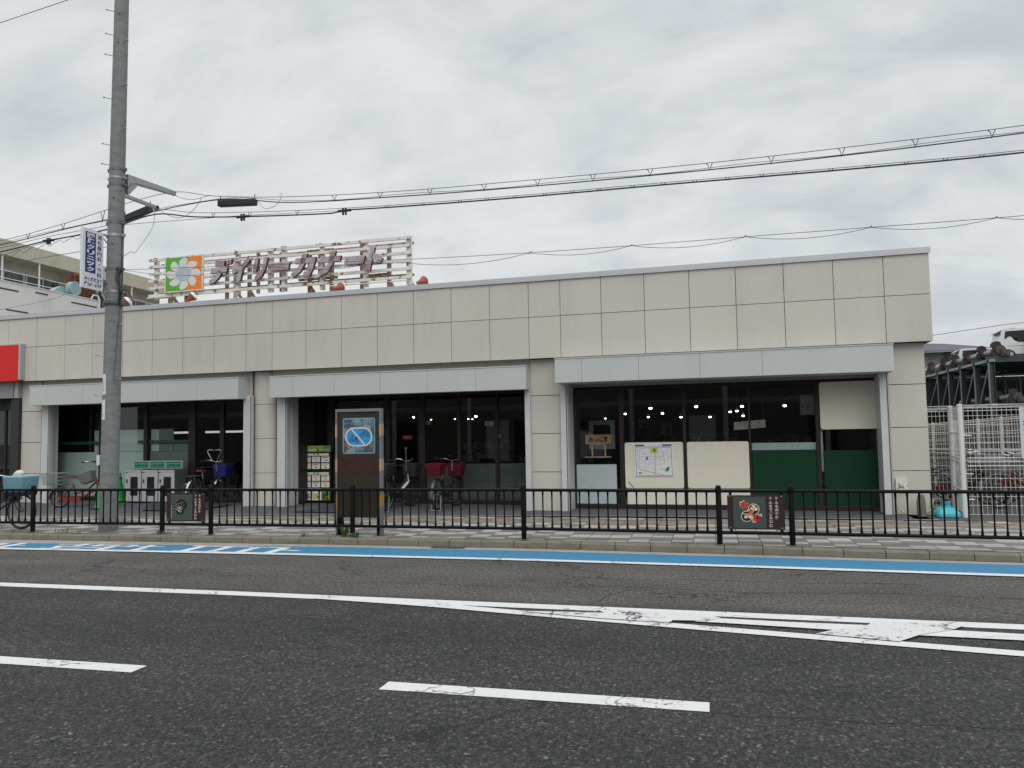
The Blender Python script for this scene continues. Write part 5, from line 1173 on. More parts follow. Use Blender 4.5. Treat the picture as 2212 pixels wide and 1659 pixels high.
# ------------------------------------------------------------------ guard fence along the kerb
POSTS = [(-17.6, 11.60), (-14.7, 11.66), (-11.95, 11.69), (-9.29, 11.77), (-8.31, 11.75), (-5.72, 11.82), (-2.84, 11.78), (0.06, 11.62), (1.04, 11.62), (3.98, 11.48), (6.9, 11.3)]
FLAB = ['bicycle parked behind it, at the far left end', 'the blue covered bicycle basket', 'the utility pole and the orange bicycle', 'carrying a maroon plate with black brush emblem', 'in front of the middle column and the price rack', 'in front of the brown notice board', 'in front of the left window of the right bay', 'carrying a maroon plate with red lettered crest', 'in front of the white mesh fence', 'beyond']
names = ['black guard fence section at the far left edge behind the parked bicycle', 'black guard fence section in front of the blue basket bicycle', 'black guard fence section in front of the pole and the orange bicycle', 'short black fence section carrying the maroon plate with a black brush emblem', 'black fence section in front of the middle column and price rack', 'black fence section crossing in front of the brown notice board', 'black fence section in front of the area map window', 'short black fence section carrying the maroon plate with red characters', 'black fence section in front of the shop corner and white mesh fence', 'black fence section at the far right edge']
def fence_section(i):
    (x0, y0), (x1, y1) = POSTS[i], POSTS[i + 1]
    p0, p1 = Vector((x0, y0, 0)), Vector((x1, y1, 0)); L = (p1 - p0).length; d = (p1 - p0) / L; nrm = Vector((-d.y, d.x, 0))
    t = T('guard_fence', names[i], 'fence', (x1, y1, 0.116), 'W', group='black guard fence sections along the kerb')
    def post(p):
        b = B(); b.lathe([(0.040, 0.10), (0.040, 0.915), (0.036, 0.925), (0.040, 0.93), (0.034, 0.948), (0.0, 0.955)], p, seg=16)
        for z in (0.285, 0.872): b.lathe([(0.046, z - 0.028), (0.046, z + 0.028)], p, seg=16)
        b.tube([p - nrm * 0.047 + Vector((0, 0, 0.872)), p - nrm * 0.055 + Vector((0, 0, 0.872))], 0.009, 6)
        t.add('post', b, M['black'], smooth=True)
        b = B(); b.prism(circ(p.x, p.y, 0.075, 14), lambda x, y, q: (x, y, q), 0.117, 0.124); t.add('foot_plate', b, M['stone'])
    post(p1)
    if i == 0: post(p0)
    for z in (0.285, 0.872):
        b = B(); b.tube([p0 + d * 0.047 + Vector((0, 0, z)), p1 - d * 0.047 + Vector((0, 0, z))], 0.0245, 10); t.add('rail', b, M['black'], smooth=True)
    plate = L < 1.2
    if not plate:
        n = int(round((L - 0.17) / 0.144)); s0 = 0.165
        for k in range(n):
            q = p0 + d * (s0 + (L - 2 * s0) * k / (n - 1))
            b = B(); b.tube([q + Vector((0, 0, z)) for z in (0.295, 0.33, 0.40, 0.76, 0.83, 0.862)], [0.021, 0.018, 0.0115, 0.0115, 0.015, 0.02], 8); t.add('bar', b, M['black'], smooth=True)
    else:
        a, e = 0.118, 0.888; z0, z1 = 0.338, 0.815
        pf = lambda x, z, q=0.0: tuple(p0 + d * x + nrm * (-0.035 + q) + Vector((0, 0, z)))
        b = B(); b.prism(rrect(a, e, z0, z1, 0.012), pf, 0, 0.012); pl = t.add('plate', b, M['plate'])
        b = B(); b.prism([(a + 0.08, z0 + 0.02), (a + 0.52, z0 + 0.02), (a + 0.52, z1 - 0.02), (a + 0.08, z1 - 0.02)], pf, -0.002, -0.0004); t.add('picture_panel', b, M['plategreen'], pl)
        b = B()
        for x in (a + 0.045, e - 0.045):
            for z in (z0 - 0.045, z1 + 0.001): b.prism([(x - 0.02, z), (x + 0.02, z), (x + 0.02, z + 0.05), (x - 0.02, z + 0.05)], pf, 0.012, 0.03)
        t.add('bracket', b, M['black'])
        for x in (a + 0.035, e - 0.04):
            for z in (z0 + 0.02, z1 - 0.015):
                b = B(); b.lathe([(0.011, 0), (0.009, 0.008), (0, 0.010)], pf(x, z), -nrm, 10); t.add('screw', b, M['chrome'], pl)
        b = B()
        for txt, xc in (('みんなの道路', a + 0.665), ('みんなできれいに', a + 0.585)):
            for k, c in enumerate(txt):
                zt = z1 - 0.022 - k * 0.0535
                b.fit(c, xc - 0.023, xc + 0.023, zt - 0.045, zt, lambda x, z: pf(x, z, -0.003), 0.045)
        t.add('lettering', b, M['beige'], pl)
        cx, cz = a + 0.30, (z0 + z1) / 2
        if i == 7:
            b = B(); b1 = B()
            for dx, dz in ((0.055, 0.045), (-0.04, -0.055)):
                b.prism(circ(cx + dx, cz + dz, 0.078, 24), pf, -0.003, -0.001)
                b1.prism(circ(cx + dx, cz + dz, 0.068, 24), pf, -0.0045, -0.0032)
            # cream marks on the black discs: a three lobed leaf and a quartered wheel
            for dx, dz, r_ in ((0.055, 0.08, 0.026), (0.03, 0.05, 0.024), (0.085, 0.048, 0.026)): b.prism(circ(cx + dx, cz + dz, r_, 14), pf, -0.0058, -0.0048)
            for dx, dz in ((-0.075, -0.085), (-0.018, -0.085)): b.prism(rrect(cx + dx, cx + dx + 0.045, cz + dz, cz + dz + 0.042, 0.016), pf, -0.0058, -0.0048)
            b.prism([(cx - 0.10, cz - 0.028), (cx - 0.02, cz - 0.028), (cx - 0.02, cz - 0.018), (cx - 0.10, cz - 0.018)], pf, -0.0058, -0.0048)
            for c, dx, dz, s in (('市', -0.12, 0.05, 0.115), ('之', -0.03, -0.045, 0.10), ('町', 0.045, -0.14, 0.115)):
                vs, fs, _ = glyph(c, 0.05)
                b.fit(c, cx + dx - 0.010, cx + dx + s + 0.004, cz + dz - 0.012, cz + dz + s + 0.004, lambda x, z: pf(x, z, -0.0064), 0.10)
            t.add('crest', b, M['crestcream'], pl); t.add('crest_disc', b1, M['ink'], pl)
            b = B()
            for c, dx, dz, s in (('市', -0.12, 0.05, 0.115), ('之', -0.03, -0.045, 0.10), ('町', 0.045, -0.14, 0.115)):
                b.fit(c, cx + dx, cx + dx + s * 0.92, cz + dz, cz + dz + s * 0.92, lambda x, z: pf(x, z, -0.0072), 0.045)
            t.add('crest_lettering', b, M['crestred'], pl)
        else:
            k1 = [(cx - 0.115, cz + 0.075), (cx - 0.07, cz + 0.09), (cx - 0.01, cz + 0.115), (cx + 0.05, cz + 0.105), (cx + 0.085, cz + 0.06), (cx + 0.08, cz + 0.0), (cx + 0.03, cz - 0.025)]
            k2 = [(cx - 0.05, cz + 0.08), (cx - 0.035, cz + 0.045), (cx + 0.0, cz + 0.025)]
            k3 = [(cx - 0.01, cz + 0.075), (cx + 0.035, cz + 0.07), (cx + 0.02, cz + 0.04), (cx + 0.025, cz + 0.0)]
            lo = [(cx - 0.09, cz - 0.005), (cx - 0.03, cz + 0.01), (cx + 0.02, cz + 0.005), (cx + 0.0, cz - 0.03), (cx - 0.05, cz - 0.03)]
            bo = [(cx - 0.15, cz - 0.05), (cx - 0.10, cz - 0.06), (cx - 0.07, cz - 0.10), (cx - 0.02, cz - 0.115), (cx + 0.025, cz - 0.10), (cx + 0.03, cz - 0.055), (cx + 0.055, cz - 0.05)]
            bb = B(); bc = B()
            for st, w in ((k1, .042), (k2, .03), (k3, .024), (bo, .03)):
                seg(bc, st, w + 0.008, pf, -0.0022, -0.001); seg(bb, st, w, pf, -0.0042, -0.0026)
            bc.prism([(x + (x - cx + 0.03) * 0.12, z + (z - cz + 0.01) * 0.2) for x, z in lo], pf, -0.0022, -0.001); bb.prism(lo, pf, -0.0042, -0.0026)
            bc.prism(circ(cx - 0.045, cz - 0.06, 0.042, 14), pf, -0.0022, -0.001); bb.prism(circ(cx - 0.045, cz - 0.06, 0.035, 14), pf, -0.0042, -0.0026)
            for dx, dz in ((-0.05, -0.005), (-0.015, -0.002), (-0.035, -0.02), (-0.012, -0.019)): bc.prism(circ(cx + dx, cz + dz, 0.009, 8), pf, -0.006, -0.0045)
            bc.prism(rrect(cx - 0.06, cx - 0.03, cz - 0.072, cz - 0.046, 0.006), pf, -0.006, -0.0045)
            bc.m = [0] * len(bc.m); bb.m = [0] * len(bb.m)
            t.add('emblem_outline', bc, M['crestcream'], pl); t.add('emblem', bb, M['ink'], pl)
            b = B()
            for k in range(8): b.prism([(cx - 0.205, z0 + 0.05 + k * 0.028), (cx - 0.19, z0 + 0.05 + k * 0.028), (cx - 0.19, z0 + 0.07 + k * 0.028), (cx - 0.205, z0 + 0.07 + k * 0.028)], pf, -0.003, -0.001)
            t.add('side_print', b, M['pgrey'], pl)
for i in range(len(POSTS) - 1): fence_section(i)

# ------------------------------------------------------------------ brown notice board
X0, X1, BY = -6.085, -5.262, 11.94
nbd = T('notice_board', 'tall brown street notice board with grey frame and blue no parking sign behind the fence', 'notice board', ((X0 + X1) / 2, BY + 0.03, 0.116), 'W')
b = B()
b.box(X0, X0 + 0.028, BY, BY + 0.10, 0.12, 2.145); b.box(X1 - 0.035, X1, BY, BY + 0.10, 0.12, 2.145)
b.add([(X0, BY, 2.1455), (X1, BY, 2.1455), (X1, BY + 0.10, 2.1455), (X0, BY + 0.10, 2.1455), (X0, BY, 2.195), (X1, BY, 2.195), (X1, BY + 0.10, 2.195), (X0, BY + 0.10, 2.195)], [(3, 2, 1, 0), (4, 5, 6, 7), (0, 1, 5, 4), (1, 2, 6, 5), (2, 3, 7, 6), (3, 0, 4, 7)])
nbd.add('frame', b, M['boardframe'], bevel=0.004)
b = B(); b.box(X0 + 0.029, X1 - 0.036, BY + 0.025, BY + 0.085, 0.405, 2.144); nbd.add('board', b, M['boardbrown'])
b = B(); b.box(X0 + 0.029, X0 + 0.09, BY + 0.02, BY + 0.08, 0.12, 0.404); b.box(X1 - 0.095, X1 - 0.036, BY + 0.02, BY + 0.08, 0.12, 0.404); nbd.add('leg', b, M['black'])
b = B(); b.box(X0 + 0.06, X1 - 0.06, BY + 0.0235, BY + 0.0249, 1.09, 1.42); nbd.add('stained_patch', b, M['boardstain'])
for z0, z1, m in ((1.745, 1.94, 'peach'), (1.17, 1.37, 'peach'), (0.595, 0.795, 'orangetape')):
    b = B(); b.box(X1 - 0.0355, X1 + 0.0015, BY - 0.0015, BY + 0.1015, z0, z1); nbd.add('tape_band', b, M[m])
    b = B(); b.box(X0 - 0.0015, X0 + 0.0285, BY - 0.0015, BY + 0.1015, z0 - 0.02, z1); nbd.add('tape_band', b, M[m])
nf = lambda x, z, q=0.0: (X0 + 0.125 + x * 0.58, BY + 0.022 + q, 1.455 + z * 0.59)
b = B(); b.prism(rrect(0, 1, 0, 1, 0.05), nf, 0, 0.003); sg = nbd.add('sign_face', b, M['signpale'])
b = B(); b.prism(rrect(0.028, 0.972, 0.028, 0.972, 0.035), nf, -0.001, 0.0); nbd.add('sign_field', b, M['signgrey'], sg)
b = B(); b.prism(rrect(0.08, 0.92, 0.20, 0.74, 0.268, 10), nf, -0.003, -0.0014); nbd.add('sign_ring', b, M['signring'], sg)
b = B(); b.prism(rrect(0.125, 0.875, 0.245, 0.695, 0.224, 10), nf, -0.0042, -0.0032); nbd.add('sign_oval', b, M['signblue'], sg)
b = B(); seg(b, [(0.27, 0.70), (0.69, 0.24)], 0.045, nf, -0.0056, -0.0044); b.m = [0] * len(b.m); nbd.add('sign_slash', b, M['signring'], sg)
b = B()
def ring(cx, cz, r, w):
    n = 18
    for k in range(n):
        a, e = 2 * math.pi * k / n, 2 * math.pi * (k + 1) / n
        b.add([nf(cx + q * math.cos(t_), cz + q * math.sin(t_), -0.0052) for q, t_ in ((r, a), (r, e), (r - w, e), (r - w, a))], [(0, 1, 2, 3)])
ring(0.60, 0.515, 0.062, 0.016); ring(0.80, 0.515, 0.062, 0.016); ring(0.46, 0.35, 0.042, 0.02); ring(0.235, 0.355, 0.038, 0.014)
for st, w in (([(0.60, 0.515), (0.65, 0.60), (0.76, 0.60), (0.71, 0.50), (0.65, 0.60)], .014), ([(0.71, 0.50), (0.80, 0.515), (0.76, 0.60)], .012), ([(0.64, 0.66), (0.65, 0.60)], .014), ([(0.72, 0.63), (0.78, 0.63)], .016), ([(0.61, 0.655), (0.65, 0.665)], .018),
              ([(0.31, 0.50), (0.29, 0.42), (0.24, 0.38)], .025), ([(0.30, 0.42), (0.31, 0.35), (0.40, 0.35)], .022), ([(0.38, 0.37), (0.40, 0.44), (0.48, 0.42)], .05), ([(0.29, 0.51), (0.34, 0.50)], .018)):
    q = B(); seg(q, st, w, nf, -0.0052, -0.0046); b.add(q.v, q.f)
nbd.add('pictogram', b, M['signnavy'], sg)
b = B()
for k, c in enumerate('自転車放置禁止区域'):
    x = 0.045 + k * 0.102; z0, z1 = (0.82, 0.885) if k < 3 else (0.79, 0.885)
    b.fit(c, x, x + (0.06 if k < 3 else 0.09), z0, z1, lambda xx, zz: nf(xx, zz, -0.0018), 0.05)
for c, x in (('堺', 0.32), ('市', 0.555)): b.fit(c, x, x + 0.10, 0.07, 0.165, lambda xx, zz: nf(xx, zz, -0.0018), 0.05)
nbd.add('sign_lettering', b, M['signblue'], sg)

# ------------------------------------------------------------------ bicycles
def basket(b, x0, x1, w, z0, z1, tap=0.8, n=7, r=0.0035):
    """open wire basket"""
    xm = (x0 + x1) / 2; hx = (x1 - x0) / 2; hy = w / 2
    def P(sx, sy, q): k = tap + (1 - tap) * q; return Vector((xm + sx * hx * k, sy * hy * k, z0 + (z1 - z0) * q))
    for q in (0, 0.33, 0.66, 1.0): b.tube([P(-1, -1, q), P(1, -1, q), P(1, 1, q), P(-1, 1, q)], r * (1.8 if q == 1.0 else 1), 5, closed=True)
    for i in range(n + 1):
        s = -1 + 2 * i / n
        for a in (-1, 1):
            b.tube([P(s, a, 0), P(s, a, 1)], r, 4); b.tube([P(a, s, 0), P(a, s, 1)], r, 4)
        b.tube([P(s, -1, 0), P(s, 1, 0)], r, 4)
def tub(b, x0, x1, w, z0, z1, tap=0.8, m=0):
    """covered or solid basket with slightly bulging top"""
    xm = (x0 + x1) / 2; hx = (x1 - x0) / 2; hy = w / 2; rg = []
    for q, k in ((0, tap), (0.55, tap + (1 - tap) * 0.6), (0.92, 1.0), (1.0, 0.99), (1.06, 0.80)):
        rg.append([(xm + x * hx * k, y * hy * k, z0 + (z1 - z0) * q) for x, y in rrect(-1, 1, -1, 1, 0.22, 3)])
    n = len(rg[0]); vs = [p for r_ in rg for p in r_]
    b.add(vs, [(i * n + k, i * n + (k + 1) % n, (i + 1) * n + (k + 1) % n, (i + 1) * n + k) for i in range(len(rg) - 1) for k in range(n)] + [tuple(range(n - 1, -1, -1)), tuple((len(rg) - 1) * n + k for k in range(n))], m)
def bicycle(label, rear, frontp, z, wr=0.33, fm='bikeblack', front_b=None, rear_b=None, saddle='saddleb', bar_up=0.0, steer=0.0, child_bar=False, mirror=False, tube_w=0.017, drop=True, extra=None, guard='steeld', simple=False, lean=0.0, group='parked bicycles', silver_head=False):
    rp, fp = Vector(rear), Vector(frontp); d = fp - rp; wb = d.length; ang = math.atan2(d.y, d.x)
    t = T('bicycle', label, 'bicycle', (0, 0, 0), 'W', group=group)
    t.o.location = ((rp.x + fp.x) / 2, (rp.y + fp.y) / 2, z); t.o.rotation_euler = (lean, 0, ang)
    h = wb / 2; rx, fx = -h, h
    bb = Vector((rx + wb * 0.40, 0, wr - 0.045)); seat_t = Vector((rx + wb * 0.285, 0, wr + 0.32)); head_t = Vector((fx - 0.20 - (wr - 0.24) * 0.2, 0, wr + 0.47)); head_b = Vector((fx - 0.14 - (wr - 0.24) * 0.1, 0, wr + 0.22))
    for x, st in ((rx, 0), (fx, steer)):
        b = B(); c = Vector((x, 0, wr)); N = 28
        e = Vector((math.cos(st), math.sin(st), 0)); ny = Vector((-math.sin(st), math.cos(st), 0))
        P = lambda a, r: c + e * (math.cos(a) * r) + Vector((0, 0, math.sin(a) * r))
        b.tube([P(2 * math.pi * k / N, wr - 0.018) for k in range(N)], 0.0185, 8, closed=True); w = t.add('wheel', b, M['rubber'], smooth=True)
        b = B(); b.tube([P(2 * math.pi * k / N, wr - 0.042) for k in range(N)], 0.0105, 6, closed=True); b.tube([c - ny * 0.045, c + ny * 0.045], 0.022, 8); t.add('rim', b, M['rimsteel'], w, smooth=True)
        b = B()
        for k in range(18): b.tube([c + ny * (0.02 if k % 2 else -0.02), P(2 * math.pi * k / 18, wr - 0.045)], 0.0016, 3, cap=False)
        t.add('spokes', b, M['rimsteel'], w)
        b = B(); a0, a1 = (R(35), R(190)) if x == rx else (R(10), R(150)); n = 14; vs = []
        for k in range(n + 1):
            a = a0 + (a1 - a0) * k / n
            for y, rr in ((-0.026, wr + 0.008), (-0.013, wr + 0.019), (0.013, wr + 0.019), (0.026, wr + 0.008)): vs.append(P(a, rr) + ny * y)
        b.add(vs, [(4 * k + j, 4 * k + j + 1, 4 * k + j + 5, 4 * k + j + 4) for k in range(n) for j in range(3)]); t.add('mudguard', b, M[guard], smooth=True)
    b = B()
    b.tube([head_b + Vector((0, 0, 0.0)), bb + Vector((0.08, 0, 0.03)), bb], tube_w * 1.15, 10) if drop else b.tube([head_b, bb], tube_w * 1.1, 10)
    if not drop: b.tube([head_t - Vector((0, 0, 0.05)), seat_t - Vector((0, 0, 0.08))], tube_w, 10)
    else: b.tube(spline([head_t - Vector((0, 0, 0.12)), head_t.lerp(bb, 0.55) - Vector((0, 0, 0.02)), bb.lerp(seat_t, 0.4)], 6), tube_w * 0.9, 10)
    b.tube([bb, seat_t], tube_w, 10); b.tube([head_b - (head_t - head_b) * 0.1, head_t], tube_w * 1.2, 10)
    for s in (-0.05, 0.05): b.tube([bb + Vector((0, s * .6, 0)), (rx, s, wr)], 0.009, 6); b.tube([seat_t - Vector((0, 0, 0.06)), (rx, s, wr)], 0.008, 6)
    t.add('frame', b, M[fm], smooth=True)
    if silver_head:
        b = B(); b.tube([head_t, head_b, bb.lerp(head_b, 0.35)], [0.022, 0.032, 0.034], 10); t.add('head_tube', b, M['white'], smooth=True)
    b = B()
    ny = Vector((-math.sin(steer), math.cos(steer), 0))
    for s in (-0.05, 0.05): b.tube([head_b + ny * s + Vector((0.01, 0, 0)), head_b + ny * s * 1.0 + Vector((0.06, 0, -0.12)), Vector((fx, 0, wr)) + ny * s], 0.010, 6)
    b.tube([head_b - ny * 0.05, head_b + ny * 0.05], 0.014, 6); t.add('fork', b, M[fm if fm != 'bikered' else 'bikered'], smooth=True)
    hb = head_t + Vector((-0.02, 0, 0.22 + bar_up)); ex = Vector((math.cos(steer), math.sin(steer), 0))
    b = B(); b.tube([head_t, hb], 0.012, 8)
    L = [hb - ex * 0.20 - ny * 0.28 + Vector((0, 0, 0.03)), hb - ex * 0.06 - ny * 0.25 + Vector((0, 0, 0.05)), hb + ex * 0.03 - ny * 0.14 + Vector((0, 0, 0.03)), hb, hb + ex * 0.03 + ny * 0.14 + Vector((0, 0, 0.03)), hb - ex * 0.06 + ny * 0.25 + Vector((0, 0, 0.05)), hb - ex * 0.20 + ny * 0.28 + Vector((0, 0, 0.03))]
    b.tube(spline(L, 5), 0.011, 8)
    for s in (-1, 1): b.tube([hb - ex * 0.06 + ny * s * 0.24 + Vector((0, 0, 0.03)), hb - ex * 0.16 + ny * s * 0.20 - Vector((0, 0, 0.0))], 0.006, 5)
    if mirror: b.tube([hb, hb + Vector((0, 0, 0.26))], 0.008, 6); b.lathe([(0.0, -0.03), (0.03, -0.015), (0.034, 0.015), (0.0, 0.03)], hb + Vector((0, 0, 0.28)), (0, 0, 1), 10)
    hd = t.add('handlebar', b, M['chrome'], smooth=True)
    for s in (0, -1):
        b = B(); b.tube([L[s], L[s] + (L[1] - L[0] if s == 0 else L[-2] - L[-1]) * 0.75], 0.017, 8); t.add('grip', b, M['saddleb'], hd, smooth=True)
    b = B(); st = seat_t + Vector((-0.03, 0, 0.16)); b.tube([seat_t, st], 0.012, 8); t.add('seat_post', b, M['chrome'])
    b = B(); sec = []
    for x, w, zz in ((-0.13, 0.02, 0.03), (-0.12, 0.095, 0.035), (-0.05, 0.105, 0.03), (0.04, 0.05, 0.02), (0.14, 0.018, 0.015), (0.15, 0.008, 0.01)): sec.append([(st.x + x, -w, st.z + zz - 0.02), (st.x + x, -w * .8, st.z + zz + 0.02), (st.x + x, 0, st.z + zz + 0.028), (st.x + x, w * .8, st.z + zz + 0.02), (st.x + x, w, st.z + zz - 0.02), (st.x + x, 0, st.z + zz - 0.035)])
    b.add([p for s_ in sec for p in s_], [(6 * i + j, 6 * i + (j + 1) % 6, 6 * i + 6 + (j + 1) % 6, 6 * i + 6 + j) for i in range(5) for j in range(6)] + [(5, 4, 3, 2, 1, 0), tuple(range(30, 36))]); t.add('saddle', b, M[saddle], smooth=True)
    b = B(); b.lathe([(0.085, -0.008), (0.085, 0.008)], bb + Vector((0, -0.045, 0)), (0, 1, 0), 18); b.tube([bb + Vector((0, -0.06, 0)), bb + Vector((0.10, -0.06, -0.13))], 0.010, 6); b.tube([bb + Vector((0, 0.06, 0)), bb + Vector((-0.10, 0.06, 0.13))], 0.010, 6); b.box(bb.x + 0.06, bb.x + 0.15, -0.15, -0.07, bb.z - 0.14, bb.z - 0.12); b.box(bb.x - 0.15, bb.x - 0.06, 0.07, 0.15, bb.z + 0.12, bb.z + 0.14)
    t.add('crankset', b, M['steeld'])
    b = B(); b.prism([(bb.x + 0.09, bb.z + 0.07), (bb.x + 0.09, bb.z - 0.05), (rx - 0.03, wr - 0.04), (rx - 0.03, wr + 0.04)], lambda x, z_, q: (x, q, z_), -0.075, -0.06); t.add('chain_case', b, M[fm if fm in ('bikered', 'bikedred') else 'bikeblack'])
    b = B()
    for s in (-0.09, 0.09): b.tube([(rx, s * 0.8, wr), (rx - 0.10, s * 1.2, 0.03), (rx - 0.12, s * 1.3, 0.012)], 0.008, 6)
    b.tube([(rx - 0.12, -0.117, 0.012), (rx - 0.12, 0.117, 0.012)], 0.008, 6); t.add('kickstand', b, M['steel'])
    b = B(); zr = 2 * wr + 0.075
    for s in (-0.06, 0.06): b.tube([(rx + 0.2, s, zr), (rx - 0.22, s, zr)], 0.006, 5); b.tube([(rx - 0.12, s, zr), (rx, s * 0.9, wr)], 0.006, 5)
    for x in (-0.2, -0.08, 0.04, 0.16): b.tube([(rx + x, -0.06, zr), (rx + x, 0.06, zr)], 0.005, 5)
    t.add('rear_rack', b, M['steeld'])
    b = B(); b.lathe([(0.028, 0), (0.024, 0.02), (0.0, 0.026)], (rx - 0.24 if wr > 0.28 else rx - 0.22, 0, 2 * wr - 0.12), (-1, 0, 0.2), 10); t.add('reflector', b, M['mirrorred'])
    b = B(); b.lathe([(0.02, -0.03), (0.035, 0.01), (0.03, 0.03), (0, 0.035)], head_b + Vector((0.11, 0, 0.02)), (1, 0, -0.1), 12); t.add('lamp', b, M['chrome'])
    zf0, zf1 = head_t.z - 0.12, head_t.z + 0.13
    for kind, x0, x1, z0, z1 in ((front_b, fx - 0.14, fx + 0.22, zf0 - 0.02, zf1 + 0.02), (rear_b, rx - 0.28, rx + 0.14, zr + 0.012, zr + 0.25)):
        if not kind: continue
        b = B(); nm = 'front_basket' if kind is front_b and x0 > 0 else 'rear_basket'
        if kind == 'wire': basket(b, x0, x1, 0.34, z0, z1); t.add(nm, b, M['wirebasket'])
        elif kind == 'bigwire': basket(b, rx - 0.36, rx + 0.14, 0.42, zr + 0.012, zr + 0.28, 0.85, 10); t.add('rear_basket', b, M['wirebasket'])
        else: tub(b, x0, x1, 0.36, z0, z1); t.add(nm, b, M[kind], smooth=True)
    if child_bar:
        b = B(); q = hb + Vector((-0.06, 0, 0.02))
        for s in (-0.12, 0.12): b.tube(spline([q + Vector((0, s * 0.5, 0.0)), q + Vector((-0.02, s * 0.9, 0.10)), q + Vector((-0.02, s * 1.5, 0.24)), q + Vector((-0.02, s * 1.1, 0.27)), q + Vector((-0.02, s * 0.2, 0.26))], 5), 0.010, 6)
        t.add('upper_bar', b, M['chrome'], smooth=True)
    if extra: extra(t, hb, L, fx, rx, zf0, zf1)
    return t
def covered(t, hb, L, fx, rx, zf0, zf1):
    fx = fx - 0.08; b = B(); tub(b, fx - 0.17, fx + 0.27, 0.40, zf0 - 0.06, zf0 + 0.02, 0.94, 0); t.add('basket_base', b, M['covernavy'], smooth=True)
    b = B(); tub(b, fx - 0.185, fx + 0.285, 0.42, zf0 + 0.025, zf1 + 0.02, 0.92); t.add('basket_cover', b, M['coverblue'], smooth=True)
    b = B(); tub(b, fx - 0.19, fx + 0.29, 0.43, zf1 + 0.023, zf1 + 0.06, 0.99); t.add('cover_lid', b, M['coverpale'], smooth=True)
    for s, e in ((0, 0.0), (-1, 0.02)):
        b = B(); c = Vector(L[s]); b.lathe([(0.0, -0.12), (0.05, -0.10), (0.085, -0.02), (0.08, 0.05), (0.04, 0.10), (0.0, 0.115)], c + Vector((0.07, 0, 0.01)), (1, 0, 0.25), 14); t.add('grip_cover', b, M['bag'], smooth=True)
def folded_basket(t, hb, L, fx, rx, zf0, zf1):
    b = B(); c = Vector((fx - 0.34, -0.10, zf0 + 0.10)); ex = Vector((0.93, -0.1, 0.36)).normalized(); ey = Vector((0.1, 1, 0)).normalized(); ez = ex.cross(ey)
    rg = [[c + ex * (x * 0.17 * k) + ey * (y * 0.15 * k) + ez * (q * 0.24 - 0.1) for x, y in rrect(-1, 1, -1, 1, 0.2, 3)] for q, k in ((0, 0.78), (0.5, 0.9), (1.0, 1.0))]
    n = len(rg[0]); b.add([p for r_ in rg for p in r_], [(i * n + k, i * n + (k + 1) % n, (i + 1) * n + (k + 1) % n, (i + 1) * n + k) for i in range(2) for k in range(n)] + [tuple(range(n - 1, -1, -1)), tuple(2 * n + k for k in range(n))])
    t.add('front_basket', b, M['greybasket'], smooth=True)
bicycle('dark bicycle with pale blue covered front basket and white grip covers at left edge', (-13.70, 12.05), (-12.58, 12.05), 0.116, 0.335, 'bikeblack', None, None, extra=covered, bar_up=-0.06)
bicycle('orange red folding bicycle with big rear wire basket beside the green cone', (-15.18, 15.62), (-14.22, 15.95), 0.165, 0.235, 'bikered', None, 'bigwire', 'saddle', bar_up=0.12, tube_w=0.024, guard='bikeblack', extra=folded_basket)
bicycle('bicycle with blue front basket, brown saddle and high chrome bars right of the cabinets', (-11.42, 15.55), (-11.46, 16.62), 0.178, 0.33, 'bikeblack', 'bluebasket', None, 'saddle', child_bar=True, guard='chrome')
bicycle('black bicycle with silver head tube, dark baskets and tall mirror beside the notice board', (-6.72, 15.50), (-6.60, 16.62), 0.155, 0.335, 'bikeblack', 'rubber', 'rubber', 'saddleb', mirror=True, tube_w=0.02, steer=-0.25, silver_head=True)
bicycle('black bicycle with dark red covered front and rear baskets in the middle bay', (-5.66, 15.74), (-5.62, 16.86), 0.150, 0.335, 'bikeblack', 'coverred', 'coverred', 'saddleb', steer=-0.15)

# ------------------------------------------------------------------ right hand yard: mesh fences, signs, bicycles
def mesh_panel(name, label, p0, p1, z0, z1, sx, sz, posts, m='meshwhite', group='white wire mesh fence panels', pr_=0.032, r=0.0035, zt=None):
    p0, p1 = Vector((*p0, 0)), Vector((*p1, 0)); L = (p1 - p0).length; d = (p1 - p0) / L
    zt = zt or (z1, z1); top = lambda s: zt[0] + (zt[1] - zt[0]) * s / L
    t = T(name, label, 'fence', (*((p0 + p1) / 2).xy, z0 - 0.05), 'W', group=group)
    b = B(); n = max(2, int(L / sx))
    for i in range(n + 1):
        s = L * i / n; q = p0 + d * s; b.tube([q + Vector((0, 0, z0)), q + Vector((0, 0, top(s)))], r, 4, cap=False)
    k = int((z1 - z0) / sz)
    nrm = Vector((-d.y, d.x, 0)) * 0.006
    for j in range(k + 1):
        f = j / k; b.tube([p0 - nrm + Vector((0, 0, z0 + (zt[0] - z0) * f)), p1 - nrm + Vector((0, 0, z0 + (zt[1] - z0) * f))], r * 1.15, 4, cap=False)
    for dz in (0.0, 0.05, -0.05): b.tube([p0 - nrm * 3 + Vector((0, 0, zt[0] + dz - 0.02)), p1 - nrm * 3 + Vector((0, 0, zt[1] + dz - 0.02))], r * 1.6, 5)
    t.add('wire_mesh', b, M[m])
    for s in posts:
        q = p0 + d * s * L
        b = B(); b.lathe([(pr_, 0.10), (pr_, top(s * L) + 0.03), (pr_ * 1.15, top(s * L) + 0.03), (pr_ * 1.1, top(s * L) + 0.05), (0, top(s * L) + 0.06)], q, seg=14); t.add('post', b, M[m], smooth=True)
    return t
t = mesh_panel('mesh_fence', 'tall white wire mesh fence facing the street at the right edge', (4.36, 15.535), (8.2, 15.40), 0.18, 2.08, 0.075, 0.15, [0.26, 0.55, 1.0])
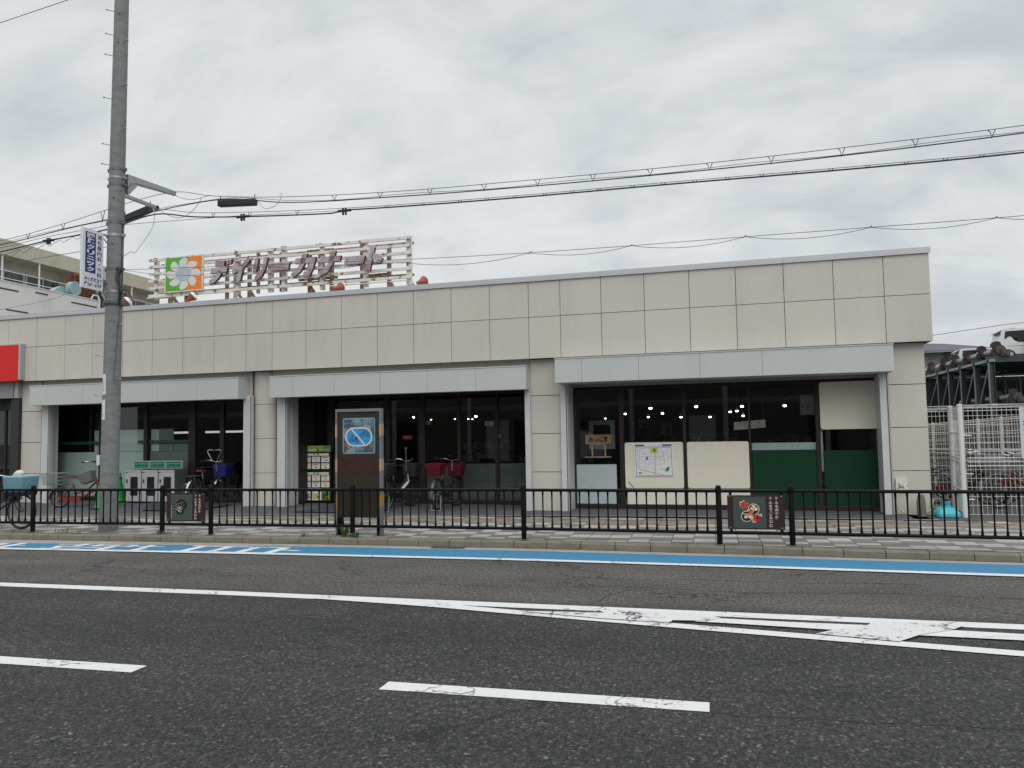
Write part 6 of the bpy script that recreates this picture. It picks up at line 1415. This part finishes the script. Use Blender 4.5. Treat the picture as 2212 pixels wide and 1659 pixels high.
b = B(); b.box(4.36, 8.2, 15.44, 15.455, 1.17, 1.185); b.box(4.36, 8.2, 15.44, 15.455, 1.10, 1.115); b.box(4.36, 8.2, 15.44, 15.455, 1.03, 1.045); t.add('mid_rail', b, M['meshwhite'])
t = mesh_panel('mesh_gate', 'narrow white mesh gate turned end on between two white posts', (4.31, 15.56), (4.45, 16.68), 0.20, 2.08, 0.075, 0.15, [0.0, 1.0], pr_=0.045, r=0.003)
b = B()
for z in (1.17, 1.10, 0.6, 1.62): b.tube([(4.31, 15.57, z), (4.45, 16.67, z)], 0.012, 6)
for z in (1.58, 0.9, 0.45): b.tube([(4.30, 15.54, z), (4.46, 15.50, z - 0.01)], 0.012, 6)
t.add('gate_rail', b, M['meshwhite'])
mesh_panel('mesh_fence', 'short white mesh fence between the shop corner and the gate', (3.72, 16.74), (4.42, 16.72), 0.20, 2.10, 0.07, 0.15, [])
t = mesh_panel('mesh_fence', 'lower white mesh fence standing farther back behind the parked bicycles', (5.55, 24.6), (6.92, 19.9), 0.35, 1.85, 0.10, 0.13, [0.05, 0.22, 0.42, 0.62, 0.80, 1.0], r=0.007, pr_=0.045, zt=(1.76, 1.93))
b = B(); b.tube([(5.55, 24.6, 1.12), (6.92, 19.9, 1.18)], 0.03, 6); b.tube([(5.5, 24.62, 1.04), (6.9, 19.85, 1.06)], 0.018, 6); t.add('rail', b, M['meshwhite'])
b = B(); b.bar((5.62, 24.9, 0.86), (7.10, 20.1, 0.96), 0.10, 1.68)
solo('yard_wall', 'low grey brown wall behind the lower mesh fence in the yard', 'wall', b, M['yardwall'], (6.3, 22.5, 0.1), 'W')
t = T('info_sign', 'pale blue grey information sign with black dots on the mesh fence at right edge', 'sign', (5.6, 15.40, 1.2), 'W')
b = B(); b.prism(rrect(5.20, 6.10, 1.165, 2.05, 0.01), lambda x, z, q: (x, 15.40 + q, z), 0, 0.02); t.add('panel', b, M['infosign'])
b = B()
for x, z in ((5.263, 1.80), (5.263, 1.755), (5.265, 1.67), (5.27, 1.58), (5.275, 1.45)):
    b.prism(circ(x, z, 0.013, 10), lambda u, w, q: (u, 15.398 + q, w), -0.001, 0.001)
b.box(5.255, 5.29, 15.3975, 15.399, 1.995, 2.0)
t.add('print', b, M['ink'])
for i, (r_, f_, fm, fb, rb, sd, lab) in enumerate((
    ((4.55, 18.3), (5.45, 17.85), 'bikedred', 'greybasket', None, 'saddleb', 'dark red bicycle with grey front basket behind the mesh fence'),
    ((6.45, 17.6), (5.40, 17.25), 'bikered', 'wire', 'wood', 'saddleb', 'red bicycle with brown covered basket behind the mesh fence at right'),
    ((6.75, 18.6), (5.85, 18.3), 'bikedred', 'wire', None, 'mirrorred', 'dark red bicycle with red saddle deeper behind the mesh fence'),
    ((4.25, 18.4), (4.35, 19.4), 'bikeblack', 'wire', None, 'saddleb', 'black bicycle behind the mesh between shop corner and gate'),
    ((4.62, 19.9), (4.68, 20.9), 'bikesilver', 'greybasket', None, 'saddleb', 'silver bicycle deeper behind the gate in the yard'),
    ((5.3, 20.8), (6.2, 20.5), 'bikeblack', 'wire', None, 'saddleb', 'black bicycle in front of the lower mesh fence'),
    ((7.6, 17.2), (6.75, 16.75), 'bikedred', 'coverred', None, 'saddleb', 'maroon bicycle partly cut off at the right edge behind the mesh fence'),
    ((5.05, 19.4), (5.9, 19.2), 'bikegreen', 'wire', None, 'saddleb', 'dark green bicycle between the others in the yard'))):
    bicycle(lab, r_, f_, 0.122, 0.335, fm, fb, rb, sd, group='bicycles parked in the yard')
b = B(); b.lathe([(0.075, 0.0), (0.075, 0.22), (0.065, 0.33), (0.045, 0.39)], (3.62, 15.62, 0.13), seg=12)
solo('concrete_stub', 'weathered rounded concrete stub at the foot of the shop corner', 'bollard', b, M['stone'], (3.62, 15.62, 0.13), 'W', smooth=True)
t = T('weighted_base', 'bright aqua plastic water weighted base standing on the ground by the shop corner', 'weighted base', (4.05, 15.55, 0.125), 'W')
b = B(); rg = []
for z, k in ((0.0, 0.98), (0.07, 1.0), (0.085, 0.97), (0.13, 0.84), (0.165, 0.66), (0.18, 0.58)): rg.append([(4.03 + x * 0.185 * k, 15.62 + y * 0.20 * k, 0.135 + z * 0.85) for x, y in rrect(-1, 1, -1, 1, 0.25, 4)])
n = len(rg[0]); b.add([p for r_ in rg for p in r_], [(i * n + k, i * n + (k + 1) % n, (i + 1) * n + (k + 1) % n, (i + 1) * n + k) for i in range(5) for k in range(n)] + [tuple(range(n - 1, -1, -1)), tuple(5 * n + k for k in range(n))])
t.add('body', b, M['aqua'], smooth=True)
b = B(); b.lathe([(0.06, 0), (0.055, 0.03), (0.036, 0.035), (0.036, 0.075), (0.046, 0.08), (0.046, 0.11), (0.0, 0.112)], (4.05, 15.62, 0.285), seg=16); b.lathe([(0.02, 0), (0.018, 0.16)], (3.97, 15.6, 0.27), seg=10); t.add('socket', b, M['aqua'], smooth=True)

# ------------------------------------------------------------------ stacked parking frame behind the yard
FX, PZ, PM = 16.1, 5.86, 3.15
pk = T('parking_frame', 'dark steel multi level mechanical car parking frame with chain motors behind the yard', 'parking structure', (20.0, 58, 0.12), 'W')
ys = [51.6, 54.2, 57.0, 59.7, 62.4, 65.8]
for i, y in enumerate(ys):
    b = B(); w = 0.15; b.box(FX - w, FX - w + 0.03, y - w, y + w, 0.12, PZ - 0.36); b.box(FX + w - 0.03, FX + w, y - w, y + w, 0.12, PZ - 0.36); b.box(FX - w + 0.031, FX + w - 0.031, y - 0.015, y + 0.015, 0.12, PZ - 0.36)
    pk.add('column', b, M['pstruct'])
    b = B(); b.box(FX - w - 0.04, FX - w, y - w, y - w + 0.04, 0.12, PZ - 0.36); pk.add('column_edge', b, M['pstructl'])
    b = B(); b.box(FX - 0.24, 34, y - 0.13, y + 0.13, PZ - 0.35, PZ); pk.add('cross_beam', b, M['pstruct'])
    b = B(); b.box(FX - 0.24, 34, y - 0.14, y + 0.14, PM - 0.3, PM - 0.05); pk.add('cross_beam', b, M['pstruct'])
    for x in (19.6, 21.2, 24.4):
        b = B(); b.box(x - 0.03, x + 0.03, y + 0.5, y + 0.56, PM - 0.05, PZ - 0.9); pk.add('hanger_rod', b, M['pstructl'])
for z in (PZ - 0.24, PM - 0.14):
    b = B(); b.box(FX - 0.17, FX + 0.17, 51.4, 66.2, z - 0.08, z + 0.08); pk.add('edge_beam', b, M['pstructl'])
for i in range(5):
    b = B(); b.bar((FX, ys[i + 1] - 0.2, PM - 0.1), (FX, ys[i] + 0.25, PZ - 0.37), 0.06); pk.add('brace_rod', b, M['pstructl'])
    if i % 2: 
        b = B(); b.bar((FX + 4, ys[i + 1], PZ - 0.4), (FX + 4, ys[i], PM), 0.05); pk.add('brace_rod', b, M['pstructl'])
for z in (PZ - 0.22, PM - 0.2):
    b = B(); b.box(FX + 0.8, 34, 51.9, 65.5, z, z + 0.12); pk.add('platform', b, M['pstruct'])
b = B(); b.box(FX + 0.2, 34, 66.3, 66.4, 0.12, 5.5); pk.add('back_sheet', b, M['charcoal'])
def motor(x, y, z, s=1.0):
    prof = [(-0.30, 0.0), (-0.40, 0.22), (-0.36, 0.42), (-0.24, 0.52), (-0.34, 0.72), (-0.28, 0.92), (-0.05, 1.0), (0.18, 0.92), (0.26, 0.72), (0.24, 0.55), (0.42, 0.40), (0.50, 0.15), (0.42, 0.0)]
    b = B(); b.prism([(x + p * s, z + q * s) for p, q in prof], lambda u, w, d: (u, y + d, w), -0.10, 0.08); mt = pk.add('chain_cover', b, M['chaincover'])
    b = B(); b.tube([(x + 0.16, y - 0.16, z + 0.42 * s), (x + 0.16, y + 0.5, z + 0.42 * s)], 0.30 * s, 18); b.box(x + 0.12, x + 0.66 * s, y - 0.3, y + 0.3, z, z + 0.42 * s); b.lathe([(0.13, 0), (0.11, 0.06), (0.0, 0.07)], (x + 0.3, y - 0.31, z + 0.2 * s), (0, -1, 0), 14); pk.add('motor', b, M['motor'], mt)
    b = B(); b.tube([(x + 0.1, y + 0.55, z + 0.36), (x + 0.1, y + 2.2, z + 0.36)], 0.17, 14); b.tube([(x + 0.1, y + 0.52, z + 0.36), (x + 0.1, y + 0.8, z + 0.36)], 0.24, 14); pk.add('motor_drum', b, M['steel'], mt, smooth=True)
for i, y in enumerate(ys): motor(FX + 0.35, y, PZ + 0.003, 0.9)
for i, y in enumerate(ys[:4]): motor(FX + 1.1, y, PM - 0.047, 0.85)
def van(label, x, y, z, L=3.6, H=1.85, m='carwhite', group='vans on the parking frame'):
    t = T('parked_van', label, 'van', (x + L / 2, y, z), 'W', group=group)
    P = [(0.03, 0.30), (0.0, 0.75), (0.06, 1.05), (0.20, H - 0.12), (0.30, H - 0.02), (0.8, H), (2.3, H - 0.02), (2.65, H - 0.12), (3.15, 1.15), (3.5, 1.0), (3.58, 0.75), (3.6, 0.32)]
    b = B(); fn = lambda u, w, d: (x + u, y + d, z + w); b.prism(P, fn, -0.72, 0.72); body = t.add('body', b, M[m], bevel=0.05)
    b = B()
    b.prism([(0.34, 1.20), (0.40, H - 0.16), (1.35, H - 0.13), (2.45, H - 0.15), (2.85, 1.10), (2.2, 1.0), (1.5, 1.0), (1.1, 1.02), (0.85, 1.15), (0.72, 1.35), (0.6, 1.38)], fn, -0.735, -0.721)
    t.add('side_window', b, M['carglass'], body)
    b = B(); b.prism([(-0.06, H - 0.26), (0.25, H - 0.06), (0.8, H + 0.03), (1.0, H + 0.01), (0.3, H - 0.16)], fn, -0.68, 0.68); t.add('roof_spoiler', b, M['cardark'], body)
    for s in (-0.735, 0.62):
        b = B(); b.box(x + 0.0, x + 0.07, y + s, y + s + 0.115, z + 0.85, z + 1.1); t.add('tail_lamp', b, M['maroon'], body)
    b = B(); b.box(x + 0.5, x + 3.1, y - 0.727, y - 0.722, z + 0.78, z + 0.80); b.box(x + 1.7, x + 1.715, y - 0.727, y - 0.722, z + 0.35, z + 1.0); t.add('side_strip', b, M['cardark'], body)
    for wx in (0.62, 2.95):
        for s in (-0.74, 0.58):
            b = B(); b.lathe([(0.27, 0), (0.28, 0.03), (0.28, 0.13), (0.27, 0.16)], (x + wx, y + s, z + 0.28), (0, 1, 0), 18); w = t.add('wheel', b, M['rubber'])
            b = B(); b.lathe([(0.17, -0.006), (0.17, 0.166)], (x + wx, y + s, z + 0.28), (0, 1, 0), 14); t.add('rim', b, M['steel'], w)
    return t
van('white minivan with dark side window and roof spoiler on top of the parking frame', 16.95, 53.6, 5.77)
van('second white minivan with dark tail standing deeper on the parking frame', 16.7, 61.0, 5.35)
t = T('parked_truck', 'white truck cab with mirror cut off at the right edge above the frame', 'truck', (19.6, 52.6, 5.77), 'W')
fn = lambda u, w, d: (18.55 + u, 51.9 + d, 5.77 + w)
b = B(); b.prism([(0, 0.25), (0.02, 0.9), (0.16, 1.7), (0.32, 1.95), (2.2, 2.0), (2.2, 0.25)], fn, 0, 1.5); bo = t.add('cab', b, M['carwhite'], bevel=0.04)
b = B(); b.prism([(0.10, 0.95), (0.24, 1.68), (1.1, 1.72), (1.1, 0.95)], fn, -0.012, -0.001); t.add('cab_window', b, M['carglass'], bo)
b = B(); b.box(18.25, 18.42, 51.5, 51.62, 6.75, 7.15); b.tube([(18.42, 51.6, 6.9), (18.6, 51.9, 6.8)], 0.03, 6); t.add('mirror', b, M['cardark'], bo)
b = B(); b.box(18.52, 18.66, 51.86, 51.89, 6.35, 6.65); t.add('indicator', b, M['amber'], bo)

# house behind
t = T('house', 'grey sided house with dark tiled hip roof far behind the parking frame', 'house', (23, 80, 0), 'W')
b = B(); b.box(17.1, 19.7, 74.9, 84, 0, 8.5); b.box(19.702, 23.6, 76.0, 84, 0, 8.25); w = t.add('wall', b, M['siding'])
b = B(); b.add([(16.5, 73.6, 8.33), (24.3, 73.6, 8.28), (24.3, 85, 8.28), (16.5, 85, 8.33), (19.0, 78.5, 9.45), (21.0, 79.5, 9.45)], [(0, 1, 5, 4), (1, 2, 5), (2, 3, 4, 5), (3, 0, 4), (3, 2, 1, 0)]); t.add('roof', b, M['rooftile'])
b = B(); b.box(16.6, 24.2, 73.45, 73.59, 8.15, 8.27); t.add('gutter', b, M['pstructl'])
b = B(); b.box(17.5, 18.9, 74.8, 74.898, 5.0, 6.6); t.add('window', b, M['winglass'], w)

# ------------------------------------------------------------------ buildings at the left rear
t = T('annex_block', 'white rendered block with thin dark vent slits rising behind the shop roof at left', 'building', (-36, 28, 0), 'W')
b = B(); b.box(-44, -30, 18, 33.05, 0, 8.86); aw = t.add('wall', b, M['annex'])
b = B(); b.box(-44, -29.97, 17.95, 33.08, 8.861, 8.90); t.add('capping', b, M['annex'])
for y0, y1, z in ((26.2, 28.3, 8.50), (27.67, 28.85, 7.60), (31.29, 32.92, 8.50), (24.5, 27.35, 8.0), (29.2, 29.9, 8.62)):
    b = B(); b.box(-30.02, -29.985, y0, y1, z, z + 0.06); t.add('vent_slit', b, M['slit'], aw)
b = B(); b.tube([(-30.0, 32.7, 9.12), (-30.0, 33.0, 9.12), (-29.95, 33.05, 8.9), (-29.95, 33.05, 4.6)], 0.035, 8); b.tube([(-30.0, 32.7, 9.12), (-30.0, 32.55, 8.9)], 0.03, 8); t.add('pipe', b, M['meshwhite'])
# roof plant
t = T('exhaust_fan', 'pale blue exhaust fan with snail shaped casing on the annex roof', 'fan', (-31.5, 32.2, 8.9), 'W')
b = B(); fy = lambda y, z, q: (-31.6 + q, y, z)
b.prism([(31.36, 9.12), (31.7, 9.38), (32.05, 9.54), (32.25, 9.45), (32.28, 9.2), (32.05, 9.05), (31.7, 9.08)], fy, 0.0, 0.35); b.lathe([(0.30, 0), (0.36, 0.05), (0.36, 0.35)], (-31.35, 32.62, 9.50), (1, 0, 0), 20); t.add('casing', b, M['fan'], smooth=True)
b = B(); b.tube([(-31.25, 32.2, 9.32), (-31.25, 32.65, 9.32)], 0.13, 12); b.lathe([(0.05, 0), (0.05, 0.03)], (-31.25, 32.12, 9.32), (1, 0, 0), 10); b.box(-31.5, -31.1, 32.1, 32.8, 8.92, 9.15); t.add('motor', b, M['fan'], smooth=True)
t = T('louvre_unit', 'rusty brown louvred cooling unit on the annex roof behind the clinic sign', 'cooling unit', (-32, 33.7, 8.9), 'W')
b = B(); b.box(-31.95, -31.55, 33.05, 34.55, 8.9, 10.42); b.box(-31.9, -31.58, 32.90, 33.04, 8.9, 10.42, 1); t.add('cabinet', b, [M['rustl'], M['maroon']])
b = B()
for i in range(15): b.box(-31.55, -31.46, 33.12, 34.5, 8.98 + i * 0.092, 9.02 + i * 0.092)
t.add('louvres', b, M['rustl'])
t = T('vent_drum', 'maroon and grey ventilation drum on the roof right of the pole', 'duct', (-31.8, 36.3, 8.4), 'W')
b = B(); b.tube([(-32.3, 36.4, 9.55), (-31.6, 36.4, 9.55)], 0.62, 24); t.add('drum', b, M['maroon'], smooth=True)
b = B(); b.tube([(-31.9, 34.66, 9.18), (-31.45, 34.66, 9.18)], 0.40, 20); t.add('duct_end', b, M['slit'], smooth=True)
b = B(); b.box(-32.4, -31.5, 34.9, 36.0, 8.4, 9.75); b.box(-32.4, -31.3, 35.6, 37.4, 8.4, 9.0); t.add('housing', b, M['fan'])
# cream apartment block
t = T('apartment_block', 'cream apartment block with a long balcony roof band and recessed windows at the left rear', 'apartment block', (-46, 46, 0), 'W')
b = B(); b.box(-56, -41.2, 20, 51.6, 0, 12.9); apw = t.add('wall', b, M['apt'])
b = B(); b.box(-56, -40, 20, 52, 12.82, 13.74); t.add('roof_band', b, M['apt'])
b = B(); b.box(-41.19, -40.0, 20, 52, 10.4, 11.25); t.add('balcony', b, M['annex'])
b = B(); b.box(-40.25, -40.0, 51.6, 52, 11.25, 12.82); t.add('end_pier', b, M['apt'])
for y in (33.0, 36.65, 39.27, 47.25):
    b = B(); b.tube([(-40.08, y, 10.9), (-40.08, y, 12.82)], 0.055, 8); t.add('post', b, M['meshwhite'])
b = B()
for z in (11.45, 11.9): b.tube([(-40.05, 20, z), (-40.05, 52, z)], 0.03, 6)
t.add('railing', b, M['meshwhite'])
b = B(); b.box(-41.19, -40.3, 42.1, 42.4, 11.25, 12.82); b.box(-41.19, -40.6, 45.6, 45.9, 11.25, 12.82); t.add('fin_wall', b, M['apt'])
for y0, y1 in ((36.3, 39.2), (39.35, 41.9), (47.9, 50.0), (50.15, 51.4), (33.2, 36.0)):
    b = B(); b.box(-41.22, -41.14, y0, y1, 11.3, 12.32); wn = t.add('window', b, M['alu'], apw)
    m_ = (y0 + y1) / 2
    for a, c in ((y0 + 0.08, m_ - 0.05), (m_ + 0.05, y1 - 0.08)):
        b = B(); b.box(-41.139, -41.13, a, c, 11.38, 12.24); t.add('pane', b, M['winglass'], wn)
# ------------------------------------------------------------------ weeds along the fence foot
for i, (x, y, n, h, m, lab) in enumerate(((-5.86, 11.78, 26, 0.20, 'weed', 'green weed growing by the left leg of the notice board'), (-5.62, 11.74, 18, 0.12, 'weed', 'low green weed at the fence post in front of the notice board'), (-6.55, 11.74, 8, 0.05, 'weed', 'tiny green sprout left of the notice board'), (-11.3, 11.66, 30, 0.10, 'straw', 'tuft of dry grass on the kerb beside the left fence post'), (-11.0, 11.64, 26, 0.07, 'straw', 'flat dry moss tuft on the kerb left of the pole'), (-9.2, 11.70, 24, 0.11, 'straw', 'dry grass tuft at the post left of the emblem plate'), (-8.75, 11.68, 14, 0.09, 'straw', 'small dry grass tuft under the emblem plate'), (-12.4, 11.66, 22, 0.08, 'straw', 'dry grass at the wheel of the left bicycle'))):
    b = B(); rs = random.Random(i)
    for k in range(n):
        a = rs.uniform(0, 6.28); l = h * rs.uniform(0.6, 1.2); sp = rs.uniform(0.2, 0.9); w = 0.006 if m == 'straw' else 0.014
        o = Vector((x + rs.uniform(-0.05, 0.05) * (3 if m == 'straw' else 1), y + rs.uniform(-0.03, 0.03), 0.116)); d = Vector((math.cos(a) * sp, math.sin(a) * sp, 1)).normalized(); s = Vector((-math.sin(a), math.cos(a), 0)) * w
        b.add([o - s * .5, o + s * .5, o + d * l * 0.6 + s, o + d * l * 0.6 - s, o + d * l + Vector((math.cos(a), math.sin(a), -0.3)) * l * 0.25], [(0, 1, 2, 3), (3, 2, 4)])
    solo('weed', lab, 'weed', b, M[m], (x, y, 0.116), 'W')

# ------------------------------------------------------------------ the far side of the street, seen only as reflections in the glass
t = T('opposite_building', 'dark building across the street, behind the photographer', 'building', (-6, -12, 0), 'W')
b = B(); b.box(-40, 26, -20, -10, 0, 6.5); ow = t.add('wall', b, M['opp'])
b = B(); b.box(-40, 26, -10.06, -9.99, 3.2, 3.5); t.add('band', b, M['grey'])
for x in range(-30, 24, 6):
    b = B(); b.box(x, x + 2.6, -10.05, -9.99, 4.0, 5.3); t.add('window', b, M['winglass'], ow)
    b = B(); b.box(x + 3.2, x + 4.6, -10.05, -9.99, 0.2, 2.6); t.add('door', b, M['oppl'] if x % 12 else M['brown'], ow)
for x in range(-31, 24, 5):
    b = B(); b.box(x, x + 0.25, -9.98, -9.9, 0.1, 6.4); t.add('pilaster', b, M['oppl'], ow)
structure('near_sidewalk', strip(lambda x: -12.0, lambda x: -5.0, 0.1, -60, 40, 4), M['paving'])
van('white van parked across the street, behind the photographer', -10.5, -7.6, 0.1, group='vans across the street')
